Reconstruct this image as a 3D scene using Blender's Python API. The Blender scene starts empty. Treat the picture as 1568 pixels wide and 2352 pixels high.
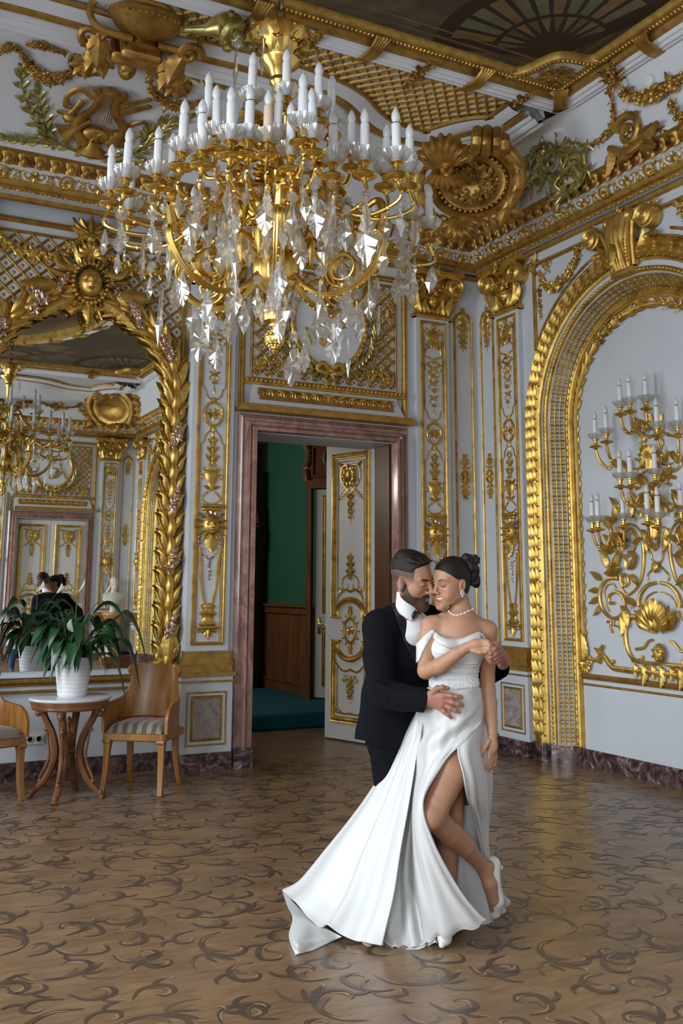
import bpy, math, random
import numpy as np
from math import pi, sin, cos, tan, radians as RD
from mathutils import Matrix, Vector
rnd = random.Random(7)
SC = bpy.context.scene
COL = SC.collection
# ---------------------------------------------------------------- camera
CAM = np.array([-6.1098, -8.5343, 1.55]); YAW, PIT, ROL = RD(27.277), RD(10.062), RD(.2657); FPX = 2235.5; PX0, PY0 = 784., 953.3
_f = np.array([sin(YAW)*cos(PIT), cos(YAW)*cos(PIT), sin(PIT)]); _r0 = np.array([cos(YAW), -sin(YAW), 0]); _u0 = np.cross(_r0, _f)
_r = _r0*cos(ROL)+_u0*sin(ROL); _u = -_r0*sin(ROL)+_u0*cos(ROL)
cd = bpy.data.cameras.new('camera'); co = bpy.data.objects.new('camera', cd); COL.objects.link(co); SC.camera = co
cd.sensor_fit = 'VERTICAL'; cd.sensor_height = 36; cd.lens = FPX/2352*36; cd.shift_y = -(1176-PY0)/2352; cd.clip_start = .05
co.matrix_world = Matrix(((_r[0], _u[0], -_f[0], CAM[0]), (_r[1], _u[1], -_f[1], CAM[1]), (_r[2], _u[2], -_f[2], CAM[2]), (0, 0, 0, 1)))
def ray(x, y): return _f+_r*(x-PX0)/FPX-_u*(y-PY0)/FPX
def DP(x, y, t): return CAM+ray(x, y)*t                       # point at depth t
def B(x, y, w=.15): d = ray(x, y); p = CAM+d*((-w-CAM[1])/d[1]); return (p[0], p[2])      # back wall (x, z)
def R(x, y, w=.15): d = ray(x, y); p = CAM+d*((-w-CAM[0])/d[0]); return (-p[1], p[2])     # right wall (u, z)
def FL(x, y, z=0): d = ray(x, y); p = CAM+d*((z-CAM[2])/d[2]); return p
# ---------------------------------------------------------------- light
SC.view_settings.view_transform = 'Standard'; SC.view_settings.look = 'None'; SC.view_settings.gamma = 1; SC.view_settings.exposure = -.22
W = bpy.data.worlds.new('world'); SC.world = W; W.use_nodes = True
wb = W.node_tree.nodes['Background']; wb.inputs[0].default_value = (.72, .84, 1, 1); wb.inputs[1].default_value = 1.0
def area(name, loc, rot, sx, sy, power, col):
    l = bpy.data.lights.new(name, 'AREA'); l.shape = 'RECTANGLE'; l.size = sx; l.size_y = sy; l.energy = power; l.color = col
    o = bpy.data.objects.new(name, l); COL.objects.link(o); o.location = loc; o.rotation_euler = rot; return o
XL, YF = -8.6, -13.4                  # left wall, front wall
WINY = (-2.44, -6.7, -10.96)
for y, p in zip(WINY, (200, 270, 430)):
    area('window_daylight', (XL-.14, y, 2.35), (0, -pi/2+RD(24), 0), 3.7, 1.7, p, (.87, .935, 1)).data.spread = RD(150)
area('corridor_fill', (-4.4, 3.2, 2.6), (0, RD(-70), 0), 1.2, 1.6, 170, (1, .93, .84))  # unseen lamp added to brighten the next room
# ---------------------------------------------------------------- mesh tools
class MB:
    def __init__(s): s.V = []; s.F = []; s.n = 0
    def add(s, V, F, M=None, mi=0):
        V = np.asarray(V, float).reshape(-1, 3)
        if M is not None: V = V@M[:3, :3].T+M[:3, 3]
        s.V.append(V)
        for f in (F if isinstance(F, list) else [F]):
            f = np.atleast_2d(np.asarray(f, int))
            if f.size: s.F.append((f+s.n, mi))
        s.n += len(V); return s
    def poly(s, pts, mi=0): return s.add(pts, np.arange(len(pts))[None], None, mi)
    def merge(s, o, M=None, mi=None):
        n0 = s.n; V = np.concatenate(o.V)
        if M is not None: V = V@M[:3, :3].T+M[:3, 3]
        s.V.append(V); s.n += len(V)
        for f, m in o.F: s.F.append((f+n0, m if mi is None else mi))
        return s
    def mesh(s, name, mats, smooth=True):
        me = bpy.data.meshes.new(name)
        V = np.concatenate(s.V); me.vertices.add(len(V)); me.vertices.foreach_set('co', V.ravel().astype(np.float32))
        idx = np.concatenate([f.ravel() for f, _ in s.F]); tot = np.concatenate([np.full(len(f), f.shape[1]) for f, _ in s.F])
        mi = np.concatenate([np.full(len(f), m) for f, m in s.F])
        me.loops.add(len(idx)); me.loops.foreach_set('vertex_index', idx.astype(np.int32))
        me.polygons.add(len(tot)); me.polygons.foreach_set('loop_start', (np.cumsum(tot)-tot).astype(np.int32))
        me.polygons.foreach_set('material_index', mi.astype(np.int32))
        for m in (mats if isinstance(mats, (list, tuple)) else [mats]): me.materials.append(m)
        me.update(calc_edges=True); me.validate()
        me.polygons.foreach_set('use_smooth', np.full(len(me.polygons), bool(smooth)))
        if smooth:
            me.set_sharp_from_angle(angle=smooth if smooth is not True else RD(42))
        return me
    def obj(s, name, mats, parent=None, loc=None, smooth=True):
        o = bpy.data.objects.new(name, s.mesh(name, mats, smooth)); COL.objects.link(o)
        if parent is not None: o.parent = parent
        if loc is not None: o.location = loc
        return o
def tag(o, label=None, cat=None, group=None, kind=None):
    for k, v in (('label', label), ('category', cat), ('group', group), ('kind', kind)):
        if v: o[k] = v
    return o
def thing(name, label, cat, loc=(0, 0, 0), rz=0, group=None):
    o = bpy.data.objects.new(name, None); COL.objects.link(o); o.location = loc; o.rotation_euler = (0, 0, rz); o.empty_display_size = .1
    return tag(o, label, cat, group)
def dup(o, parent=None, deep=True):
    c = o.copy(); COL.objects.link(c)
    if parent is not None: c.parent = parent
    for k in list(o.children):
        if deep: dup(k, c)
    return c
def mat4(p=(0, 0, 0), s=1, rz=0, rx=0, ry=0):
    m = Matrix.Translation(p)@Matrix.Rotation(rz, 4, 'Z')@Matrix.Rotation(ry, 4, 'Y')@Matrix.Rotation(rx, 4, 'X')
    s = (s, s, s) if np.isscalar(s) else s
    return np.array(m)@np.diag([*s, 1])
def basis(p, x, y, z):
    m = np.eye(4); m[:3, 0] = x; m[:3, 1] = y; m[:3, 2] = z; m[:3, 3] = p; return m
def align(p, d, s=1, up=(0, 0, 1)):          # local z along d
    d = np.array(d, float); d /= np.linalg.norm(d); u = np.array(up, float)
    if abs(d@u) > .98: u = np.array([1., 0, 0])
    x = np.cross(u, d); x /= np.linalg.norm(x); y = np.cross(d, x); s = (s, s, s) if np.isscalar(s) else s
    return basis(p, x*s[0], y*s[1], d*s[2])
# wall frames: local (u, v, w) = along, up, out of the wall
WB = basis((0, 0, 0), (1, 0, 0), (0, 0, 1), (0, -1, 0)); WR = basis((0, 0, 0), (0, -1, 0), (0, 0, 1), (-1, 0, 0))
WF = basis((0, YF, 0), (-1, 0, 0), (0, 0, 1), (0, 1, 0)); WL = basis((XL, 0, 0), (0, 1, 0), (0, 0, 1), (1, 0, 0))
def gF(nu, nv, cu=False, cv=False):
    i, j = np.meshgrid(np.arange(nu if cu else nu-1), np.arange(nv if cv else nv-1), indexing='ij'); i = i.ravel(); j = j.ravel()
    a = i*nv+j; b = ((i+1) % nu)*nv+j; c = ((i+1) % nu)*nv+(j+1) % nv; d = i*nv+(j+1) % nv
    return np.stack([a, b, c, d], 1)
def grid(fn, nu, nv, cu=False, cv=False):
    V = np.array([[fn(i/(nu if cu else nu-1), j/(nv if cv else nv-1)) for j in range(nv)] for i in range(nu)], float)
    return V.reshape(-1, 3), gF(nu, nv, cu, cv)
def sph(nu=8, nv=5):
    t = (np.arange(nv)+.0)/(nv-1)*pi; t[0] = .04; t[-1] = pi-.04; a = np.arange(nu)/nu*2*pi
    V = np.stack([np.outer(np.cos(a), np.sin(t)), np.outer(np.sin(a), np.sin(t)), np.outer(np.ones(nu), np.cos(t))], -1).reshape(-1, 3)
    return V, gF(nu, nv, True, False)[:, ::-1]
SPH = sph(); SPH2 = sph(16, 10)
def box(mb, c, s, M=None, mi=0, bev=0):
    x, y, z = np.array(s)/2.
    if not bev:
        V = np.array([[a*x, b*y, d*z] for a in (-1, 1) for b in (-1, 1) for d in (-1, 1)])+c
        F = [[0, 1, 3, 2], [4, 6, 7, 5], [0, 4, 5, 1], [2, 3, 7, 6], [0, 2, 6, 4], [1, 5, 7, 3]]
        return mb.add(V, F, M, mi)
    b = bev; pts = [(-x+b, -y), (x-b, -y), (x, -y+b), (x, y-b), (x-b, y), (-x+b, y), (-x, y-b), (-x, -y+b)]
    pin = [(p[0]*(1-b/x), p[1]*(1-b/y)) for p in pts]
    V = [(*p, -z) for p in pin]+[(*p, -z+b) for p in pts]+[(*p, z-b) for p in pts]+[(*p, z) for p in pin]
    F = gF(4, 8, False, True)[:, ::-1]
    mb.add(np.array(V)+c, [F, np.arange(8)[None, ::-1], np.arange(24, 32)[None]], M, mi)
def lathe(mb, prof, n=16, M=None, mi=0, cap=True, flute=None):     # prof: (r, z); flute(a, k)->multiplier
    P = np.array(prof, float); a = np.arange(n)/n*2*pi
    V = np.array([[(r*(flute(t, k) if flute else 1)*cos(t), r*(flute(t, k) if flute else 1)*sin(t), z) for k, (r, z) in enumerate(P)] for t in a]).reshape(-1, 3)
    F = [gF(n, len(P), True, False)]
    if cap:
        if P[0][0] > 1e-4: F.append(np.array([[i*len(P) for i in range(n)]])[:, ::-1])
        if P[-1][0] > 1e-4: F.append(np.array([[i*len(P)+len(P)-1 for i in range(n)]]))
    return mb.add(V, F, M, mi)
def smooth_path(pts, n, closed=False):          # Catmull-Rom resample
    P = np.array(pts, float); m = len(P); out = []
    for t in np.linspace(0, m if closed else m-1, n, endpoint=not closed):
        i = int(min(t, m-1 if closed else m-2)); f = t-i
        g = lambda k: P[k % m] if closed else P[min(max(k, 0), m-1)]
        a, b, c, d = g(i-1), g(i), g(i+1), g(i+2)
        out.append(.5*(2*b+(c-a)*f+(2*a-5*b+4*c-d)*f*f+(3*b-a-3*c+d)*f**3))
    return np.array(out)
def even(path, n):                            # equal spacing along a polyline
    P = np.array([q[:2] for q in path], float); L = np.r_[0, np.cumsum(np.linalg.norm(np.diff(P, axis=0), axis=1))]; t = np.linspace(0, L[-1], n)
    return np.c_[np.interp(t, L, P[:, 0]), np.interp(t, L, P[:, 1])]
def tube(mb, path, rad, n=8, M=None, mi=0, flat=1., closed=False, up=(0, 0, 1), cap=True):   # round bar; flat squeezes it along up
    P = np.array(path, float); m = len(P); r = np.broadcast_to(np.asarray(rad, float), (m,)) if np.ndim(rad) < 2 else rad
    T = np.gradient(P, axis=0) if not closed else np.roll(P, -1, 0)-np.roll(P, 1, 0)
    T /= np.linalg.norm(T, axis=1)[:, None]+1e-12
    u = np.array(up, float); N = np.cross(T, u); L = np.linalg.norm(N, axis=1)[:, None]
    N = np.where(L < 1e-3, np.array([1., 0, 0]), N/(L+1e-12)); U = np.cross(N, T)
    a = np.arange(n)/n*2*pi
    V = P[:, None]+(N[:, None]*np.cos(a)[None, :, None]+U[:, None]*np.sin(a)[None, :, None]*flat)*np.asarray(r)[:, None, None]
    F = [gF(m, n, closed, True)[:, ::-1]]
    if cap and not closed: F += [np.arange(n)[None], np.arange((m-1)*n, m*n)[None, ::-1]]
    return mb.add(V.reshape(-1, 3), F, M, mi)
def mould(mb, path, prof, M=None, mi=0, closed=False):   # path in (u, v); prof (d, w): d to the left of travel
    P = np.array(path, float)[:, :2]; m = len(P); pr = np.array(prof, float)
    if closed: A = P-np.roll(P, 1, 0); Bv = np.roll(P, -1, 0)-P
    else: d = np.diff(P, axis=0); A = np.vstack([d[:1], d]); Bv = np.vstack([d, d[-1:]])
    A = A/(np.linalg.norm(A, axis=1)[:, None]+1e-9); Bv = Bv/(np.linalg.norm(Bv, axis=1)[:, None]+1e-9)
    nA = np.stack([-A[:, 1], A[:, 0]], 1); nB = np.stack([-Bv[:, 1], Bv[:, 0]], 1); n = nA+nB
    n /= np.maximum((n*nA).sum(1), .3)[:, None]
    V = np.zeros((m, len(pr), 3)); V[:, :, :2] = P[:, None]+n[:, None]*pr[None, :, :1]; V[:, :, 2] = pr[None, :, 1]
    return mb.add(V.reshape(-1, 3), gF(m, len(pr), closed, False)[:, ::-1], M, mi)
def hr(w, h=None, n=6, w0=0): h = w/2 if h is None else h; return [(-w/2*cos(pi*i/n), w0+h*sin(pi*i/n)) for i in range(n+1)]   # half round
def step(w, h, w0=0):                           # stepped frame section: bead, hollow, raised band
    return [(-w/2, w0), (-w/2, w0+h*.55), (-w*.38, w0+h*.75), (-w*.26, w0+h*.62), (-w*.2, w0+h*.5), (-w*.1, w0+h*.9), (w*.1, w0+h), (w*.25, w0+h*.85), (w*.3, w0+h*.6), (w*.42, w0+h*.6), (w/2, w0+h*.4), (w/2, w0)]
def rect(u0, v0, u1, v1): return [(u0, v0), (u1, v0), (u1, v1), (u0, v1)]
def arc(c, r, a0, a1, n=24): return [(c[0]+r*cos(a0+(a1-a0)*i/n), c[1]+r*sin(a0+(a1-a0)*i/n)) for i in range(n+1)]
# ---------------------------------------------------------------- carved ornament (all in u, v, w; w is out of the wall)
def _leaf(n=9, m=5, lob=.3, k=4):
    V = []
    for i in range(n):
        t = i/(n-1); wd = (sin(pi*(t**.75)*.97+.03)**.8)*(1-lob+lob*abs(sin(k*pi*t+.6)))*.5
        for j in range(m):
            s = j/(m-1)*2-1; V.append((t, s*wd, .32*(1-abs(s))**.8*(1-t*.5)+.12*sin(pi*t)+.35*t*t*t-.1*t))
    return np.array(V), gF(n, m)
LEAF = _leaf(); LEAFS = _leaf(7, 3, .1, 2); ACAN = _leaf(13, 7, .27, 5)
def leaf(mb, p, a, L, w=.45, h=.5, M=None, T=LEAF, w0=0., mi=0):   # a: direction in wall plane
    c, s = cos(a), sin(a); m = basis((p[0], p[1], (p[2] if len(p) > 2 else 0)+w0), (L*c, L*s, 0), (-L*w*s, L*w*c, 0), (0, 0, L*h))
    return mb.add(*T, m if M is None else M@m, mi)
def ball(mb, p, r, M=None, T=SPH, mi=0, s=(1, 1, 1)):
    m = basis(p, (r*s[0], 0, 0), (0, r*s[1], 0), (0, 0, r*s[2])); return mb.add(*T, m if M is None else M@m, mi)
def flower(mb, p, r, M=None, k=6, h=.5, a0=None, mi=0):
    a0 = rnd.random()*6 if a0 is None else a0
    for i in range(k): leaf(mb, p, a0+i*2*pi/k, r, .62, h, M, LEAFS, 0, mi)
    ball(mb, (p[0], p[1], p[2]+r*.18), r*.3, M, SPH, mi)
def spiral(c, r0, r1, a0, turns, n=40, w=0., w1=None):   # r0 outside -> r1 inside
    t = np.linspace(0, 1, n); a = a0+turns*2*pi*t; r = r0+(r1-r0)*t**.8
    return np.stack([c[0]+r*np.cos(a), c[1]+r*np.sin(a), w+((w if w1 is None else w1)-w)*t], 1)
def bar(mb, pts, w0, w1=None, M=None, flat=.7, n=8, res=0, lift=.4, mi=0):   # carved strap following pts (u, v)
    P = np.array([(*p[:2], p[2] if len(p) > 2 else 0) for p in pts], float)
    if res: P = smooth_path(P, res)
    r = np.linspace(w0, w0 if w1 is None else w1, len(P)); P[:, 2] += r*lift
    return tube(mb, P, r, n, M, mi, flat)
def scroll(mb, c, r, a0, turns, th, M=None, leaves=5, eye=True, mi=0, w=0.):   # leafy volute
    P = spiral(c, r, r*.18, a0, turns, int(18+22*abs(turns))); P[:, 2] = w+th*.5; rr = np.linspace(th, th*.55, len(P))
    tube(mb, P, rr, 7, M, mi, .8)
    if eye: flower(mb, (c[0], c[1], w+th*.6), r*.3, M, 6, .6, None, mi)
    for i in range(leaves):
        k = int(i/max(leaves, 1)*len(P)*.55); d = P[k+1]-P[k]; a = math.atan2(d[1], d[0])
        leaf(mb, P[k], a-np.sign(turns)*.55, r*.62, .5, .5, M, LEAF, 0, mi)
def strand(mb, pts, r, M=None, n=60, mi=0, w=.0, leafy=.35):   # garland of fruit, flowers and leaves
    P = smooth_path([(*p[:2], p[2] if len(p) > 2 else 0) for p in pts], n)
    for i, p in enumerate(P):
        sw = r*(np.interp(i/(n-1), [0, .5, 1], [.55, 1, .55]))
        for _ in range(2):
            a = rnd.uniform(-pi, pi); q = (p[0]+cos(a)*sw*.7*rnd.random(), p[1]+sin(a)*sw*.7*rnd.random(), p[2]+w+sw*rnd.uniform(.1, .7)); x = rnd.random()
            if x < leafy: leaf(mb, q, rnd.uniform(-pi, pi), sw*1.15, .5, .5, M, LEAFS, 0, mi)
            elif x < .78: ball(mb, q, sw*rnd.uniform(.25, .5), M, SPH, mi)
            else: flower(mb, q, sw*.75, M, 5, .6, None, mi)
def sprig(mb, pts, L, M=None, n=14, w=.0, mi=0, berries=False, wd=.38, th=.012):   # laurel branch: leaves in pairs along a stem
    P = smooth_path([(*p[:2], p[2] if len(p) > 2 else 0) for p in pts], n+1); P[:, 2] += w
    tube(mb, P, np.linspace(th, th*.5, n+1), 6, M, mi)
    for i in range(n):
        d = P[min(i+1, n)]-P[max(i-1, 0)]; a = math.atan2(d[1], d[0]); l = L*np.interp(i/n, [0, .3, 1], [.8, 1, .75])
        for s in (-1, 1): leaf(mb, (P[i][0], P[i][1], P[i][2]+.004), a+s*rnd.uniform(.5, .85), l*rnd.uniform(.85, 1.1), wd, .35, M, LEAFS, 0, mi)
        if berries and i % 3 == 1: ball(mb, (P[i][0]+rnd.uniform(-1, 1)*L*.4, P[i][1]+rnd.uniform(-1, 1)*L*.4, P[i][2]+.02), L*.13, M, SPH, mi)
    leaf(mb, P[-1], math.atan2(d[1], d[0]), L, wd, .3, M, LEAFS, 0, mi)
def shell(mb, p, r, a0=0., a1=pi, M=None, k=9, h=.4, mi=0, flare=1.15):   # ribbed fan
    def fn(s, t):
        a = a0+(a1-a0)*s; rr = r*(.12+.88*t)*(1+.06*(cos(2*pi*k*s)*-1)*t)
        return (p[0]+rr*cos(a), p[1]+rr*sin(a)*flare, p[2]+r*h*(sin(pi*t*.75)+.22*t*(1-cos(2*pi*k*s))*.5+.1))
    mb.add(*grid(fn, k*6+1, 8), M, mi)
def bow(mb, p, r, M=None, mi=0):
    for s in (-1, 1):
        tube(mb, smooth_path([(p[0], p[1], p[2]), (p[0]+s*r*.6, p[1]+r*.5, p[2]+r*.3), (p[0]+s*r, p[1]+r*.1, p[2]+r*.15), (p[0]+s*r*.5, p[1]-r*.15, p[2]+r*.25), (p[0], p[1], p[2])], 18), r*.17, 6, M, mi, .4)
        tube(mb, smooth_path([(p[0], p[1], p[2]), (p[0]+s*r*.4, p[1]-r*.5, p[2]+r*.1), (p[0]+s*r*.25, p[1]-r*.9, p[2]+r*.2), (p[0]+s*r*.7, p[1]-r*1.4, p[2])], 14), r*.13, 6, M, mi, .4)
    ball(mb, (p[0], p[1], p[2]+r*.2), r*.24, M, SPH, mi)
def mask(mb, p, r, M=None, mi=0):    # carved face in relief
    n, m = 25, 21
    def fn(i, j):
        v = (i-.5)*2; u = (j-.5)*2; wv = math.sqrt(max(0, 1-v*v))*.78+.02; x = u*wv; y = v
        z = .75*math.sqrt(max(0, 1-(u*.97)**2))*math.sqrt(max(.02, 1-v*v*.9))
        g = lambda cx, cy, sx, sy: math.exp(-((x-cx)/sx)**2-((y-cy)/sy)**2)
        z += .3*g(0, -.06, .1, .2)+.12*g(0, -.18, .18, .09)-.2*g(.29, .08, .16, .09)-.2*g(-.29, .08, .16, .09)+.12*g(.28, .24, .2, .07)+.12*g(-.28, .24, .2, .07)+.07*g(0, -.42, .2, .06)-.08*g(0, -.5, .2, .04)+.1*g(0, -.75, .2, .12)
        return (p[0]+x*r, p[1]+y*r, p[2]+z*r)
    mb.add(*grid(fn, n, m), M, mi)
def pearls(mb, path, r, gap, M=None, mi=0, T=SPH, s=(1, 1, 1), closed=False, w=0.):   # row of beads along (u, v) path
    P = np.array([(*q[:2], q[2] if len(q) > 2 else 0) for q in path], float)
    if closed: P = np.vstack([P, P[:1]])
    L = np.r_[0, np.cumsum(np.linalg.norm(np.diff(P, axis=0), axis=1))]; n = max(1, int(L[-1]/gap))
    for k in range(n):
        d = (k+.5)*L[-1]/n; q = [np.interp(d, L, P[:, c]) for c in range(3)]; i = min(np.searchsorted(L, d), len(P)-1)
        t = P[i]-P[i-1]; t /= np.linalg.norm(t)+1e-9
        m = basis((q[0], q[1], q[2]+w), (t[0]*r*s[0], t[1]*r*s[0], 0), (-t[1]*r*s[1], t[0]*r*s[1], 0), (0, 0, r*s[2])); mb.add(*T, m if M is None else M@m, mi)
def trellis(mb, inside, box_, pitch, M=None, w=0., th=.011, stars=True, ang=pi/4, mi=0, sq=False):   # gilt diagonal lattice with a star in each cell
    u0, v0, u1, v1 = box_; c = ((u0+u1)/2, (v0+v1)/2); Rr = math.hypot(u1-u0, v1-v0)/2; N = int(Rr/pitch)+1; prof = hr(th, th*.8, 4, w)
    for k in (0, 1):
        a = ang+k*pi/2; d = (cos(a), sin(a)); nn = (-d[1], d[0])
        for i in range(-N, N+1):
            run = []
            for t in np.arange(-Rr, Rr, pitch/4):
                q = (c[0]+d[0]*t+nn[0]*i*pitch, c[1]+d[1]*t+nn[1]*i*pitch); ok = u0 <= q[0] <= u1 and v0 <= q[1] <= v1 and inside(*q)
                if ok: run.append(q)
                if (not ok or t+pitch/4 >= Rr) and len(run) > 1: mould(mb, [run[0], run[-1]], prof, M, mi); run = []
                elif not ok: run = []
    d = (cos(ang), sin(ang))
    for i in range(-N, N+1):
        for j in range(-N, N+1):
            x = (i+.5)*pitch; y = (j+.5)*pitch; q = (c[0]+d[0]*x-d[1]*y, c[1]+d[1]*x+d[0]*y)
            if stars and u0+.03 < q[0] < u1-.03 and v0+.03 < q[1] < v1-.03 and inside(*q): star(mb, (*q, w), pitch*.24, M, mi)
def star(mb, p, r, M=None, mi=0):
    V = [(p[0], p[1], p[2]+r*.5)]+[(p[0]+(r if i % 2 else r*.5)*cos(i*pi/5), p[1]+(r if i % 2 else r*.5)*sin(i*pi/5), p[2]) for i in range(10)]
    mb.add(V, [[0, 1+i, 1+(i+1) % 10] for i in range(10)], M, mi)
# ---------------------------------------------------------------- materials
def mat(name, col=(.8, .8, .8), rough=.5, metal=0., spec=.5, **k):
    m = bpy.data.materials.new(name); m.use_nodes = True; b = m.node_tree.nodes['Principled BSDF']
    b.inputs['Base Color'].default_value = (*col, 1); b.inputs['Roughness'].default_value = rough; b.inputs['Metallic'].default_value = metal; b.inputs['Specular IOR Level'].default_value = spec
    for a, v in k.items(): b.inputs[a.replace('_', ' ')].default_value = v
    return m
def nd(m, t, **k):
    n = m.node_tree.nodes.new(t)
    for a, v in k.items():
        if a[0] == 'i' and a[1:].isdigit(): n.inputs[int(a[1:])].default_value = v
        else: setattr(n, a, v)
    return n
def ln(m, a, b): m.node_tree.links.new(a, b)
def ramp(m, fac, stops):
    r = nd(m, 'ShaderNodeValToRGB'); e = r.color_ramp.elements
    while len(e) < len(stops): e.new(.5)
    for i, (p, c) in enumerate(stops): e[i].position = p; e[i].color = (*c, 1)
    ln(m, fac, r.inputs[0]); return r.outputs[0]
def coord(m, scale=(1, 1, 1), rot=(0, 0, 0)):
    t = nd(m, 'ShaderNodeTexCoord'); p = nd(m, 'ShaderNodeMapping'); p.inputs['Scale'].default_value = scale; p.inputs['Rotation'].default_value = rot
    ln(m, t.outputs['Object'], p.inputs[0]); return p.outputs[0]
def noise(m, vec, scale, detail=4, rough=.55, dist=0.):
    n = nd(m, 'ShaderNodeTexNoise'); n.inputs['Scale'].default_value = scale; n.inputs['Detail'].default_value = detail; n.inputs['Roughness'].default_value = rough; n.inputs['Distortion'].default_value = dist
    ln(m, vec, n.inputs['Vector']); return n.outputs[0]
def bump(m, h, s, d=.01):
    b = nd(m, 'ShaderNodeBump'); b.inputs['Strength'].default_value = s; b.inputs['Distance'].default_value = d; ln(m, h, b.inputs['Height']); ln(m, b.outputs[0], m.node_tree.nodes['Principled BSDF'].inputs['Normal'])
def basecol(m, out): ln(m, out, m.node_tree.nodes['Principled BSDF'].inputs['Base Color'])
def tex(name, stops, scale, rough=.4, metal=0., vs=(1, 1, 1), detail=5, dist=0., bmp=0., spec=.5, bd=.005, nr=.55):
    m = mat(name, stops[0][1], rough, metal, spec); n = noise(m, coord(m, vs), scale, detail, nr, dist); basecol(m, ramp(m, n, stops))
    if bmp: bump(m, n, bmp, bd)
    return m
GOLD = tex('gilding', [(.3, (.38, .22, .045)), (.5, (.64, .41, .095)), (.75, (.8, .56, .17))], 9, .38, .8, bmp=.25, bd=.004)
GOLDM = tex('matt_gilding', [(.3, (.34, .19, .04)), (.6, (.52, .32, .08))], 14, .48, .74)
GOLDA = tex('aged_gilding', [(.3, (.24, .12, .026)), (.55, (.47, .27, .065)), (.8, (.66, .42, .12))], 7, .42, .76, bmp=.3, bd=.005)
GOLDG = tex('green_gilding', [(.3, (.33, .27, .06)), (.7, (.62, .55, .24))], 12, .33, .85)
GOLDP = tex('pink_gilding', [(.3, (.42, .26, .16)), (.7, (.75, .56, .42))], 16, .3, .85)
BRASS = mat('gilt_bronze', (.74, .5, .13), .28, 1.)
WHITE = tex('grey_white_paint', [(.3, (.585, .62, .665)), (.7, (.64, .675, .715))], 1.3, .55)
WHITER = mat('white_stucco', (.70, .725, .765), .5)
DOORW = mat('ivory_door_paint', (.66, .66, .63), .42)
MARP = tex('pink_marble', [(.2, (.1, .055, .05)), (.4, (.25, .13, .11)), (.58, (.4, .23, .19)), (.8, (.55, .4, .35))], 5, .18, detail=9, dist=1.6, vs=(1, 1, .5), nr=.68)
MARD = tex('dark_marble', [(.36, (.02, .014, .014)), (.5, (.09, .05, .05)), (.58, (.18, .11, .11)), (.68, (.42, .34, .34))], 7, .14, detail=8, dist=2., nr=.65)
MARG = tex('grey_pink_marble', [(.3, (.2, .16, .15)), (.5, (.36, .3, .29)), (.7, (.5, .44, .43))], 8, .2, detail=8, dist=1.4, nr=.65)
# ================================================================ SHELL
def wob(mb, name, mats, parent, smooth=True):       # mesh given in world coordinates under a placed Empty
    o = mb.obj(name, mats, parent, None, smooth); o.matrix_parent_inverse = parent.matrix_basis.inverted(); return o
def S(mb, name, mats, smooth=True): return tag(mb.obj(name, mats, None, None, smooth), kind='structure')
CX, CZ = -4.29, 5.92                      # middle of the back wall, flat of the ceiling
PIL = (-.745, -3.132, -5.448, -7.835); DOORC = (-1.96, -6.62); DO = (.76, 2.98, .92, 3.19)    # half opening, height, half frame, frame height
ARC = (2.44, 6.7, 10.96); SPR = 3.08
def slab(mb, u0, u1, v0, v1, w0, w1, M, mi=0): return box(mb, ((u0+u1)/2, (v0+v1)/2, (w0+w1)/2), (u1-u0, v1-v0, w1-w0), M, mi)
def stilt(c, r, n=28, z0=0.): return [(c-r, z0)]+[(c-r*cos(pi*i/n), SPR+r*sin(pi*i/n)) for i in range(n+1)]+[(c+r, z0)]
def bays(mb, M, sgn, door_holes):         # back / front wall: raised bays, recessed mirror bay, door openings
    e = [-XL, 0] if sgn < 0 else [0, XL]
    q = lambda x: x*(-sgn)
    def sl(x0, x1, *a): x0, x1 = sorted((q(x0), q(x1))); slab(mb, x0, x1, *a, M)
    sl(-3.33, -5.25, 0, 5.3, -.35, 0)
    for a, b in ((0, DOORC[0]+DO[2]-.02), (DOORC[0]-DO[2]+.02, -3.33), (-5.25, DOORC[1]+DO[2]-.02), (DOORC[1]-DO[2]+.02, XL)): sl(a, b, 0, 5.3, -.35, .15)
    for c, hole in zip(DOORC, door_holes):
        sl(c-DO[2]+.02, c+DO[2]-.02, DO[1], 5.3, -.35, .15)
        if not hole: sl(c-DO[2]+.02, c+DO[2]-.02, 0, DO[1], -.35, 0.)
mb = MB(); bays(mb, WB, -1, (1, 0)); S(mb, 'wall_back', WHITE, False)
mb = MB(); bays(mb, WF, 1, (0, 0)); S(mb, 'wall_front', WHITE, False)
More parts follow.
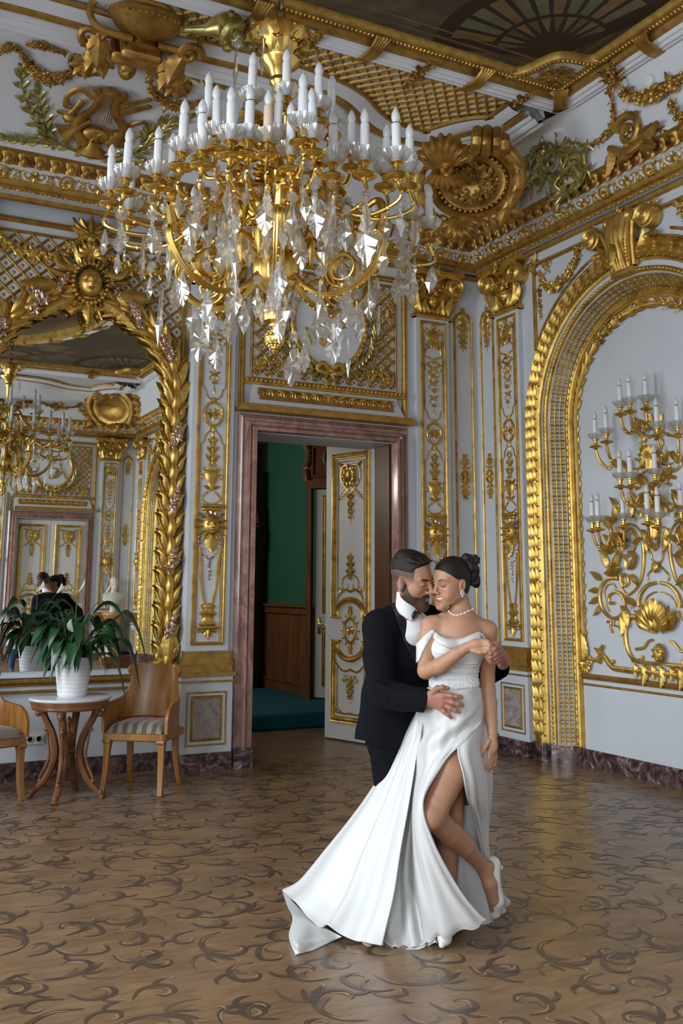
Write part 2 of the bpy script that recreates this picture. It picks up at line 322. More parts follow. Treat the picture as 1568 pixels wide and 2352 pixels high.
def arch_wall(mb, M, L, arcs, r=1.16, reveal=True):
    xs = [0]+[m for a, b in zip(arcs, arcs[1:]) for m in ((a+b)/2,)]+[L]
    for i, c in enumerate(arcs):
        P = stilt(c, r); u0, u1 = xs[i], xs[i+1]; out = []
        for k, (u, v) in enumerate(P):
            if k == 0: out.append((u0, 0))
            elif k == len(P)-1: out.append((u1, 0))
            else:
                dx, dy = u-c, v-SPR+1e-6; t = min((u1-c)/dx if dx > 1e-6 else (c-u0)/-dx if dx < -1e-6 else 9e9, (5.3-SPR)/dy if dy > 1e-4 else 9e9)
                out.append((c+dx*t, SPR+dy*t))
        out[1] = (u0, SPR); out[-2] = (u1, SPR); n = len(P)
        mb.add([(*p, .15) for p in P]+[(*p, .15) for p in out], np.array([[k, n+k, n+k+1, k+1] for k in range(n-1)])[:, ::-1], M)
        for cu, s in ((u0, 1), (u1, -1)):
            ks = range(1, n//2) if s > 0 else range(n//2, n-1)
            for k in ks:
                a, b = out[k], out[k+1]
                if abs(a[0]-b[0]) > 1e-6 and abs(a[1]-b[1]) > 1e-6: mb.add([(*a, .15), (cu, 5.3, .15), (*b, .15)], [[0, 1, 2]], M)
        if reveal:
            Q = stilt(c, 1.05); mb.add([(*p, .15) for p in P]+[(*p, 0) for p in Q], np.array([[k, k+1, n+k+1, n+k] for k in range(n-1)]), M)
    slab(mb, 0, L, 0, 5.3, -.3, 0, M); return mb
S(arch_wall(MB(), WR, -YF, ARC), 'wall_right', WHITE, RD(25))
mb = MB(); ML = WL.copy(); ML[1, 3] = YF      # left wall with three tall windows, local u from the front corner
wh = .95
ys = sorted(y-YF for y in WINY); edges = [0]
for y in ys: edges += [y-wh, y+wh]
edges.append(-YF)
for i in range(0, len(edges), 2): slab(mb, edges[i], edges[i+1], 0, 5.3, -.3, .15, ML)
for y in ys: slab(mb, y-wh, y+wh, 0, .35, -.3, .15, ML); slab(mb, y-wh, y+wh, 4.35, 5.3, -.3, .15, ML)
S(mb, 'wall_left', WHITE, False)
GLASSP = bpy.data.materials.new('window_glass'); GLASSP.use_nodes = True
nt = GLASSP.node_tree; nt.nodes.remove(nt.nodes['Principled BSDF']); a = nd(GLASSP, 'ShaderNodeBsdfTransparent'); g = nd(GLASSP, 'ShaderNodeBsdfGlossy'); g.inputs[1].default_value = .02; mx = nd(GLASSP, 'ShaderNodeMixShader', i0=.08)
ln(GLASSP, a.outputs[0], mx.inputs[1]); ln(GLASSP, g.outputs[0], mx.inputs[2]); ln(GLASSP, mx.outputs[0], nt.nodes['Material Output'].inputs[0])
for i, y in enumerate(ys):
    mb = MB(); fr = rect(y-wh, .35, y+wh, 4.35); mould(mb, fr, [(-.06, -.2), (-.06, -.08), (.06, -.08), (.06, -.2)], ML, 0, True)
    slab(mb, y-.04, y+.04, .35, 4.35, -.18, -.09, ML)
    for z in (1.35, 2.35, 3.35): slab(mb, y-wh, y+wh, z-.03, z+.03, -.17, -.1, ML)
    w = S(mb, 'window_%d' % (i+1), WHITER, False)
    p = MB(); p.add([(y-wh, .35, -.22), (y+wh, .35, -.22), (y+wh, 4.35, -.22), (y-wh, 4.35, -.22)], [[0, 1, 2, 3]], ML); p.obj('pane', GLASSP, w)
# ---------------------------------------------------------------- baseboards
def base(mb, pts, M):
    for (u0, u1, w) in pts: slab(mb, u0, u1, 0, .135, -.1, w+.03, M); slab(mb, u0, u1, .135, .148, -.1, w+.018, M)
q = [(-5.25, -3.33, 0), (-3.33, -2.88, .15), (-1.04, 0, .15), (-3.37, -2.9, .235), (-1.0, -.5, .235), (-8.6, -5.25, .15)]
def mkbase(name, pts, M): mb = MB(); base(mb, pts, M); S(mb, name, MARD, False)
mkbase('baseboard_back', q, WB)
mkbase('baseboard_front', [(-b, -a, w) for a, b, w in q], WF)
mb = MB(); base(mb, [(0, .98, .15), (.5, .985, .235), (ARC[0]-1., ARC[0]+1., 0), (ARC[0]+1.46, ARC[2]-1.46, .15), (ARC[2]-1, ARC[2]+1, 0), (ARC[2]+1.46, 13.4, .15)], WR)
for c in ARC[::2]:                       # rounded marble plinths under the arch mouldings
    for s in (-1, 1):
        mould(mb, [(c+s*1.36, 0), (c+s*1.36, .165)], [(-.11, .1), (-.11, .19), (-.06, .235), (.06, .235), (.11, .19), (.11, .1)], WR)
        mould(mb, [(c+s*1.1, 0), (c+s*1.1, .16)], ([(.12, .12), (.1, .2), (.04, .17), (-.1, .05), (-.13, .05), (-.13, 0)] if s < 0 else [(.13, 0), (.13, .05), (.1, .05), (-.04, .17), (-.1, .2), (-.12, .12)]), WR)
        for a, b, w in ((c+s*1.25-.01, c+s*1.47, .21), ): pass
S(mb, 'baseboard_right', MARD, RD(60))
# ---------------------------------------------------------------- floor: inlaid parquet
FLB = mat('parquet', (.3, .2, .1), .3)
v = coord(FLB, (1, 5, 1), (0, 0, RD(28))); n1 = noise(FLB, v, 7, 9, .68, .8); n2 = noise(FLB, coord(FLB, (1, 2.2, 1), (0, 0, RD(28))), 2.4, 5, .6)
c1 = ramp(FLB, n1, [(.25, (.175, .10, .05)), (.5, (.27, .165, .088)), (.75, (.345, .222, .125))]); c2 = ramp(FLB, n2, [(.35, (.68, .68, .68)), (.65, (1.1, 1.08, 1.05))])
mx = nd(FLB, 'ShaderNodeMix', data_type='RGBA', blend_type='MULTIPLY'); mx.inputs[0].default_value = 1; ln(FLB, c1, mx.inputs[6]); ln(FLB, c2, mx.inputs[7]); basecol(FLB, mx.outputs[2]); bump(FLB, n1, .08, .002)
INL = tex('walnut_inlay', [(.3, (.07, .045, .033)), (.7, (.13, .085, .058))], 14, .32)
INM = tex('mid_inlay', [(.3, (.115, .075, .048)), (.7, (.18, .118, .074))], 14, .32)
INLT = tex('maple_inlay', [(.3, (.28, .195, .11)), (.7, (.37, .27, .155))], 14, .32)
mb = MB(); mb.add([(XL, YF, 0), (.3, YF, 0), (.3, 3.6, 0), (XL, 3.6, 0)], [[0, 1, 2, 3]])
def swoosh(P, wmax, mi, z, k=.62):       # tapered inlay band
    P = np.array(P); t = np.linspace(0, 1, len(P)); wd = wmax*np.sin(pi*np.clip(t**k, .0, 1))**.9+.001
    T = np.gradient(P, axis=0); T /= np.linalg.norm(T, axis=1)[:, None]+1e-9; N = np.stack([-T[:, 1], T[:, 0]], 1)
    L = P+N*wd[:, None]*.5; Q = P-N*wd[:, None]*.5; V = np.concatenate([np.c_[L, np.full(len(P), z)], np.c_[Q, np.full(len(P), z)]]); n = len(P)
    mb.add(V, np.array([[i, n+i, n+i+1, i+1] for i in range(n-1)]), None, mi)
rf = random.Random(3); lay = 0
STROKES = [(.05, 1, [(0, .30), (.18, .24), (.36, .28), (.50, .40), (.52, .54), (.42, .62), (.30, .60), (.27, .52)]), (.03, 2, [(.50, .40), (.60, .34), (.74, .36), (.86, .44)]), (.045, 1, [(.49, .38), (.56, .5), (.57, .64)]), (.04, 1, [(.49, .38), (.6, .43), (.68, .53)]), (.05, 2, [(.4, .31), (.44, .4), (.42, .5)]),
    (.022, 3, [(.30, .565), (.36, .585), (.43, .565)]), (.014, 3, [(.1, .28), (.2, .245), (.3, .258)]), (.022, 3, [(.55, .6), (.57, .65), (.62, .66)]),
    (.045, 1, [(.58, .08), (.74, .02), (.86, .05), (.92, .14), (.86, .22), (.76, .21), (.74, .15)]), (.036, 1, [(.84, .05), (.96, .02), (1.04, .06)]), (.03, 2, [(.8, .05), (.86, .11), (.84, .17)]), (.02, 3, [(.76, .19), (.82, .208), (.87, .18)]), (.016, 3, [(1.0, .05), (1.05, .07), (1.09, .04)]),
    (.042, 1, [(.05, .78), (.2, .70), (.38, .72), (.5, .80), (.46, .9), (.36, .9)]), (.034, 1, [(.2, .7), (.26, .62), (.36, .6)]), (.034, 2, [(.24, .71), (.32, .78), (.3, .86)]), (.014, 3, [(.1, .765), (.2, .725), (.3, .73)]), (.02, 3, [(.36, .885), (.4, .9), (.46, .87)]),
    (.05, 1, [(.58, .76), (.72, .66), (.86, .68), (.95, .78), (.9, .88), (.8, .88), (.77, .82)]), (.036, 1, [(.84, .68), (.98, .64), (1.08, .68)]), (.036, 1, [(.84, .7), (.92, .74), (.99, .84)]), (.03, 2, [(.74, .67), (.82, .74), (.8, .8)]), (.02, 3, [(.8, .862), (.86, .872), (.91, .83)]), (.014, 3, [(.62, .74), (.71, .675), (.8, .675)]),
    (.036, 1, [(.06, .1), (.2, .02), (.32, .04), (.38, .12), (.32, .18), (.24, .16)]), (.03, 1, [(.3, .04), (.42, 0), (.5, .03)]), (.018, 3, [(.24, .155), (.3, .17), (.34, .13)])]
fr0, ff = RD(-8), .52; c_, s_ = cos(fr0), sin(fr0)
for i in range(-14, 22):
    for j in range(-18, 22):
        u0, v0 = (i+(j % 2)*.5)*1.04*ff, j*1.06*ff; cx, cy = -4.3+(u0+.3)*c_-(v0+.3)*s_, -4.6+(u0+.3)*s_+(v0+.3)*c_; ra = RD(rf.choice((0, 180))+rf.uniform(10, 55)*rf.choice((-1, 1))); mr = rf.choice((-1, 1)); ca, sa = cos(ra), sin(ra)
        if not (XL-.2 < cx < -.1 and -9.4 < cy < -.1): continue
        for si, (w_, mi, P) in enumerate(STROKES):
            Pl = smooth_path([((p[0]-.52)*ff, (p[1]-.46)*ff*1.18*mr, 0) for p in P], 8+5*len(P))[:, :2]; Pu = np.c_[u0+.29+Pl[:, 0]*ca-Pl[:, 1]*sa, v0+.28+Pl[:, 0]*sa+Pl[:, 1]*ca]; Q = np.c_[-4.3+Pu[:, 0]*c_-Pu[:, 1]*s_, -4.6+Pu[:, 0]*s_+Pu[:, 1]*c_]
            if Q[:, 0].max() < -.03 and Q[:, 1].max() < -.03: swoosh(Q, w_*ff*1.15, mi, .0002+.00002*si+.00055*((i % 2)*2+j % 2), .8)
for P in (((-3.6, -5.0), (-1.1, -5.25)), ((-4.6, -2.35), (-3.55, -3.55)), ((-6.5, -6.1), (-1.1, -6.1))):
    a, b = np.array(P[0]), np.array(P[1]); d = (b-a)/np.linalg.norm(b-a); n_ = np.array([-d[1], d[0]])*.002
    mb.add([(*(a-n_), .0007), (*(b-n_), .0007), (*(b+n_), .0007), (*(a+n_), .0007)], [[0, 1, 2, 3]], None, 1)
S(mb, 'floor', [FLB, INL, INM, INLT], False)
# ---------------------------------------------------------------- ceiling: cove, trellis field, painted flat
ZB = 5.68                                 # foot of the outer moulding
HALF = [(-.78, -2.15), (-.78, -1.9), (-.78, -1.64), (-.86, -1.52), (-1.02, -1.5), (-1.14, -1.32), (-1.2, -1.1), (-1.36, -1.0), (-1.6, -.97), (-1.9, -.98), (-2.15, -1.05), (-2.4, -1.2), (-2.62, -1.36), (-2.9, -1.44), (-3.3, -1.47), (-3.8, -1.46), (-4.29, -1.44)]
BACKP = HALF+[(2*CX-x, y) for x, y in HALF[-2::-1]]
FRAME = (-8.0, -.80, -11.03, -2.37)       # painting field x0, x1, y0, y1
def mir(p): return (p[0], YF-p[1], *p[2:])
def cove(mb, bot, top, z0, z1, n=12):
    bot = np.array(bot); top = np.array(top); m = len(bot); t = np.linspace(0, 1, n); z1 = np.broadcast_to(z1, (m,))
    V = np.array([[(*(b+(c-b)*x**1.5), z0+(zz-z0)*(1-(1-x)**1.8)) for x in t] for b, c, zz in zip(bot, top, z1)])
    mb.add(V.reshape(-1, 3), gF(m, n))
CW = .46; CZ0 = 5.165
mb = MB(); dens = smooth_path([(*p, 0) for p in BACKP], 141)[:, :2]
botb = np.c_[np.interp(dens[:, 0], [XL+.78, -.78], [XL+CW, -CW]), np.full(141, -CW)]; botb[:, 1] = np.where(dens[:, 1] < -1.62, dens[:, 1]*.25-.055, botb[:, 1])
cove(mb, botb, dens, CZ0, ZB); cove(mb, [mir(p) for p in botb], [mir(p) for p in dens], CZ0, ZB)
ry = np.r_[-2.15, -2.22, -2.3, np.linspace(-2.4, YF+2.4, 30), YF+2.3, YF+2.22, YF+2.15]; rx = np.interp(ry, [YF+2.15, YF+2.35, -2.35, -2.15], [.78, .6, .6, .78]); rz = np.interp(ry, [YF+2.15, YF+2.35, -2.35, -2.15], [ZB, 5.78, 5.78, ZB])
rb = np.interp(ry, [YF+2.15, YF+2.4, -2.4, -2.15], [YF+.6, YF+2.2, -2.2, -.6])
cove(mb, np.c_[np.full(36, -CW), rb], np.c_[-rx, ry], CZ0, rz); cove(mb, np.c_[np.full(36, XL+CW), rb], np.c_[XL+rx, ry], CZ0, rz)
for f in (lambda p: p, mir):
    for g in (lambda p: p, lambda p: (XL-p[0], *p[1:])): mb.add([g(f(p)) for p in ((-.79, -2.12, ZB), (-.58, -2.4, 5.785), (-.5, -2.1, 5.8), (-.86, -2.1, 5.8), (-.86, -2.4, 5.86))], [[0, 1, 2, 3], [1, 2, 3, 4]])
box(mb, (XL/2, YF/2, 6.02), (-XL+.8, -YF+.8, .06)); [box(mb, p, q) for p, q in (((.2, YF/2, 5.6), (.06, -YF+.8, .9)), ((XL-.2, YF/2, 5.6), (.06, -YF+.8, .9)), ((XL/2, .2, 5.6), (-XL+.8, .06, .9)), ((XL/2, YF-.2, 5.6), (-XL+.8, .06, .9)))]  # added outer lid and sides, keeping sky light out of the cove gaps
S(mb, 'ceiling', WHITER)
# field between outer and inner mouldings
inn = np.c_[np.clip(dens[:, 0], XL+.83, -.83), np.full(141, FRAME[3]+.2)]
mb = MB()
for f in (lambda p: p, mir):
    V = np.array([[f((*(a+(b-a)*t), ZB+.03+(5.79-ZB-.03)*t)) for t in np.linspace(0, 1, 9)] for a, b in zip(dens, inn)]); mb.add(V.reshape(-1, 3), gF(141, 9))
LATF = mat('field_paint', (.55, .56, .57), .6)
S(mb, 'ceiling.001', LATF)
# flat with painting (plain generic decoration in browns and greens)
PT = mat('ceiling_painting', (.1, .06, .03), .55); vv = coord(PT)
basecol(PT, ramp(PT, noise(PT, vv, .9, 6, .6, .8), [(.3, (.025, .013, .008)), (.45, (.075, .038, .02)), (.55, (.06, .05, .03)), (.68, (.13, .1, .06)), (.8, (.11, .06, .035))]))
PTM = [PT]+[tex('painted_'+n, [(.3, c), (.7, tuple(min(1, k*1.7) for k in c))], 6, .55) for n, c in (('stone', (.075, .055, .027)), ('ochre', (.12, .075, .03)), ('umber', (.02, .011, .007)), ('sage', (.09, .085, .045)), ('pink', (.16, .07, .05)))]
mb = MB(); x0, x1, y0, y1 = FRAME; mb.add([(x0-.1, y0-.1, CZ), (x0-.1, y1+.1, CZ), (x1+.1, y1+.1, CZ), (x1+.1, y0-.1, CZ)], [[0, 1, 2, 3]])
def pq(pts, mi, dz=.001): mb.add([(*p, CZ-dz) for p in pts], [list(range(len(pts)))], None, mi)
def fan(cx, cy, a0, a1, r0, r1, k, s=1):
    for i in range(k):
        a = a0+(a1-a0)*(i+.12)/k; b = a0+(a1-a0)*(i+.82)/k
        pq([(cx+r0*cos(a), cy+r0*sin(a)), (cx+r1*cos(a), cy+r1*sin(a)), (cx+r1*cos(b), cy+r1*sin(b)), (cx+r0*cos(b), cy+r0*sin(b))], 4 if i % 3 else 2, .002)
for sx, cx in ((1, x1), (-1, x0)):
    for sy, cy in ((1, y1), (-1, y0)):
        d = lambda a, b: (cx-sx*a, cy-sy*b)
        for o, w_, mi in ((.12, .035, 1), (.22, .02, 2)):
            pq([d(o, .0), d(o, 4.6), d(o+w_, 4.6), d(o+w_, 0)], mi); pq([d(0, o), d(3.7, o), d(3.7, o+w_), d(0, o+w_)], mi, .0015)
        c = d(.42, .42); a = math.atan2(-sy, -sx); pq([(c[0]+1.0*cos(a+t), c[1]+1.0*sin(a+t)) for t in np.linspace(-1.25, 1.25, 20)]+[d(.3, .3)], 3, .0012)
        fan(*c, a-1.1, a+1.1, .5, .86, 11)
        for k in range(11): t = a-1.15+k*.23; pq([(c[0]+.46*cos(t+e*.09)*(.5 if e == 0 else 1), c[1]+.46*sin(t+e*.09)*(.5 if e == 0 else 1)) for e in (-1, 0, 1)], 1+k % 2, .003)
        P = smooth_path([(*d(.3, 2.0), 0), (*d(1.0, 1.7), 0), (*d(1.5, 1.5), 0), (*d(1.8, .9), 0), (*d(2.6, .3), 0)], 24)
        for k in range(23):
            n_ = np.array([-(P[k+1]-P[k])[1], (P[k+1]-P[k])[0]]); n_ = n_/np.linalg.norm(n_)*.03; pq([P[k][:2]-n_, P[k+1][:2]-n_, P[k+1][:2]+n_, P[k][:2]+n_], 2, .0025)
        for k in range(16): e = d(rf.uniform(1.6, 3.6), rf.uniform(.4, 1.6)); r0 = rf.uniform(.06, .2); pq([(e[0]+r0*cos(t)*1.6, e[1]+r0*sin(t)) for t in np.linspace(0, 2*pi, 14, False)], rf.choice((1, 2, 3, 5, 4)), .0022+k*.0001)
S(mb, 'ceiling.002', PTM, False)
# ================================================================ CORNICE
def cornice(name, M, L, lo=None, hi=None, detail=True):      # section climbs from the wall to the foot of the cove
    lo = 0 if lo is None else lo; hi = L if hi is None else hi
    prof = [(.15, 4.83), (.18, 4.84), (.185, 4.875), (.15, 4.885), (.15, 4.9), (.215, 4.905), (.23, 4.925), (.255, 4.935), (.265, 4.95), (.275, 4.985), (.29, 4.99), (.32, 5.045), (.36, 5.06), (.365, 5.07), (.385, 5.075), (.43, 5.115), (.435, 5.135), (.45, 5.145), (.465, 5.15), (.465, 5.17), (.3, 5.3)]
    gold = [1, 1, 1, 0, 0, 1, 1, 1, 1, 0, 0, 0, 0, 1, 1, 1, 1, 1, 1, 1]
    mb = MB(); a, b = (lo+.0, hi-.0)
    for i in range(len(prof)-1):
        (w0, z0), (w1, z1) = prof[i], prof[i+1]
        P = [(a+w0, z0, w0), (b-w0, z0, w0), (b-w1, z1, w1), (a+w1, z1, w1)]
        mb.add(P, [[0, 1, 2, 3]], M, gold[i])
    r = S(mb, name, [WHITER, GOLDM], RD(20))
    if not detail: return r
    n = int((hi-lo-1)/.131); eg = MB(); wv = MB()
    T = sph(10, 7)
    for k in range(n+1):                                  # egg and tongue
        u = lo+.5+k*(hi-lo-1)/n; ball(eg, (u, 5.108, .405), 1, M, T, 0, (.043, .058, .045))
        eg.add(*grid(lambda i, j: (u+.056*cos(pi*i)*(1-.12*j), 5.145-.075*j-.03*sin(pi*i)*(j), .44-.04*j+.012*sin(pi*i)), 7, 4), M, 0)
        box(eg, (u+.0655, 5.11, .42), (.018, .075, .03), M)
    o = eg.obj('egg_moulding', GOLDA, r)
    n = int((hi-lo-.8)/.045)
    for k in range(n+1):                                  # bead and reel
        u = lo+.4+k*(hi-lo-.8)/n
        if k % 3: ball(wv, (u, 4.905, .222), 1, M, SPH, 0, (.007, .014, .014))
        else: ball(wv, (u, 4.905, .222), 1, M, SPH, 0, (.028, .012, .012))
    n = int((hi-lo-.9)/.27)
    for k in range(n+1):                                  # frieze: rosettes between palmettes
        u = lo+.45+k*(hi-lo-.9)/n; M2 = M@basis((u, 5.015, .305), (1, 0, 0), (0, .82, .57), (0, -.57, .82))@np.diag([1.15, 1.1, 1.1, 1])
        for s in (-1, 1): scroll(wv, (s*.095, -.022), .02, pi/2, -s*1.1, .007, M2, 1, False); scroll(wv, (s*.105, .024), .016, -pi/2, s*1.1, .006, M2, 1, False); leaf(wv, (s*.075, .03, 0), pi/2-s*.5, .04, .5, .5, M2, LEAFS)
        if k % 2:
            tube(wv, [(x, y, .01) for x, y in arc((0, 0), .054, pi*1.3, -pi*.3, 16)], .008, 6, M2); shell(wv, (0, -.01, 0), .04, 0, 2*pi, M2, 10, .4, 0, 1)
            for s in (-1, 1): scroll(wv, (s*.045, -.035), .02, pi/2, s*1.1, .007, M2, 1, False); leaf(wv, (s*.055, .02, 0), pi/2-s*.9, .05, .5, .5, M2, LEAFS)
        else:
            for t in (-1.1, -.6, 0, .6, 1.1): leaf(wv, (0, .012, 0), -pi/2+t, .062-.012*abs(t), .45, .6, M2, LEAFS)
            for t in (-1.2, -.4, .4, 1.2): leaf(wv, (0, .012, .004), pi/2+t, .042, .5, .5, M2, LEAFS)
            for s in (-1, 1): bar(wv, [(0, -.005), (s*.045, -.02), (s*.075, .015), (s*.05, .03)], .008, .005, M2, .7, 6, 12)
    wv.obj('frieze_ornament', GOLD, r); return r
cornice('trim_1', WB, 0, XL, 0); cornice('trim_2', WR, -YF, 0, -YF); cornice('trim_3', WF, 0, 0, -XL); cornice('trim_4', ML, -YF, 0, -YF, False)
# ================================================================ PILASTERS
def candelabra(mb, c, z0, z1, M, w, k=1.):       # climbing ornament with scrolls, leaves and buds, hanging or rising
    n = 7; h = (z1-z0)
    bar(mb, [(c, z0, w), (c, z1, w)], .006, .004, M, .8, 6)
    for i in range(n):
        t = (i+.5)/n; v = z0+h*t; s_ = k*(.07 if i % 2 else .05)*(1.1-.5*t)
        for s in (-1, 1):
            leaf(mb, (c, v, w), pi/2-s*(.7+.3*(i % 2)), s_*1.3, .4, .5, M, LEAFS)
            if i % 2: bar(mb, [(c, v, w), (c+s*s_*.8, v+s_*.3*np.sign(h), w), (c+s*s_*1.0, v+s_*.9*np.sign(h), w), (c+s*s_*.6, v+s_*.8*np.sign(h), w)], .006, .004, M, .7, 6, 12)
            else: ball(mb, (c+s*s_*.55, v, w+.01), .012*k, M)
        flower(mb, (c, v, w+.006), s_*.5, M, 5, .5)
    leaf(mb, (c, z1, w), pi/2*np.sign(h), .06*k, .4, .4, M, LEAFS)
def roundel(mb, c, z, M, w, rx=.085, rz=.11):
    P = [(c+rx*cos(a), z+rz*sin(a)) for a in np.linspace(0, 2*pi, 28, False)]
    mould(mb, P, hr(.028, .02, 5, w), M, 0, True); pearls(mb, [(c+(rx-.0)*cos(a), z+rz*sin(a), w+.018) for a in np.linspace(0, 2*pi, 28, False)], .009, .04, M, 0, SPH, (1, 1, 1), True)
    flower(mb, (c, z, w), .062, M, 8, .5, 0); flower(mb, (c, z, w+.012), .035, M, 6, .6, .3)
    for s in (1, -1):
        for t in (-.7, 0, .7): leaf(mb, (c, z+s*rz, w), s*pi/2+t, .05, .55, .5, M, LEAFS)
def pil_orn(mb, pk, c, M, w):
    # sub-panel rims
    rim = hr(.012, .01, 3, w)
    for s in (-1, 1): mould(mb, [(c+s*.11, 4.2), (c+s*.11, 3.36), (c+s*.085, 3.34), (c+s*.07, 3.28), (c+s*.03, 3.245), (c, 3.26)], rim if s < 0 else [(-a, b) for a, b in rim][::-1], M); mould(mb, [(c+s*.11, 1.07), (c+s*.11, 2.83), (c+s*.085, 2.85), (c+s*.07, 2.91), (c+s*.03, 2.955), (c, 2.94)], rim if s < 0 else [(-a, b) for a, b in rim][::-1], M)
    # crowning cartouche
    shell(mb, (c, 4.1, w), .09, pi*1.05, 1.95*pi, M, 7, .35); ball(mb, (c, 4.13, w), 1, M, SPH2, 0, (.075, .085, .02)); ball(mb, (c, 4.235, w+.01), .03, M)
    for s in (-1, 1): scroll(mb, (c+s*.085, 4.18), .035, pi/2, s*1.1, .011, M, 2, False, 0, w); scroll(mb, (c+s*.075, 4.03), .03, -pi/2, -s*1.1, .01, M, 2, False, 0, w)
    # drop of husks and strapwork
    for s in (-1, 1):
        bar(mb, [(c+s*.09, 4.0, w), (c+s*.1, 3.93, w), (c+s*.04, 3.9, w), (c, 3.87, w)], .01, .007, M, .7, 6, 14); bar(mb, [(c+s*.04, 3.86, w), (c+s*.1, 3.82, w), (c+s*.085, 3.76, w)], .009, .006, M, .7, 6, 12)
        bar(mb, [(c+s*.005, 3.8, w), (c+s*.045, 3.74, w), (c+s*.04, 3.68, w), (c+s*.01, 3.64, w)], .009, .006, M, .7, 6, 12)
    candelabra(mb, c, 3.9, 3.36, M, w)
    roundel(mb, c, 3.11, M, w)
    # lower panel: spray, vase, bracket, lion mask on a tapering term, base and pendant
    candelabra(mb, c, 2.62, 2.9, M, w, .9)
    T = M@basis((c, 0, w), (1, 0, 0), (0, 1, 0), (0, 0, .45))
    T2 = T@np.array(Matrix.Rotation(-pi/2, 4, 'X'))
    lathe(mb, [(.01, 2.4), (.03, 2.42), (.02, 2.44), (.05, 2.49), (.075, 2.56), (.06, 2.58), (.085, 2.6), (.08, 2.615), (.0, 2.62)], 14, T2)
    for s in (-1, 1): scroll(mb, (c+s*.08, 2.54), .028, -pi/2, s*.9, .007, M, 1, False, 0, w); leaf(mb, (c, 2.42, w), pi/2-s*1.2, .08, .5, .5, M); bar(mb, [(c+s*.03, 2.4, w), (c+s*.09, 2.34, w), (c+s*.05, 2.3, w), (c, 2.29, w)], .01, .007, M, .7, 6, 12)
    box(mb, (c, 2.27, w+.025), (.21, .03, .05), M, 0, .008); box(mb, (c, 2.24, w+.02), (.17, .035, .04), M, 0, .008)
    mask(mb, (c, 2.1, w+.0), .1, M)
    for t in np.linspace(-2.6, 2.6, 13): leaf(pk[0] if abs(t) < 1 else mb, (c+.075*sin(t), 2.1+.085*cos(t), w+.012), pi/2-t, .085, .45, .6, M, LEAF)
    leaf(mb, (c, 2.01, w+.02), -pi/2, .16, .8, .5, M, ACAN)
    for s in (-1, 1):
        strand(pk[1], [(c+s*.1, 2.06, w), (c+s*.11, 1.94, w), (c+s*.085, 1.83, w)], .026, M, 14); bar(mb, [(c+s*.095, 1.9, w), (c+s*.07, 1.6, w), (c+s*.035, 1.4, w)], .017, .011, M, .8, 8, 8)
    strand(pk[1], [(c-.08, 1.86, w), (c, 1.8, w), (c+.08, 1.86, w)], .02, M, 12); strand(pk[1], [(c, 1.8, w), (c, 1.62, w)], .022, M, 12)
    lathe(mb, [(.06, 1.21), (.09, 1.23), (.05, 1.27), (.06, 1.3), (.085, 1.32), (.05, 1.35), (.06, 1.37), (.07, 1.39), (.045, 1.41)], 12, T2)
    box(mb, (c, 1.2, w+.015), (.21, .022, .04), M, 0, .006)
    for t in (-1.1, -.5, .5, 1.1, 0): leaf(mb, (c, 1.19, w+.01), -pi/2+t, .1 if t == 0 else .075, .45, .6, M)
    for s in (-1, 1): scroll(mb, (c+s*.085, 1.175), .022, pi/2, s*1.2, .007, M, 0, False, 0, w)
def capital(mb, c, M, w0=.15):
    w = w0+.05; z0 = 4.345
    mould(mb, [(c-.235, z0), (c+.235, z0)], [(-.02, w0), (-.02, w+.03), (-.005, w+.04), (.012, w+.03), (.02, w+.012), (.02, w0)], M); slab(mb, c-.235, c-.2, z0-.02, z0+.02, w0, w+.03, M); slab(mb, c+.2, c+.235, z0-.02, z0+.02, w0, w+.03, M)
    slab(mb, c-.2, c+.2, z0, 4.78, w0, w-.005, M)
    for s in (-1, 1):                                 # volutes, acanthus at the angles, horned abacus
        P = spiral((c+s*.235, 4.68), .1, .018, pi/2, -s*2.2, 60, w+.07); tube(mb, P, np.linspace(.03, .012, 60), 8, M, 0, 1.6); ball(mb, (c+s*.235, 4.68, w+.09), .026, M)
        T = M@basis((c+s*.235, 4.68, w-.05), (1, 0, 0), (0, 1, 0), (0, 0, 1)); lathe(mb, [(.1, 0), (.1, .1), (.085, .115), (.06, .105), (0, .105)], 22, T)
        bar(mb, [(c+s*.03, 4.74, w+.06), (c+s*.14, 4.8, w+.07), (c+s*.24, 4.775, w+.075)], .028, .026, M, .8, 8, 10)
        for (x, z, a, L) in ((.17, 4.37, .25, .21), (.12, 4.37, -.1, .16), (.2, 4.42, .6, .15), (.05, 4.38, .5, .13)): leaf(mb, (c+s*x, z, w+.01), pi/2-s*a, L, .55, .75, M, ACAN)
        bar(mb, [(c, 4.4, w+.01), (c+s*.07, 4.41, w+.02), (c+s*.12, 4.47, w+.02), (c+s*.09, 4.54, w+.03), (c+s*.04, 4.52, w+.03)], .014, .009, M, .8, 6, 16)
        strand(mb, [(c+s*.02, 4.68, w+.03), (c+s*.1, 4.64, w+.05), (c+s*.19, 4.62, w+.05)], .035, M, 16); ball(mb, (c+s*.26, 4.56, w+.05), .025, M); bar(mb, [(c+s*.26, 4.57, w+.04), (c+s*.2, 4.5, w+.02)], .014, .01, M)
    mask(mb, (c, 4.52, w), .075, M); shell(mb, (c, 4.58, w), .07, 0, pi, M, 7, .4)
    mould(mb, [(c-.33, 4.82), (c-.16, 4.8), (c, 4.795), (c+.16, 4.8), (c+.33, 4.82)], [(-.025, w0), (-.025, w+.09), (0, w+.11), (.012, w+.1), (.025, w+.12), (.025, w0)], M)
    flower(mb, (c, 4.8, w+.12), .06, M, 6, .6)
    for s in (-1, 1): slab(mb, c+s*.33-.012, c+s*.33+.012, 4.795, 4.845, w0, w+.11, M)
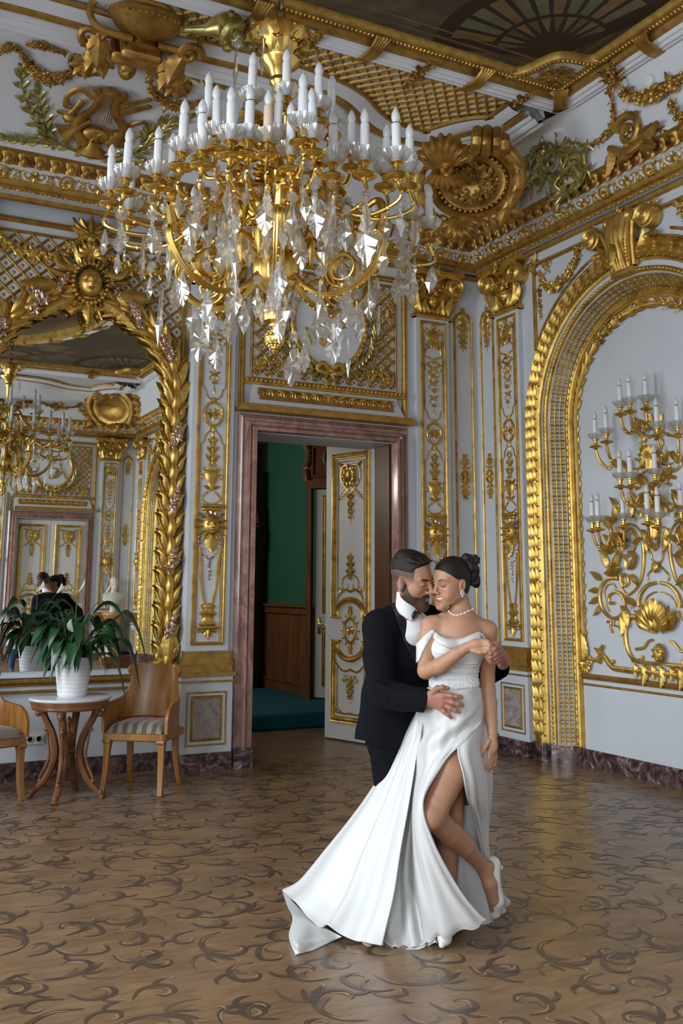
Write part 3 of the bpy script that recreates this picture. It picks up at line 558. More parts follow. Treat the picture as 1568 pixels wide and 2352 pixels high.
def pilaster(c, M, label, side):
    p = np.array(M)@np.array([c, 0, .15, 1]); t = thing('pilaster', label, 'pilaster', p[:3], 0, 'gilded pilasters')
    mb = MB(); w = .2; slab(mb, c-.2, c+.2, 1., 4.36, .14, w, M); wob(mb, 'shaft', WHITE, t, False)
    mb = MB(); pk = (MB(), MB()); mould(mb, rect(c-.141, 1.065, c+.141, 4.28), step(.03, .022, w), M, 0, True); pil_orn(mb, pk, c, M, w); wob(mb, 'shaft_ornament', GOLD, t); wob(pk[0], 'mask_hair', GOLDP, t); wob(pk[1], 'flower_swag', GOLDP, t)
    mb = MB(); capital(mb, c, M); wob(mb, 'capital', GOLD, t)
    mb = MB()                                           # stepped gilt base
    for z0, z1, e, wd in ((.985, 1.0, .215, .225), (.965, .985, .208, .215), (.94, .965, .215, .222), (.925, .94, .222, .228), (.9, .925, .23, .24), (.885, .9, .236, .246), (.82, .885, .23, .238), (.785, .82, .255, .265)): slab(mb, c-e, c+e, z0, z1, .14, wd, M)
    slab(mb, c-.25, c+.25, .735, .752, .14, .25, M); wob(mb, 'base_moulding', GOLDM, t, False)
    mb = MB(); slab(mb, c-.236, c+.236, .14, .735, .14, .235, M); slab(mb, c-.236, c+.236, .75, .79, .14, .24, M); wob(mb, 'pedestal', WHITE, t, False)
    mb = MB(); mould(mb, rect(c-.177, .214, c+.177, .65), hr(.016, .01, 4, .235), M, 0, True); mould(mb, rect(c-.132, .257, c+.132, .612), step(.022, .014, .235), M, 0, True); wob(mb, 'panel_moulding', GOLDM, t)
    mb = MB(); slab(mb, c-.125, c+.125, .265, .605, .2, .238, M); wob(mb, 'marble_panel', MARG, t, False)
    return t
pilaster(-3.132, WB, 'gilded white pilaster between the mirror and the open doorway, behind the chair', 'back')
pilaster(-.745, WB, 'gilded white pilaster right of the open doorway, behind the couple', 'back')
pilaster(.74, WR, 'gilded white pilaster between the room corner and the big gold arch', 'right')
pilaster(.745, WF, 'gilded pilaster seen in the mirror between closed door and corner', 'front')
pilaster(-YF-.74, WR, 'gilded pilaster seen in the mirror beside the far arch', 'right')
pilaster(3.132, WF, 'gilded pilaster left of the closed door in the mirror', 'front')
# ---------------------------------------------------------------- slim gold panels in the corner
def slim(c, M, label, h=.108):
    p = np.array(M)@np.array([c, 0, .15, 1]); t = thing('slim_panel', label, 'wall panel', p[:3], 0, 'slim corner panels'); w = .15
    mb = MB(); mould(mb, [(c-h, 1.0), (c+h, 1.0)]+arc((c, 4.35), h, 0, pi, 16), step(.026, .02, w), M, 0, True); wob(mb, 'panel_moulding', GOLD, t)
    mb = MB(); shell(mb, (c, 4.36, w), .075, 0, pi, M, 7, .4); ball(mb, (c, 4.37, w), 1, M, SPH2, 0, (.06, .07, .03)); flower(mb, (c, 4.49, w), .04, M)
    for s in (-1, 1): scroll(mb, (c+s*.065, 4.41), .03, pi/2, s*1.1, .009, M, 2, False, 0, w); scroll(mb, (c+s*.06, 4.29), .028, -pi/2, -s*1.1, .009, M, 2, False, 0, w)
    candelabra(mb, c, 4.28, 4.06, M, w, .9); wob(mb, 'crest_ornament', GOLD, t); mb = MB()
    roundel(mb, c, 2.69, M, w, .05, .06); candelabra(mb, c, 2.78, 2.93, M, w, .6); candelabra(mb, c, 2.6, 2.46, M, w, .6)
    for s in (-1, 1):
        for sv in (-1, 1): bar(mb, [(c, 2.69+sv*.08, w), (c+s*.06, 2.69+sv*.11, w), (c+s*.05, 2.69+sv*.17, w), (c+s*.015, 2.69+sv*.19, w)], .007, .005, M, .7, 6, 12)
    wob(mb, 'centre_ornament', GOLD, t)
slim(-.335, WB, 'slim gold-rimmed panel on the doorway wall right beside the room corner')
slim(.338, WR, 'slim gold-rimmed panel on the arch wall right beside the room corner')
slim(.338, WF, 'slim gold-rimmed panel beside the far corner seen in the mirror')
# ================================================================ ARCH BAYS
def arch_bay(c, label, full):
    M = WR; p = np.array(M)@np.array([c, 0, 0, 1]); t = thing('arch_surround', label, 'arch', p[:3], 0, 'gold wall arches')
    path = stilt(c, 1.36, 56, .16)
    mb = MB(); mould(mb, path, [(-a, b) for a, b in [(-.105, .15), (-.105, .175), (-.085, .185), (-.08, .17), (-.06, .2), (-.03, .215), (.03, .215), (.06, .2), (.08, .17), (.085, .185), (.105, .175), (.105, .15)]][::-1], M)
    P = even(path, 300); L = np.r_[0, np.cumsum(np.linalg.norm(np.diff(P, axis=0), axis=1))]; n = int(L[-1]/.105)
    for k in range(n):                                  # overlapping laurel band
        d = (k+.5)*L[-1]/n; i = np.searchsorted(L, d); tt = P[i]-P[i-1]; a = math.atan2(tt[1], tt[0]); up = a if P[i][0] < c else a+pi
        q = P[i]; nx = np.array([-sin(up), cos(up)])
        for s in (-1, 0, 1): leaf(mb, (*(q+nx*s*.042), .21-.008*abs(s)), up+s*.08, .125, .5, .6, M, LEAFS)
        if k % 2: ball(mb, (*q, .225), .018, M)
        for s in (-1, 1): ball(mb, (*(q+nx*s*.07), .2), .012, M)
    wob(mb, 'laurel_band', GOLD, t)
    mb = MB(); path = stilt(c, 1.185, 56, .16); mould(mb, path, [(-a, b) for a, b in hr(.05, .035, 6, .148)][::-1], M); pearls(mb, [(*q, .182) for q in path], .016, .045, M, 0, SPH, (1.3, .9, .7)); wob(mb, 'bead_moulding', GOLD, t)
    mb = MB()                                           # trellis in the sloping reveal
    def rv(s, f): # s path fraction, f 0..1 across
        r = 1.15-.1*f; w = .15-.15*f; Ls = [SPR-.16, pi*1.1, SPR-.16]; tot = sum(Ls); d = s*tot
        if d < Ls[0]: return np.array((c-r, .16+d, w))
        d -= Ls[0]
        if d < Ls[1]: a = pi-d/1.1; return np.array((c+r*cos(a), SPR+r*sin(a), w))
        return np.array((c+r, SPR-(d-Ls[1]), w))
    NS = 124; nrm = np.array
    for k in range(NS+1):
        s = k/NS; a, b = rv(s, 0), rv(s, 1); o = np.array((c, max(.16, min(SPR, a[1])), .3)); tube(mb, [a+(o-a)*.012, b+(o-b)*.012], .0085, 5, M, 0, 1, False, (0, 0, 1), False)
    for f in (.02, .27, .52, .77, .98): tube(mb, [rv(s, f)+(np.array((c, max(.16, min(SPR, rv(s, f)[1])), .3))-rv(s, f))*.012 for s in np.linspace(0, 1, 200)], .0085, 5, M, 0, 1, False, (0, 0, 1), False)
    for k in range(NS):
        for f in (.145, .395, .645, .875):
            q = rv((k+.5)/NS, f); o = np.array((c, max(.16, min(SPR, q[1])), .25)); ball(mb, q+(o-q)*.008, .009, M, SPH)
    wob(mb, 'reveal_trellis', GOLD, t)
    mb = MB(); mould(mb, stilt(c, 1.005, 56, .15), [(-a, b) for a, b in step(.085, .045, 0)][::-1], M); pearls(mb, [(*q, .03) for q in stilt(c, 1.035, 56, .15)], .01, .06, M, 0, SPH, (1.4, .8, .8)); wob(mb, 'inner_moulding', GOLD, t)
    # keystone: fluted console with ram-horn scrolls
    mb = MB(); z0, z1 = 4.28, 4.74
    mb.add(*grid(lambda i, j: (c+(i-.5)*2*(.1+.085*j**1.4)*1, z0+(z1-z0)*j, .19+.1*sin(pi*i)**.5*(.6+.4*j)+.05*sin(pi*j*.9)+.012*abs(sin(6*pi*i))), 37, 14), M)
    for s in (-1, 1):
        P = [np.array((c+s*.13, 4.3, .2)), (c+s*.15, 4.5, .23), (c+s*.2, 4.66, .26)]+[tuple(x) for x in spiral((c+s*.33, 4.66), .1, .02, pi if s > 0 else 0, -s*1.9, 20, .27)]
        P = smooth_path(P, 70); tube(mb, P, np.linspace(.022, .036, 70)*np.interp(np.linspace(0, 1, 70), [0, .7, 1], [1, 1, .5]), 8, M, 0, 1.5)
        T = M@basis((c+s*.33, 4.66, .17), (1, 0, 0), (0, 1, 0), (0, 0, 1)); lathe(mb, [(.1, 0), (.1, .1), (.07, .115), (0, .115)], 20, T)
        tube(mb, [(c+s*.06, 4.3+.44*x, .25+.06*sin(pi*x)) for x in np.linspace(0, 1, 14)], .016, 7, M); pearls(mb, [(c+s*.1, 4.32+.36*x, .26+.04*sin(pi*x)) for x in np.linspace(0, 1, 14)], .011, .03, M)
        leaf(mb, (c+s*.19, 4.4, .2), pi/2-s*.5, .2, .5, .7, M, ACAN); leaf(mb, (c+s*.32, 4.53, .2), -pi/2+s*1.2, .12, .5, .7, M, ACAN); ball(mb, (c+s*.29, 4.5, .21), .035, M); flower(mb, (c+s*.38, 4.76, .2), .06, M)
    T = M@basis((c, 4.745, .24), (0, 0, 1), (0, 1, 0), (1, 0, 0)); lathe(mb, [(.045, -.16), (.06, -.13), (.04, -.09), (.055, -.05), (.065, 0), (.055, .05), (.04, .09), (.06, .13), (.045, .16)], 14, T); flower(mb, (c, 4.79, .26), .07, M)
    slab(mb, c-.12, c+.12, 4.235, 4.285, .15, .25, M); leaf(mb, (c, 4.5, .33), -pi/2, .2, .6, .5, M, ACAN); wob(mb, 'keystone', GOLD, t)
    # laurel rod framing the inner panel
    mb = MB(); P = smooth_path([(c-.9, .86, 0)]+[(*q, 0) for q in arc((c, SPR), .9, pi, 0, 24)]+[(c+.9, .86, 0)], 10) if False else np.array([(c-.91, z, 0) for z in np.linspace(.9, SPR, 22)]+[(*q, 0) for q in arc((c, SPR), .91, pi, 0, 26)][1:]+[(c+.91, z, 0) for z in np.linspace(SPR, .9, 22)][1:])
    P[:, 2] = .018; tube(mb, P, .018, 7, M)
    for i in range(0, len(P)-1, 1):
        d = P[i+1]-P[i]; a = math.atan2(d[1], d[0]); a = a if P[i][0] < c else a+pi; big = 1.6 if P[i][1] > SPR else 1.
        for s in (-1, 1): leaf(mb, (P[i][0], P[i][1], .01), a+s*(.32 if i % 2 else .45), .085*big, .32, .4, M, LEAF)
    for s in (-1, 1):
        for k in range(3): z = 4.5; a = pi/2+s*(.32+.16*k); bow(mb, (c+.91*cos(a), SPR+.91*sin(a), .04), .045, M)
        scroll(mb, (c+s*.88, .9), .06, pi/2, s*1.2, .018, M, 4, True, 0, .01); shell(mb, (c+s*.9, .9, .01), .08, pi, 2*pi, M, 7, .4); leaf(mb, (c+s*.9, .9, .02), pi/2, .26, .4, .5, M, ACAN)
        bar(mb, [(c+s*.86, .93, .01), (c+s*.74, .93, .01), (c+s*.66, .96, .01), (c+s*.58, .89, .01), (c+s*.48, .87, .01), (c, .87, .01)], .02, .026, M, .8, 8, 40); scroll(mb, (c+s*.72, .93), .05, 0, -s*1.2, .014, M, 3, True, 0, .01)
        leaf(mb, (c+s*.66, .97, .02), pi/2-s*1.0, .12, .5, .7, M, ACAN); leaf(mb, (c+s*.72, 1.0, .02), pi/2+s*.8, .1, .5, .7, M, ACAN); ball(mb, (c+s*.55, .93, .02), .02, M)
    wob(mb, 'laurel_frame', GOLD, t)
    mb = MB()
    for z, h_ in ((.778, .05), (.706, .022)): mould(mb, [(c-.965, z), (c+.965, z)], step(h_, h_*.7, 0) if h_ > .03 else hr(h_, h_*.6, 5, 0), M)
    wob(mb, 'chair_rail', GOLDM, t)
    # spandrels with swags
    for s in (-1, 1):
        mb = MB(); gr = MB(); u0 = c-s*-1.29; u1 = c+s*.26; pr = step(.045, .028, .15); A = [(c+s*1.29, 3.86), (c+s*1.29, 4.72), (c+s*.3, 4.72)]
        a0 = math.atan2(4.6-SPR, .45); a1 = math.atan2(3.86-SPR, 1.29); r = 1.52
        pr2 = pr if s < 0 else [(-a, b) for a, b in pr][::-1]
        mould(mb, A, pr2[::1], M); mould(mb, [(c+s*r*cos(a), SPR+r*sin(a)) for a in np.linspace(a1, a0-.05, 18)], hr(.03, .022, 5, .15), M)
        leaf(mb, (c+s*1.29, 3.86, .15), -pi/2, .16, .4, .5, M, ACAN); ball(mb, (c+s*1.29, 3.72, .16), .02, M); flower(mb, (c+s*1.29, 4.72, .17), .08, M); leaf(mb, (c+s*1.29, 4.74, .16), pi/2+s*.6, .12, .5, .6, M); leaf(mb, (c+s*1.32, 4.68, .16), pi/2+s*2.3, .12, .5, .6, M); leaf(mb, (c+s*1.2, 4.74, .16), pi/2-s*1.4, .1, .5, .6, M)
        strand(gr, [(c+s*1.2, 4.62, .15), (c+s*1.05, 4.42, .16), (c+s*.85, 4.42, .17), (c+s*.68, 4.55, .16), (c+s*.6, 4.7, .15)], .062, M, 70); wob(gr, 'flower_swag', GOLD, t); gr = MB(); strand(gr, [(c+s*1.2, 4.6, .15), (c+s*1.205, 4.35, .15), (c+s*1.2, 4.16, .15)], .042, M, 26); wob(gr, 'flower_drop', GOLD, t); gr = MB()
        bow(gr, (c+s*1.08, 4.66, .16), .06, M); wob(gr, 'ribbon_bow', GOLD, t); gr = MB(); bow(gr, (c+s*.62, 4.68, .16), .06, M)
        wob(mb, 'spandrel_moulding', GOLDM, t); wob(gr, 'ribbon_bow', GOLD, t)
    return t
arch_bay(ARC[0], 'large gold arch with trellis reveal framing the candle sconce panel', True)
arch_bay(ARC[2], 'gold arch by the far corner, seen only in the mirror', False)
# ================================================================ CEILING MOULDINGS
ID = np.eye(4); MIRY = np.diag([1., -1, 1, 1]); MIRY[1, 3] = YF
def flutes(d0, z0, d1, z1, n=3, amp=.022, drop=.05):       # white fluted band hanging under the cove edge
    out = []
    for i in range(n*6+1):
        t = i/(n*6); out.append((d0+(d1-d0)*t, z0+(z1-z0)*t-drop*sin(pi*t)**.6-amp*abs(sin(n*pi*t))))
    return out
mb = MB(); prof = flutes(-.03, ZB, .19, ZB+.05); gp = [(.185, ZB+.02), (.2, ZB-.005), (.24, ZB-.005), (.262, ZB+.02), (.265, ZB+.06)]; cp = [(.265, ZB+.05), (.29, ZB+.0), (.36, ZB+.012), (.42, ZB+.05)]
for f in (ID, MIRY):
    for pr, mi in ((prof, 0), (gp, 1), (cp, 0), ([(.41, ZB+.05), (.415, ZB+.03), (.44, ZB+.03), (.445, ZB+.06)], 1)): mould(mb, [p for p in dens[::1]][::-1] if False else dens, pr[::1], f, mi)
S(mb, 'trim_5', [WHITER, GOLDM], RD(50))
mb = MB(); x0, x1, y0, y1 = FRAME; RP = [(x0-.2, y0-.2), (x1+.2, y0-.2), (x1+.2, y1+.2), (x0-.2, y1+.2)]
mould(mb, RP, flutes(-.02, 5.78, .1, 5.83, 3, .014, .03), ID, 0, True); mould(mb, RP, [(.095, 5.83), (.1, 5.815), (.135, 5.815), (.14, 5.84), (.15, 5.86), (.18, 5.865)], ID, 1, True)
mould(mb, RP, [(.17, 5.9), (.175, 5.865), (.19, 5.85), (.225, 5.85), (.25, 5.87), (.26, 5.92)], ID, 1, True)
def frame_eggs(path, r, gap, w, s): pearls(eg, path, r, gap, ID, 0, SPH, s, False, w)
eg = MB(); frame_eggs([(x1, y0), (x1, y1), (x0, y1), (x0, y0), (x1, y0)], .021, .037, 5.85, (.9, 1.1, .8))
# chamfered corners with rosettes
for f in (ID, MIRY, np.array([[-1, 0, 0, XL], [0, 1, 0, 0], [0, 0, 1, 0], [0, 0, 0, 1.]]), np.array([[-1, 0, 0, XL], [0, -1, 0, YF], [0, 0, 1, 0], [0, 0, 0, 1.]])):
    A = np.array((-1.36, y1+.03)); Bq = np.array((x1+.03, -2.95)); Cc = np.array((x1+.03, y1+.03)); mid = np.array((-1.13, -2.76))
    P = smooth_path([(*A, 0), (*(A*.72+mid*.28+np.array((.06, .0))), 0), (*mid, 0), (*(Bq*.72+mid*.28+np.array((.0, .06))), 0), (*Bq, 0)], 26)[:, :2]
    mb.add([(*Cc, 5.868)]+[(*p, 5.868) for p in P], [[0, i+2, i+1] for i in range(25)], f, 0)
    mould(mb, P, [(-.03, 5.93), (-.03, 5.86), (-.015, 5.845), (.02, 5.845), (.035, 5.86), (.035, 5.93)], f, 1); pearls(eg, P, .02, .036, f, 0, SPH, (.9, 1.1, .8), False, 5.845)
    M = f@basis((-.98, -2.55, 5.862), (1, 0, 0), (0, -1, 0), (0, 0, -1))
    mould(mb, arc((0, 0), .14, 0, 2*pi, 24)[:-1], hr(.02, .014, 4, 0), M, 1, True)
    for k in range(10): a = k*pi/5; leaf(eg, (.05*cos(a), .05*sin(a), .005), a, .14, .42, .3, M, LEAFS)
    flower(eg, (0, 0, .01), .075, M, 8, .7)
    mould(mb, [A+(.05, -.08), Cc+(-.05, -.04), Bq+(-.07, .05)], hr(.035, .015, 4, 5.864), f@np.diag([1, 1, 1, 1.]), 1)
t5 = S(mb, 'trim_6', [WHITER, GOLDM], RD(50)); eg.obj('egg_moulding', GOLDA, t5)
# oval ring in the painted flat
mb = MB(); oc = ((x0+x1)/2, (y0+y1)/2); OV = [(oc[0]+1.9*cos(a), oc[1]+2.7*sin(a)) for a in np.linspace(0, 2*pi, 80, False)]
mould(mb, OV, [(-.22, CZ), (-.22, 5.86), (-.19, 5.83), (-.14, 5.85), (-.1, 5.81), (-.06, 5.85), (-.03, 5.82)], ID, 0, True); mould(mb, OV, [(-.03, 5.85), (-.02, 5.79), (.03, 5.77), (.08, 5.8), (.09, CZ)], ID, 1, True)
for k in range(24): a = k*2*pi/24; bow_ = smooth_path([(oc[0]+r*cos(a+o), oc[1]+r*1.4*sin(a+o), z) for r, o, z in ((1.86, 0, 5.77), (1.97, .03, 5.79), (2.08, .05, 5.82), (2.15, .06, 5.9))], 8); tube(mb, bow_, .05, 6, None, 1, .5)
S(mb, 'trim_7', [WHITER, GOLD])
# ribbon ties and flower drops round the frame: each a little thing fixed on the moulding
def tie(p, nrm, label, flowers, grp):
    n = np.array(nrm, float); x = np.cross((0, 0, 1.), n); M = basis(p, x, n, (0, 0, -1)); mb = MB()     # v toward the wall, w down
    if flowers:
        strand(mb, [(0, -.16, .05), (.0, -.03, .04), (.02, .1, .05), (.03, .24, .1)], .055, M, 26)
        for a in (.6, 2.5, 4.2, 5.3): leaf(mb, (.02, .05, .05), a, .13, .4, .4, M, LEAF)
        o = mb.obj('flower_drop', GOLDA); return tag(o, label, 'flower drop', grp)
    for k in range(5): s = (k-2)*.022; tube(mb, smooth_path([(s*1.3-.03, -.17, -.01), (s-.01, -.12, .035), (s, -.02, .065), (s+.02, .07, .055), (s*1.5+.05, .2, .02)], 12), .016, 6, M)
    return tag(mb.obj('ribbon_tie', GOLDA), label, 'ribbon', grp)
for i, x in enumerate((-2.62, -1.61, -3.63)): tie((x, FRAME[3]+.12, 5.82), (0, 1, 0), ['gold ribbon tie on the ceiling moulding beside the chandelier stem', 'gold ribbon tie on the ceiling moulding above the corner cartouche', 'gold ribbon tie on the ceiling moulding behind the chandelier crown'][i], False, 'ribbon ties on the ceiling frame')
for i, x in enumerate((-2.12, -1.09, -3.12)): tie((x, FRAME[3]+.12, 5.82), (0, 1, 0), ['gold flower drop on the ceiling moulding over the trellis field', 'gold flower drop beside the rosette corner of the ceiling frame', 'gold flower drop on the ceiling moulding close behind the chandelier chain'][i], True, 'flower drops on the ceiling frame')
for i, y in enumerate((-3.35, -4.35)): tie((FRAME[1]+.13, y, 5.82), (1, 0, 0), ['gold ribbon tie on the ceiling moulding above the arch wall', 'gold ribbon tie further along above the arch wall, cut by the edge'][i], False, 'ribbon ties on the ceiling frame')
tie((FRAME[1]+.13, -2.88, 5.82), (1, 0, 0), 'gold flower drop on the ceiling moulding above the arch wall garlands', True, 'flower drops on the ceiling frame')
tie((FRAME[1]+.08, FRAME[3]+.08, 5.82), (.7, .7, 0), 'gold ribbon tie wrapping the outer corner of the ceiling frame', False, 'ribbon ties on the ceiling frame')
for i, x in enumerate((-1.75, -3.2, -5.2, -6.6)): tie((x, YF-FRAME[3]-.12, 5.82), (0, -1, 0), 'gold ribbon tie on the far ceiling moulding, seen only in the mirror', False, 'far ribbon ties')
# gilt trellis in the ceiling field
tp = Matrix(); mb = MB(); slope = (5.79-ZB-.05)/.75
def field_z(x, y): t = np.clip((np.interp(x, dens[::-1, 0], dens[::-1, 1])-.43-y)/max(.05, np.interp(x, dens[::-1, 0], dens[::-1, 1])-.43-(FRAME[3]+.2)), 0, 1); return ZB+.06+t*(5.79-ZB-.06)
def in_field(x, y): return FRAME[3]+.2 < y < np.interp(x, dens[::-1, 0], dens[::-1, 1])-.43 and XL+1.15 < x < -1.12
def field_trellis(mb, f):
    tmp = MB(); trellis(tmp, in_field, (-4.2 if f is ID else -8, -2.2, -1, -1.2), .085, None, .0, .026, True, pi/4+.1, 0)
    V = np.concatenate(tmp.V); V[:, 2] = np.array([field_z(x, y) for x, y in V[:, :2]])-V[:, 2]*1.; tmp.V = [V]; mb.merge(tmp, f)
field_trellis(mb, ID); tag(mb.obj('ceiling_trellis', GOLDM), 'gilt diamond trellis covering the sloping ceiling field by the corner', 'trellis')
# ================================================================ COVE CARVINGS
def CVz(x, y):                                             # height of the back cove above plan point
    yt = np.interp(x, dens[::-1, 0], dens[::-1, 1]); t = np.clip((-y-CW)/(-yt-CW), 0, 1)**(1/1.5); return CZ0+(ZB-CZ0)*(1-(1-t)**1.8)
def CV(px, py):
    d = ray(px, py); lo, hi = 4., 9.5
    for _ in range(40):
        m = (lo+hi)/2; p = CAM+d*m
        if p[1] > -CW or p[2] > CVz(p[0], p[1]): hi = m
        else: lo = m
    return CAM+d*lo
def CVR(px, py):                                           # right cove
    d = ray(px, py); lo, hi = 4., 9.5
    for _ in range(40):
        m = (lo+hi)/2; p = CAM+d*m; t = np.clip((-p[0]-CW)/(.6-CW), 0, 1)**(1/1.5)
        if p[0] > -CW or p[2] > CZ0+(5.78-CZ0)*(1-(1-t)**1.8): hi = m
        else: lo = m
    return CAM+d*lo
def anchor(px, py, f, ax):     # tangent frame on the cove at a pixel; ax: along-wall direction
    p = f(px, py); a, b = f(px+25, py), f(px, py-25); x = np.array(ax, float); u = b-p; u -= x*(u@x); u /= np.linalg.norm(u); n = np.cross(x, u); M = basis(p, x, u, n); Mi = np.linalg.inv(M)
    return M, (lambda X, Y, w=0.: tuple(((Mi@np.r_[f(X, Y), 1])[:3]+(0, 0, w))))
def carve(name, label, cat, mb, m, group=None): return tag(mb.obj(name, m), label, cat, group)
M, J = anchor(235, 262, CV, (1, 0, 0))
t = thing('lyre_trophy', 'gold carved trophy of lyre, horn and lute on the cove left of the chandelier', 'carving', M[:3, 3])
mb = MB()
for s, pts in ((1, [(195, 320), (172, 290), (185, 262), (215, 240), (228, 210), (216, 195)]), (-1, [(245, 325), (282, 300), (275, 270), (262, 250), (268, 222), (290, 208)])):
    bar(mb, [J(*p, .04) for p in pts], .045, .03, M, .8, 8, 26)
ball(mb, J(218, 305, .03), 1, M, SPH2, 0, (.13, .09, .06)); flower(mb, J(218, 300, .09), .06, M); ball(mb, J(253, 203, .05), 1, M, SPH, 0, (.07, .04, .05))
bar(mb, [J(222, 205, .05), J(292, 215, .05)], .025, .025, M)
P0 = np.array(J(210, 340, .03)); lathe(mb, [(.13, -.03), (.14, -.01), (.1, .02), (.06, .05), (.05, .1)], 18, M@basis(P0, (1, 0, 0), (0, 0, .6), (0, 1, 0))); wob(mb, 'lyre_frame', GOLDA, t)
mb = MB()
for k in range(7): bar(mb, [J(237+k*5.3, 208+k*.6, .055), J(218+k*5.3, 276+k*.6, .06)], .0045, .0045, M, 1, 5)
wob(mb, 'string', GOLDA, t)
mb = MB(); a, b = np.array(J(143, 298, .06)), np.array(J(205, 270, .05)); hz = M[:3, :3]
lathe(mb, [(.085, 0), (.095, -.01), (.09, .0), (.05, .07), (.03, .16), (.025, .26), (.0, .27)], 16, M@align(a, b-a)); lathe(mb, [(.06, 0.0), (.03, .04), (.0, .045)], 16, M@align(a, b-a)); bar(mb, [J(180, 300, .04), J(178, 330, .05), J(160, 330, .05)], .02, .01, M, .7, 6, 10); wob(mb, 'horn', GOLDA, t)
mb = MB(); ball(mb, J(272, 316, .02), 1, M, SPH2, 0, (.12, .09, .05)); pearls(mb, [tuple(np.array(J(272, 316, .03))+(.115*cos(a), .085*sin(a), 0)) for a in np.linspace(0, 2*pi, 24)], .012, .035, M); bar(mb, [J(255, 300, .05), J(235, 280, .06)], .025, .015, M); wob(mb, 'lute', GOLDA, t)
mb = MB()
for k in range(5): bar(mb, [J(258+k*2, 262-k*7, .04), J(338+k%2*6, 238-k*6+k % 3*4, .06)], .014, .011, M, 1, 6); ball(mb, J(338+k % 2*6, 238-k*6+k % 3*4, .06), .018, M)
bar(mb, [J(290, 290), J(330, 275, .03), J(338, 300, .02), J(310, 310, .03)], .025, .012, M, .6, 6, 16); wob(mb, 'arrow_bundle', GOLDA, t)
mb = MB(); bar(mb, [J(215, 215, .05), J(185, 195, .05), J(155, 210, .05), J(150, 235, .04), J(165, 240, .03)], .03, .018, M, .5, 6, 22); bar(mb, [J(190, 225, .03), J(160, 255, .03), J(130, 250, .02)], .03, .014, M, .5, 6, 14); ball(mb, J(160, 265, .03), 1, M, SPH, 0, (.07, .05, .04)); wob(mb, 'ribbon', GOLDA, t)
mb = MB(); strand(mb, [J(150, 280), J(165, 250), J(150, 225)], .03, M, 12); wob(mb, 'flower_spray', GOLDA, t)
for nm, lab, segs in (('laurel_branch', 'green-gold laurel branch on the cove left of the lyre trophy', [[(215, 358), (150, 335), (95, 300), (65, 240), (48, 180), (60, 160)], [(130, 330), (60, 322), (8, 318)], [(110, 310), (98, 260), (88, 210)]]), ('laurel_branch', 'green-gold laurel branch on the cove behind the chandelier candles', [[(230, 362), (300, 350), (345, 330), (385, 290), (425, 270)], [(330, 335), (340, 310), (350, 300)], [(360, 310), (375, 285), (385, 278)], [(245, 360), (300, 375), (345, 372)]])):
    mb = MB()
    for k, g in enumerate(segs): sprig(mb, [J(*p, .015) for p in g], .135, M, [11, 6, 6, 6][k], 0, 0, True, .42, .014)
    carve(nm, lab, 'carving', mb, GOLDG, 'laurel branches on the cove')
for i, (pts, r, lab) in enumerate((([(46, 112), (70, 148), (100, 170), (128, 172), (160, 165), (192, 150)], .062, 'gold fruit garland swag on the cove above the lyre, left one'), ([(340, 165), (352, 205), (380, 230), (415, 238), (455, 232), (495, 215)], .062, 'gold fruit garland swag on the cove beside the chandelier candles'), ([(-30, 120), (10, 105), (40, 105)], .045, 'gold garland end at the left edge under the white ceiling band'), ([(425, 165), (470, 180), (515, 195)], .045, 'small gold garland hanging between rosette and chandelier stem'), ([(62, 95), (95, 100), (150, 118)], .04, 'thin gold garland running from ribbon to rosette on the left cove'))):
    mb = MB(); strand(mb, [J(*p, .02) for p in pts], r, M, 20+int(len(pts)*9)); carve('fruit_garland', lab, 'garland', mb, GOLDA, 'garlands on the mirror-side cove')
for (x, y, lab) in ((195, 142, 'gold rosette on the cove above the lyre, left of the urn foot'), (405, 192, 'gold rosette on the cove right of the urn foot')):
    mb = MB(); flower(mb, J(x, y, .03), .13, M, 8, .5, .2); flower(mb, J(x, y, .06), .06, M, 6, .6); mould(mb, [np.array(J(x, y))[:2]+(.12*cos(a), .12*sin(a)) for a in np.linspace(0, 2*pi, 24, False)], hr(.03, .02, 5, J(x, y)[2]+.01), M, 0, True); carve('cove_rosette', lab, 'rosette', mb, GOLDA, 'rosettes on the cove')
for s, (x, y), lab in ((-1, (222, 95), 'gold acanthus scroll breaking the white band left of the urn pedestal'), (1, (412, 140), 'gold acanthus scroll breaking the white band right of the urn pedestal')):
    mb = MB()
    for k, (dx, dy, a, L) in enumerate(((0, 0, -1.2, .3), (-12*s, 8, -1.9, .26), (14*s, -6, -.7, .26), (4, -18, -1.4, .28), (-20 * s, -16, -2.2, .2))): leaf(mb, J(x+dx, y-20+dy, .09), a if s < 0 else -pi-a, L, .6, .6, M, ACAN)
    P0 = J(x-s*-18, y-35, .1); scroll(mb, P0, .1, 0, s*1.4, .035, M, 3, False, 0, P0[2]); carve('acanthus_scroll', lab, 'carving', mb, GOLDA, 'acanthus scrolls beside the urn')
mb = MB(); mask(mb, J(290, 148, .06), .09, M); box(mb, J(310, 112, .1), (.4, .1, .2), M, 0, .02); box(mb, J(318, 88, .14), (.3, .07, .24), M, 0, .02)
for s in (-1, 1): bar(mb, [J(290+s*30, 150, .03), J(290+s*55, 140, .03), J(290+s*75, 158, .02), J(290+s*62, 172, .01)], .018, .009, M, .7, 6, 14); leaf(mb, J(300+s*40, 130, .05), -pi/2+s*.8, .2, .5, .6, M, ACAN)
carve('urn_pedestal', 'gold pedestal with small mask carrying the urn above the cove', 'pedestal', mb, GOLDA)
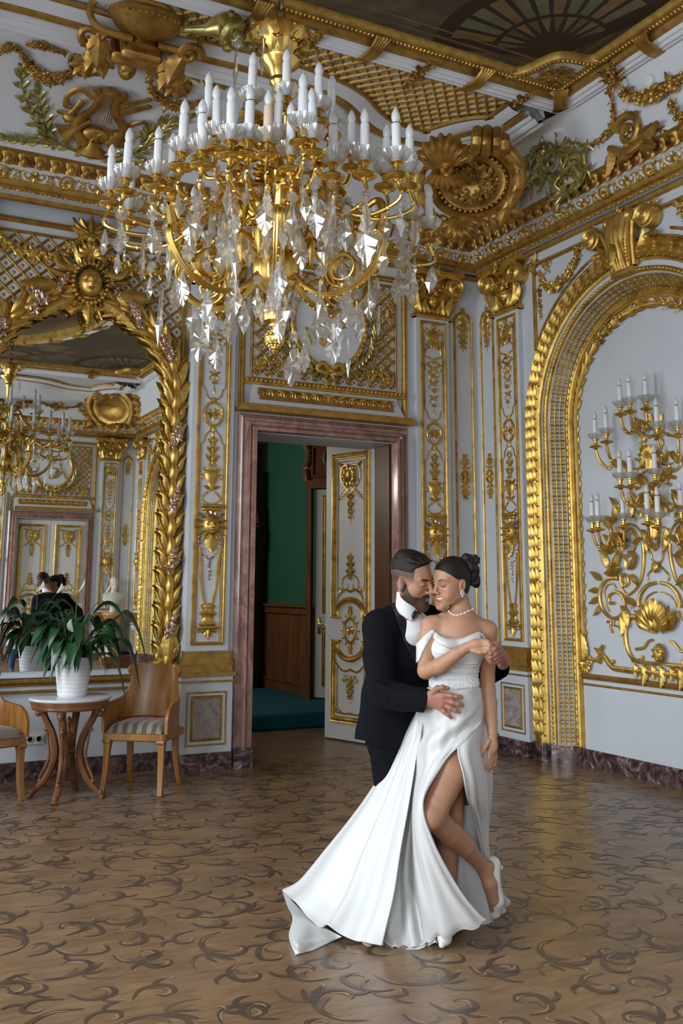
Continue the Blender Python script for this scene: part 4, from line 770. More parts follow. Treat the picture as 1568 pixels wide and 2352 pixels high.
# urn with cornucopias on the pedestal, standing against the field above
P0 = DP(333, 62, (CV(333, 105)-CAM)@_f-.18); t = thing('cove_urn', 'large gold gadrooned urn at the top edge above the lyre trophy', 'urn', P0)
UM = basis(P0, (.98, 0, .0), (0, -.35, .93), (0, -.93, -.35)); mb = MB(); fl = lambda a, k: 1+.05*abs(sin(7*a))*(2 < k < 7)
lathe(mb, [(.1, -.18), (.14, -.15), (.09, -.11), (.12, -.09), (.22, -.04), (.3, .04), (.29, .09), (.25, .12), (.24, .3), (.3, .42), (.34, .45), (0, .45)], 28, UM@basis((0, 0, 0), (1, 0, 0), (0, 0, 1), (0, 1, 0)), 0, True, fl); pearls(mb, [(.3*cos(a), .05, .3*sin(a)) for a in np.linspace(0, pi, 30)], .018, .045, UM); wob(mb, 'body', GOLDA, t)
for s in (-1, 1):
    mb = MB(); bar(mb, [(s*.1, -.12, .05), (s*.36, -.1, .05), (s*.44, .02, .05), (s*.36, .12, .04), (s*.31, .07, .04)], .03, .022, UM, .9, 8, 30); wob(mb, 'handle', GOLDA, t)
for s, q in ((1, ((425, 68), (470, 68), (515, 62), (545, 85))), (-1, ((255, 24), (220, 5), (180, -5), (160, 0)))):
    mb = MB(); dd = (P0-CAM)@_f-.1; tube(mb, smooth_path([DP(*p, dd) for p in q], 26), np.interp(np.linspace(0, 1, 26), [0, .35, .75, .9, 1], [.03, .045, .13, .12, .06]), 12)
    for k in range(14): p = DP(*q[3], dd); ball(mb, p+np.array([rnd.uniform(-.13, .13) for _ in range(3)]), rnd.uniform(.025, .045))
    for a in range(8): p = DP(q[0][0]+rnd.uniform(-8, 8), q[0][1]+rnd.uniform(-12, 12), dd); ball(mb, p, .025)
    carve('cornucopia', 'green-gold horn of plenty beside the urn, by the chandelier crown' if s > 0 else 'green-gold horn of plenty left of the urn at the top edge', 'carving', mb, GOLDG, 'horns of plenty')
# ---- corner cartouche
P0 = np.array((-.74, -.95, 5.37)); n_ = np.array((-.62, -.62, -.48)); n_ /= np.linalg.norm(n_); x_ = np.array((.707, -.707, 0)); u_ = np.cross(n_, x_)
P0 = DP(1086, 420, 8.9); CM = basis(P0, x_, u_, n_); CI = np.linalg.inv(CM)
t = thing('corner_cartouche', 'big round gold cartouche with shells filling the ceiling corner', 'carving', P0)
D0 = (P0-CAM)@_f
def K(X, Y, w=0.): # pixel on the cartouche plane
    d = ray(X, Y); n0 = n_; q = CAM+d*(((P0-CAM)@n0)/(d@n0)); return tuple((CI@np.r_[q, 1])[:3]+(0, 0, w))
mb = MB(); ex, ey = .37, .3
lathe(mb, [(.95, -.1), (1.12, -.02), (1.1, .06), (1.0, .085), (.92, .06), (.88, .0), (.8, .03), (.7, .02), (.6, -.03), (.3, -.06), (0, -.065)], 48, CM@np.diag([ex, ey, 1, 1])); pearls(mb, [(ex*.84*cos(a), ey*.84*sin(a), .04) for a in np.linspace(0, 2*pi, 50)], .02, .05, CM); wob(mb, 'bowl_rim', GOLDA, t)
mb = MB()
for k in range(60): a = rnd.uniform(0, 6.3); r0 = math.sqrt(rnd.random())*.62; q = (ex*r0*cos(a), ey*r0*sin(a), -.02); (leaf(mb, q, rnd.uniform(0, 6.3), .1, .5, .5, CM, LEAF) if k % 3 else ball(mb, q, .03, CM))
for k in range(8): flower(mb, (rnd.uniform(-.16, .16), rnd.uniform(-.12, .12), .0), .055, CM, 6, .6)
wob(mb, 'leaf_relief', GOLDA, t)
mb = MB(); shell(mb, K(1030, 385, .1), .27, .15, pi-.15, CM, 9, .5); 
for s in (-1, 1): q = K(1030+s*48, 352, .13); scroll(mb, q, .06, -pi/2, s*1.2, .025, CM, 0, False, 0, q[2])
mask(mb, K(1030, 385, .08), .09, CM)
for k in range(9): leaf(mb, K(1030+(k-4)*6, 395, .1), -pi/2+(k-4)*.25, .16, .4, .6, CM, ACAN)
wob(mb, 'crest_shell', GOLDA, t)
mb = MB(); shell(mb, K(1062, 492, .05), .2, pi+.2, 2*pi-.2, CM, 7, .6)
for k in range(10): q = K(985+k*19, 480+18*sin(k/9*pi), .04); leaf(mb, q, -pi/2+(k-4.5)*.28, .2, .6, .6, CM, ACAN); ball(mb, K(985+k*19, 490+18*sin(k/9*pi), .05), .035, CM)
for s, q in ((-1, (1008, 520)), (1, (1120, 515)), (0, (1062, 540))): flower(mb, K(*q, .04), .09, CM, 6, .6)
wob(mb, 'foot_shell', GOLDA, t)
mb = MB()
for s, pts in ((1, [(1110, 330), (1165, 345), (1195, 385), (1190, 430), (1168, 470), (1150, 505)]), (-1, [(1000, 355), (968, 385), (962, 430), (975, 470), (1000, 500)])):
    bar(mb, [K(*p, .04) for p in pts], .07, .05, CM, .8, 10, 34)
    for k in range(len(pts)-1): leaf(mb, K(*pts[k], .08), math.atan2(-(pts[k+1][1]-pts[k][1]), s*(pts[k+1][0]-pts[k][0]))*1 if s > 0 else pi-math.atan2(-(pts[k+1][1]-pts[k][1]), -(pts[k+1][0]-pts[k][0])), .2, .6, .6, CM, ACAN)
wob(mb, 'side_scroll', GOLDA, t)
mb = MB()                                    # gold strap over the white band at the corner
for q0, q1 in (((1096, 300), (1092, 345)), ((1118, 298), (1116, 350)), ((1140, 302), (1142, 348)), ((1158, 318), (1160, 345))): tube(mb, smooth_path([DP(*q0, 8.32), DP((q0[0]+q1[0])/2, (q0[1]+q1[1])/2, 8.2), DP(*q1, 8.36)], 12), .05, 8, None, 0, 1, False, tuple(_r))
carve('corner_strap', 'gold fluted strap wrapping the white band above the corner cartouche', 'strap', mb, GOLDA)
# ---- right-hand cove
M, J = anchor(1330, 370, CVR, (0, -1, 0))
mb = MB()
for k, (pts, th) in enumerate((([(1185, 470), (1215, 420), (1205, 370), (1235, 340), (1262, 360), (1250, 385)], .05), ([(1215, 430), (1250, 400), (1290, 420), (1300, 450), (1280, 470)], .045), ([(1240, 400), (1275, 350), (1310, 345), (1330, 370), (1318, 400), (1300, 395)], .04), ([(1300, 450), (1340, 420), (1352, 380), (1345, 345)], .035))):
    bar(mb, [J(*p, .03) for p in pts], th, th*.5, M, .8, 8, 34)
    for i in range(len(pts)-1):
        a = np.array(J(*pts[i]))-np.array(J(*pts[i+1])); an = math.atan2(-a[1], -a[0])
        for s in (-1, 1): e = np.array(J(*pts[i], .05)); bar(mb, [tuple(e), tuple(e+.1*np.array((cos(an+s*.4), sin(an+s*.4), .2))), tuple(e+.17*np.array((cos(an+s*.8), sin(an+s*.8), .25))), tuple(e+.17*np.array((cos(an+s*1.25), sin(an+s*1.25), .1)))], .026, .008, M, .7, 7, 12); leaf(mb, J((pts[i][0]+pts[i+1][0])/2, (pts[i][1]+pts[i+1][1])/2, .04), an+s*.8, .16, .3, .6, M, LEAF)
carve('acanthus_scroll', 'silvery green-gold acanthus foliage right of the corner cartouche', 'carving', mb, GOLDG)
mb = MB(); P1 = J(1448, 302, .01); scroll(mb, P1, .16, pi*.9, -1.5, .04, M, 6, True, 0, P1[2])
for a, L in ((.2, .3), (-.5, .26), (3.5, .24)): leaf(mb, J(1470, 330, .03), a, L, .5, .6, M, ACAN)
bar(mb, [J(1490, 320, .03), J(1450, 350, .04), J(1405, 342, .02)], .05, .03, M, .8, 8, 16); leaf(mb, J(1410, 345, .02), -pi*.6, .24, .6, .6, M, ACAN); sprig(mb, [J(1480, 310), J(1505, 296), J(1522, 300)], .07, M, 4)
carve('acanthus_volute', 'gold acanthus volute curling on the cove above the egg moulding', 'carving', mb, GOLDA)
for pts, r, lab, n in (([(1405, 215), (1415, 250), (1412, 290), (1390, 320), (1350, 335), (1310, 325)], .05, 'gold flower garland hanging from the drop beside the acanthus volute', 50), ([(1440, 215), (1480, 225), (1520, 215), (1568, 185), (1610, 150)], .09, 'thick gold garland swag on the right cove, cut by the picture edge', 60), ([(1545, 235), (1560, 260), (1575, 280)], .06, 'short gold garland end at the right picture edge', 18), ([(1290, 350), (1260, 330), (1245, 340)], .04, 'small gold garland among the acanthus foliage', 14)):
    mb = MB(); strand(mb, [J(*p, .02) for p in pts], r, M, n); carve('flower_garland', lab, 'garland', mb, GOLDA, 'garlands on the arch-side cove')
mb = MB(); bow(mb, J(1425, 178, .06), .11, M); strand(mb, [J(1420, 150, .06), J(1420, 185, .05), J(1405, 215, .03)], .06, M, 24); carve('flower_bow', 'gold bow with flowers where the cove garlands meet the white band', 'bow', mb, GOLDA)
o = MB(); P1 = CVR(1493, 187); lathe(o, [(.055, 0), (.055, .03), (.04, .045), (0, .047)], 20, align(P1, M[:3, 2])); tag(o.obj('smoke_detector', mat('white_plastic', (.8, .8, .78), .4)), 'small round white smoke detector on the right cove', 'smoke detector')
# mirrored far-end cove, only seen in the mirror
for q, lab in (((-.95, YF+.95, 5.4), 'gold carved cartouche in the far ceiling corner, seen in the mirror'),):
    mb = MB(); nn = np.array((-.62, .62, -.48)); nn /= np.linalg.norm(nn); xx = np.array((-.707, -.707, 0)); MM = basis(q, xx, np.cross(nn, xx), nn)
    lathe(mb, [(.95, -.1), (1.12, -.02), (1.1, .06), (.92, .06), (.8, .03), (.6, -.03), (0, -.065)], 32, MM@np.diag([.4, .33, 1, 1])); shell(mb, (0, .25, .1), .3, .15, pi-.15, MM, 9, .5); shell(mb, (0, -.3, .05), .22, pi+.2, 2*pi-.2, MM, 7, .6)
    for s in (-1, 1):
        bar(mb, [(s*.3, .4, .05), (s*.5, .2, .05), (s*.5, -.1, .05), (s*.35, -.35, .05)], .08, .05, MM, .8, 8, 20)
        for k in range(5): leaf(mb, (s*.5, .3-.15*k, .05), -s*.3+(0 if s > 0 else pi), .3, .6, .6, MM, ACAN)
    carve('corner_cartouche', lab, 'carving', mb, GOLDA)
mb = MB(); strand(mb, [(-1.6-.9*k*.5, YF+.62+.12*(k % 2), 5.42-.1*(k % 2)) for k in range(7)], .1, None, 110)
for k in range(6): scroll(mb, (1.5+.6*k, 5.42), .14, pi/2, 1.3 if k % 2 else -1.3, .035, WF, 5, True, 0, .6)
carve('acanthus_frieze', 'gold garlands and scrolls on the far cove, seen in the mirror', 'carving', mb, GOLDA)
# ================================================================ DOORS AND DOORWAYS
def doorcase(c, M, label, where):
    p = np.array(M)@np.array([c, 0, .15, 1]); t = thing('door_surround', label, 'door frame', p[:3], 0, 'marble door surrounds')
    pr = [(-.08, .1), (-.08, .17), (-.06, .185), (-.045, .2), (-.04, .185), (-.015, .185), (.0, .225), (.025, .235), (.04, .215), (.05, .25), (.08, .255), (.085, .23), (.085, .13)][::-1]; pr = [(-a, b) for a, b in pr][::-1]
    P = [(c-.835, .17), (c-.835, 3.07), (c+.835, 3.07), (c+.835, .17)]
    mb = MB(); mould(mb, P, [(a, b) for a, b in pr][::-1], M); wob(mb, 'marble_frame', MARP, t, RD(35))
    mb = MB()
    for s in (-1, 1): slab(mb, c+s*.835-.09, c+s*.835+.09, 0, .17, .1, .265, M)
    wob(mb, 'plinth', MARD, t, False); return t
def overdoor(c, M, label):
    p = np.array(M)@np.array([c, 3.2, .15, 1]); t = thing('overdoor_panel', label, 'overdoor', p[:3], 0, 'gilded overdoor panels'); w = .15
    mb = MB(); slab(mb, c-.94, c+.94, 3.165, 3.205, .14, .3, M); slab(mb, c-.92, c+.92, 3.205, 3.235, .14, .27, M); wob(mb, 'shelf_moulding', GOLDM, t, False)
    mb = MB(); mould(mb, [(c-.89, 3.235), (c-.89, 4.69), (c+.89, 4.69), (c+.89, 3.235)], [(-a, b) for a, b in step(.06, .035, w)][::-1], M); mould(mb, rect(c-.79, 3.5, c+.79, 4.62), hr(.03, .02, 5, w), M, 0, True); wob(mb, 'frame_moulding', GOLDM, t)
    mb = MB(); slab(mb, c-.86, c+.86, 3.44, 3.49, .14, .2, M); pearls(mb, [(c-.87, 3.475, .21), (c+.87, 3.475, .21)], .02, .045, M, 0, SPH, (1, 1.1, 1)); tube(mb, [(c-.87, 3.445, .2), (c+.87, 3.445, .2)], .014, 8, M); wob(mb, 'bead_shelf', GOLD, t)
    mb = MB(); mb.add(*grid(lambda i, j: (c+(i-.5)*2*(.84-.06*j+.0*i), 3.24+.2*j, .25-.07*sin(j*pi/2)), 2, 8), M); wob(mb, 'frieze_panel', WHITE, t, False)
    mb = MB(); ff = lambda x, z: (c+x, z, .25-.07*sin((z-3.24)/.2*pi/2)+.004)
    mb.add([ff(-.73, 3.285), ff(.73, 3.285), ff(.72, 3.395), ff(-.72, 3.395)], [[0, 1, 2, 3]], M, 1)
    n = 12
    for k in range(n):
        x = -.66+k*1.32/(n-1); s = 1 if k < n/2 else -1
        P = spiral((c+x, 3.34), .05, .01, pi/2, -s*1.6, 34)[:, :2]; bar(mb, [(u, v, .205) for u, v in P], .009, .005, M, .7, 6)
        bar(mb, [(c+x-s*.0, 3.39, .205), (c+x+s*.06, 3.375, .205), (c+x+s*.075, 3.32, .205), (c+x+s*.1, 3.295, .205)], .009, .008, M, .7, 6, 12); leaf(mb, (c+x+s*.04, 3.305, .205), -s*.5+(0 if s > 0 else pi), .05, .5, .5, M, LEAFS)
    flower(mb, (c, 3.34, .21), .05, M, 8, .5); mould(mb, rect(c-.735, 3.28, c+.735, 3.4), hr(.012, .008, 4, .2), M, 0, True); wob(mb, 'scroll_frieze', [GOLD, GOLDM], t)
    mb = MB(); el = lambda u, v: ((u-c-.03)/.44)**2+((v-4.12)/.49)**2 > 1; trellis(mb, lambda u, v: el(u, v), (c-.77, 3.52, c+.77, 4.6), .088, M, w, .03); wob(mb, 'trellis', GOLDM, t)
    mb = MB(); E = [(c+.03+.4*cos(a), 4.12+.45*sin(a)) for a in np.linspace(0, 2*pi, 60, False)]; mb.add([(c+.03, 4.12, w+.012)]+[(*q, w+.012) for q in E], [[0, 1+i, 1+(i+1) % 60] for i in range(60)], M); wob(mb, 'medallion_field', WHITER, t)
    mb = MB(); mould(mb, E, hr(.07, .04, 6, w), M, 0, True)
    for q in range(48): a = q*2*pi/48; ball(mb, (c+.03+.4*cos(a), 4.12+.45*sin(a), w+.035), 1, M, SPH, 0, (.03 if abs(cos(a)) < .7 else .02, .02 if abs(cos(a)) < .7 else .026, .018))
    for q in range(5): ball(mb, (c+rnd.uniform(-.2, .25), 4.1+rnd.uniform(-.2, .2), w+.02), .05, M); bar(mb, [(c+rnd.uniform(-.25, .28), 4.12+rnd.uniform(-.25, .25), w+.02), (c+rnd.uniform(-.2, .25), 4.12+rnd.uniform(-.25, .25), w+.03)], .02, .012, M)
    bar(mb, [(c-.05, 3.9, w), (c, 4.0, w), (c+.1, 4.05, w)], .04, .02, M, .8, 8, 8); bar(mb, [(c+.1, 3.86, w), (c+.12, 3.95, w)], .03, .02, M); wob(mb, 'medallion', GOLD, t)
    mb = MB()
    for s in (-1, 1): sprig(mb, [(c+.02, 3.62, w+.02), (c+.02+s*.28, 3.68, w+.03), (c+.03+s*.46, 3.86, w+.03), (c+.03+s*.53, 4.1, w+.02)], .13, M, 15, 0, 0, False, .32, .014)
    wob(mb, 'palm_branch', GOLDG, t)
    mb = MB(); bow(mb, (c+.02, 3.64, w+.04), .14, M); wob(mb, 'bow', GOLD, t)
    for s in (-1, 1):
        mb = MB(); strand(mb, [(c+s*.75, 4.56, w), (c+s*.7, 4.3, w), (c+s*.73, 4.15, w)], .055, M, 22); wob(mb, 'flower_drop', GOLD, t)
        mb = MB(); strand(mb, [(c+s*.3, 3.62, w), (c+s*.55, 3.68, w), (c+s*.72, 3.62, w), (c+s*.6, 3.56, w)], .06, M, 40); wob(mb, 'flower_spray', GOLD, t)
    mb = MB(); shell(mb, (c+.03, 4.58, w+.02), .1, 0, pi, M, 7, .4); wob(mb, 'shell', GOLD, t); return t
doorcase(DOORC[0], WB, 'pink marble surround of the open doorway', 'back'); overdoor(DOORC[0], WB, 'gold trellis panel with white medallion above the open doorway')
doorcase(1.96, WF, 'pink marble surround of the closed door in the mirror', 'front'); overdoor(1.96, WF, 'gold trellis panel with medallion above the closed door in the mirror')
tag((lambda m: (box(m, (-2.955, 3.14, .17), (.045, .085, .05), WB, 0, .008), m)[1])(MB()).obj('motion_sensor', mat('sensor_plastic', (.8, .8, .77), .4)), 'small white sensor box left of the marble door frame top', 'sensor')
DW, DH = .74, 3.03
def leaf_door(name, p, q, h=DH, hand=1, handle=True, hinge=False):    # p hinge foot, q free foot; ornament on the side facing left of q->p
    p = np.array(p); q = np.array(q); x = (p-q)[:2]; L = np.linalg.norm(x); x /= L; n = np.array((x[1], -x[0])); M = basis((q[0], q[1], q[2]), (*x, 0), (0, 0, 1), (*n, 0))
    mb = MB(); box(mb, (L/2, h/2, -.03), (L, h, .055), M, 0, .004); o = S(mb, name, DOORW, False)
    u0, u1, c = .13, L-.12, L/2; k = h/3.03; Z = lambda z: z*k
    mb = MB(); pr = step(.06, .035, -.002); a = [(-x_, y_) for x_, y_ in pr][::-1]
    up = [(u0, Z(1.24)), (u0, Z(2.9)), (u1, Z(2.9)), (u1, Z(1.24)), (u1-.06, Z(1.24))]+[(c+(u1-c-.06)*cos(t), Z(1.26)+.14*sin(t)) for t in np.linspace(.0, pi, 16)]+[(u0+.06, Z(1.24))]
    lo = [(u0, Z(.2)), (u1, Z(.2)), (u1, Z(.96)), (u1-.06, Z(.96))]+[(c+(u1-c-.06)*cos(t), Z(.95)-.15*sin(t)) for t in np.linspace(0, pi, 16)]+[(u0+.06, Z(.96)), (u0, Z(.96))]
    mould(mb, up, a, M, 0, True); mould(mb, lo, pr, M, 0, True); mould(mb, rect(u0+.06, Z(1.5), u1-.06, Z(2.84)), hr(.014, .008, 4, 0), M, 0, True); mould(mb, [(u0+.06, Z(.72)), (u0+.06, Z(.26)), (u1-.06, Z(.26)), (u1-.06, Z(.72))], hr(.014, .008, 4, 0), M); mb.obj('panel_moulding', GOLD, o)
    mb = MB(); w = .0                               # carved and gilt ornament
    shell(mb, (c, Z(2.68), w), .1, 0, 2*pi, M, 9, .35, 0, 1.2); ball(mb, (c, Z(2.7), .01), 1, M, SPH2, 0, (.06, .075, .03))
    for s in (-1, 1):
        bar(mb, [(c+s*.03, Z(2.8), w), (c+s*.12, Z(2.78), w), (c+s*.14, Z(2.66), w), (c+s*.07, Z(2.56), w), (c, Z(2.5), w)], .014, .009, M, .7, 6, 22); leaf(mb, (c+s*.1, Z(2.78), w), pi/2-s*1.0, .09, .5, .5, M); sprig(mb, [(c+s*.03, Z(2.55), w), (c+s*.1, Z(2.5), w), (c+s*.15, Z(2.46), w)], .05, M, 4)
        bar(mb, [(c, Z(1.66), w), (c+s*.1, Z(1.62), w), (c+s*.12, Z(1.52), w), (c+s*.05, Z(1.5), w), (c+s*.04, Z(1.56), w)], .01, .006, M, .7, 6, 22); bar(mb, [(c, Z(1.48), w), (c+s*.08, Z(1.5), w), (c+s*.17, Z(1.44), w), (c+s*.2, Z(1.36), w)], .014, .01, M, .7, 6, 16); leaf(mb, (c+s*.15, Z(1.46), w), pi/2-s*.4, .08, .5, .5, M)
        bar(mb, [(c, Z(.7), w), (c+s*.1, Z(.68), w), (c+s*.19, Z(.74), w), (c+s*.22, Z(.8), w)], .012, .008, M, .7, 6, 14); scroll(mb, (c+s*.09, Z(.6)), .04, pi/2, s*1.1, .009, M, 2, False); bar(mb, [(c, Z(.54), w), (c+s*.05, Z(.52), w), (c+s*.03, Z(.46), w), (c, Z(.43), w)], .01, .006, M, .7, 6, 12)
        scroll(mb, (c+s*.19, Z(.3)), .03, -pi/2, s*1.0, .009, M, 1, False); bar(mb, [(c, Z(.27), w), (c+s*.1, Z(.26), w), (c+s*.16, Z(.29), w)], .01, .01, M, .7, 6, 10)
    candelabra(mb, c, Z(2.5), Z(2.22), M, w, .8); candelabra(mb, c, Z(1.6), Z(1.86), M, w, .9); candelabra(mb, c, Z(.62), Z(.4), M, w, .8)
    P = [(c+.085*cos(t), Z(1.09)+.12*sin(t)) for t in np.linspace(0, 2*pi, 30, False)]; mould(mb, P, hr(.03, .02, 5, 0), M, 0, True); flower(mb, (c, Z(1.09), w), .06, M, 8, .5)
    for t in np.linspace(0, 2*pi, 12, False): leaf(mb, (c+.09*cos(t), Z(1.09)+.125*sin(t), w), t, .055, .5, .5, M, LEAFS)
    for s in (-1, 1): candelabra(mb, c, Z(1.09)+s*.13, Z(1.09)+s*.24, M, w, .5)
    mb.obj('panel_ornament', GOLD, o)
    if handle:
        mb = MB(); box(mb, (.06, Z(1.02), .006), (.035, .2, .012), M, 0, .005); tube(mb, [(.06, Z(1.05), .0), (.06, Z(1.05), .05), (.07, Z(1.05), .055), (.16, Z(1.04), .055)], .009, 8, M); ball(mb, (.16, Z(1.04), .055), .014, M); mb.obj('handle', BRASS, o)
    if hinge:
        for z in (2.45, 1.35, .4):
            mb = MB(); box(mb, (L+.006, z, -.02), (.012, .42, .03), M, 0, .004); lathe(mb, [(.012, -.1), (.012, .1), (.004, .13)], 10, M@basis((L+.014, z, .004), (1, 0, 0), (0, 0, 1), (0, 1, 0))); mb.obj('hinge', [BRASS], o)
    return o
hg = FL(866, 1716); fr = FL(749, 1697); fr = hg+(fr-hg)/np.linalg.norm(fr-hg)*.76
leaf_door('door_1', (hg[0], hg[1], .015), (fr[0], fr[1], .015), 3.06, 1, False, True)
leaf_door('door_2', (-.12, 2.44, .19), (-.60, 2.87, .19), 2.62, 1, True)
leaf_door('door_3', (-1.955, YF+.1, .01), (-1.2, YF+.1, .01), 2.96); leaf_door('door_4', (-2.72, YF+.1, .01), (-1.965, YF+.1, .01), 2.96)
# ---- room beyond the doorway
WOOD = tex('oak_wood', [(.3, (.11, .042, .014)), (.55, (.2, .082, .028)), (.75, (.27, .12, .045))], 3, .38, vs=(9, 9, .7), detail=6, bmp=.15)
WOODD = tex('dark_oak', [(.3, (.05, .02, .008)), (.7, (.12, .05, .02))], 3, .35, vs=(9, 9, .7))
GREEN = tex('green_wall_cloth', [(.3, (.02, .115, .07)), (.7, (.03, .15, .092))], 60, .9)
TEAL = tex('teal_carpet', [(.3, (.0, .085, .115)), (.7, (.004, .13, .17))], 90, .95, bmp=.4)
bw = MB()
box(bw, (-.45, 3.75, 2.0), (.2, 1.8, 4.0)); S(bw, 'wall_corridor', GREEN, False)
bw = MB(); box(bw, (-2.2, 4.75, 2), (4.4, .2, 4)); box(bw, (-4.4, 2.6, 2), (.2, 4.2, 4)); box(bw, (-1.5, 2.5, 3.75), (6, 4.6, .1)); box(bw, (.55, 2.2, 2), (.1, 3.8, 4)); box(bw, (-3.65, .45, 2.0), (1.7, .1, 4)); box(bw, (-.42, .45, 2), (1.5, .1, 4)); box(bw, (-1.9, .45, 3.6), (2.2, .1, .9)); S(bw, 'wall_corridor.001', mat('corridor_plaster', (.12, .09, .06), .8), False)
bw = MB()
for y in np.arange(2.9, 4.64, .055): box(bw, (-.562, y+.027, .77), (.02, .05, .92), None, 0, .006)
box(bw, (-.57, 3.76, .24), (.06, 1.78, .13)); box(bw, (-.575, 3.76, .31), (.08, 1.78, .025)); box(bw, (-.575, 3.76, 1.25), (.05, 1.78, .1)); box(bw, (-.59, 3.76, 1.31), (.09, 1.78, .035)); S(bw, 'trim_8', WOOD, False)
bw = MB()                                   # carved oak portals
box(bw, (-1.1, 4.6, 1.9), (.55, .14, 3.4)); box(bw, (-.86, 4.55, 1.6), (.2, .12, 2.8)); lathe(bw, [(.09, .2), (.09, .5), (.06, .6), (.07, 2.0), (.1, 2.2), (.11, 2.4)], 14, mat4((-.84, 4.48, 0)))
tube(bw, smooth_path([(-.78, 4.5, 2.3), (-.74, 4.5, 2.45), (-.8, 4.5, 2.65), (-.9, 4.5, 2.75), (-.86, 4.5, 3.2)], 24), .06, 8); S(bw, 'trim_9', WOODD, RD(40))
dx = np.array((.48, -.43, 0)); dx /= np.linalg.norm(dx); dn = np.array((dx[1], -dx[0], 0)); PM = basis((-.66, 2.93, 0), dx, (0, 0, 1), dn)
bw = MB(); slab(bw, -.02, .04, .17, 2.86, -.06, .06, PM); slab(bw, 0, 1.0, 2.84, 3.5, -.06, .03, PM); slab(bw, -.03, 1.0, 2.82, 2.92, -.06, .08, PM); slab(bw, -.05, 1.0, 3.4, 3.6, -.06, .1, PM); scroll(bw, (.34, 3.2), .16, pi/2, 1.4, .04, PM, 4, True, 0, .03); mould(bw, rect(.05, 2.98, .9, 3.36), hr(.04, .03, 5, .03), PM, 0, True)
tube(bw, smooth_path([PM[:3, :3]@np.array(v)+PM[:3, 3] for v in ((-.02, 2.9, .02), (-.05, 3.1, .03), (.0, 3.25, .03), (-.06, 3.45, .02))], 16), .05, 8); S(bw, 'trim_10', WOOD, RD(40))
bw = MB(); box(bw, (-2.0, 3.2, .085), (3.6, 2.95, .17), None, 0, .02); tag(bw.obj('carpeted_step', TEAL, None, None, RD(30)), 'teal carpeted step in the room beyond the doorway', 'step')
bw = MB(); slab(bw, DOORC[0]-.79, DOORC[0]-.73, 0, 3.0, -.36, .1, WB); slab(bw, DOORC[0]+.74, DOORC[0]+.79, 0, 3.0, -.2, .1, WB); slab(bw, DOORC[0]-.76, DOORC[0]+.76, 2.985, 3.02, -.2, .1, WB); slab(bw, DOORC[0]-.76, DOORC[0]+.76, 3.06, 3.12, -.37, -.15, WB); S(bw, 'trim_11', WOODD, False)
# ================================================================ MIRROR BAY
t = thing('wall_mirror', 'tall arched mirror in a gilded leafy frame above the low shelf', 'mirror', (CX, 0, .84))
MIRR = mat('mirror_glass', (.78, .8, .77), .012, 1.); SPM, RM = 3.3, .84
def mpath(r, n=36, z0=.86, rz=None): rz = r*.93 if rz is None else rz; return [(CX-r, z0), (CX-r, SPM)]+[(CX-r*cos(pi*i/n), SPM+rz*sin(pi*i/n)) for i in range(1, n)]+[(CX+r, SPM), (CX+r, z0)]
mb = MB(); P = mpath(RM); mb.add([(*p, .012) for p in P], [list(range(len(P)))[::-1]], WB); wob(mb, 'glass', MIRR, t, False)
mb = MB(); E = even(mpath(RM), 220); E3 = np.c_[E, np.full(220, .03)]; mould(mb, E, [(-a, b) for a, b in step(.07, .03, .01)][::-1], WB)
up = []
L = np.r_[0, np.cumsum(np.linalg.norm(np.diff(E, axis=0), axis=1))]; n = int(L[-1]/.165)
for k in range(n):
    i = int(np.searchsorted(L, (k+.5)*L[-1]/n)); d = E[i]-E[i-1]; a = math.atan2(d[1], d[0]); a = a if E[i][0] < CX else a+pi; nx = np.array((-sin(a), cos(a))); ax = np.array((cos(a), sin(a))); big = 1.35 if E[i][1] > SPM-.2 else 1.
    q = E[i]
    tube(mb, smooth_path([(*(q-ax*.1), .05), (*(q), .085), (*(q+ax*.1), .055)], 10), np.interp(np.linspace(0, 1, 10), [0, .2, .6, 1], [.02, .042, .036, .02]), 10, WB)
    for s in (-1, 1):
        o = q+nx*s*.02; B_ = [(*(o-ax*.06), .05), (*(o+nx*s*.035*big+ax*.03), .08), (*(o+nx*s*.06*big+ax*.1), .09), (*(o+nx*s*.1*big+ax*.13*big), .07)]
        tube(mb, smooth_path(B_, 12), np.interp(np.linspace(0, 1, 12), [0, .3, .9, 1], [.018, .024, .01, .006])*big, 7, WB, 0, .7)
        leaf(mb, (*(o-ax*.03), .06), a+s*.45, .17*big, .45, .6, WB, ACAN); leaf(mb, (*(o-ax*.1), .04), a+s*.8, .13*big, .4, .5, WB, LEAF)
wob(mb, 'leafy_frame', GOLD, t)
mb = MB()
for s in (-1, 1):
    for z in (1.2, 1.78, 2.32, 2.9): strand(mb, [(CX+s*RM-.03, z-.09, .09), (CX+s*RM, z, .12), (CX+s*RM+.04, z+.1, .09)], .06, WB, 16, 0, 0, .2)
    for a in (.55, 1.05): q = (CX+s*RM*cos(a), SPM+RM*.93*sin(a)); strand(mb, [(q[0]-.05, q[1]+.1, .1), (*q, .13), (q[0]+.06*s, q[1]-.12, .09)], .065, WB, 20, 0, 0, .2)
    a = 1.25; q = (CX+s*RM*cos(a)*1.05, SPM+RM*1.02*sin(a)); strand(mb, [(q[0]-s*.1, q[1]+.16, .08), (*q, .1)], .05, WB, 12, 0, 0, .2)
wob(mb, 'pink_blossoms', GOLDP, t)
mb = MB(); zc = 4.2; mask(mb, (CX, zc, .13), .13, WB)
for k in range(26): a = k*2*pi/26; tube(mb, [(CX+.14*cos(a), zc+.17*sin(a), .1), (CX+.2*cos(a), zc+.24*sin(a), .13)], [.02, .006], 6, WB); ball(mb, (CX+.15*cos(a), zc+.18*sin(a), .14), .022, WB)
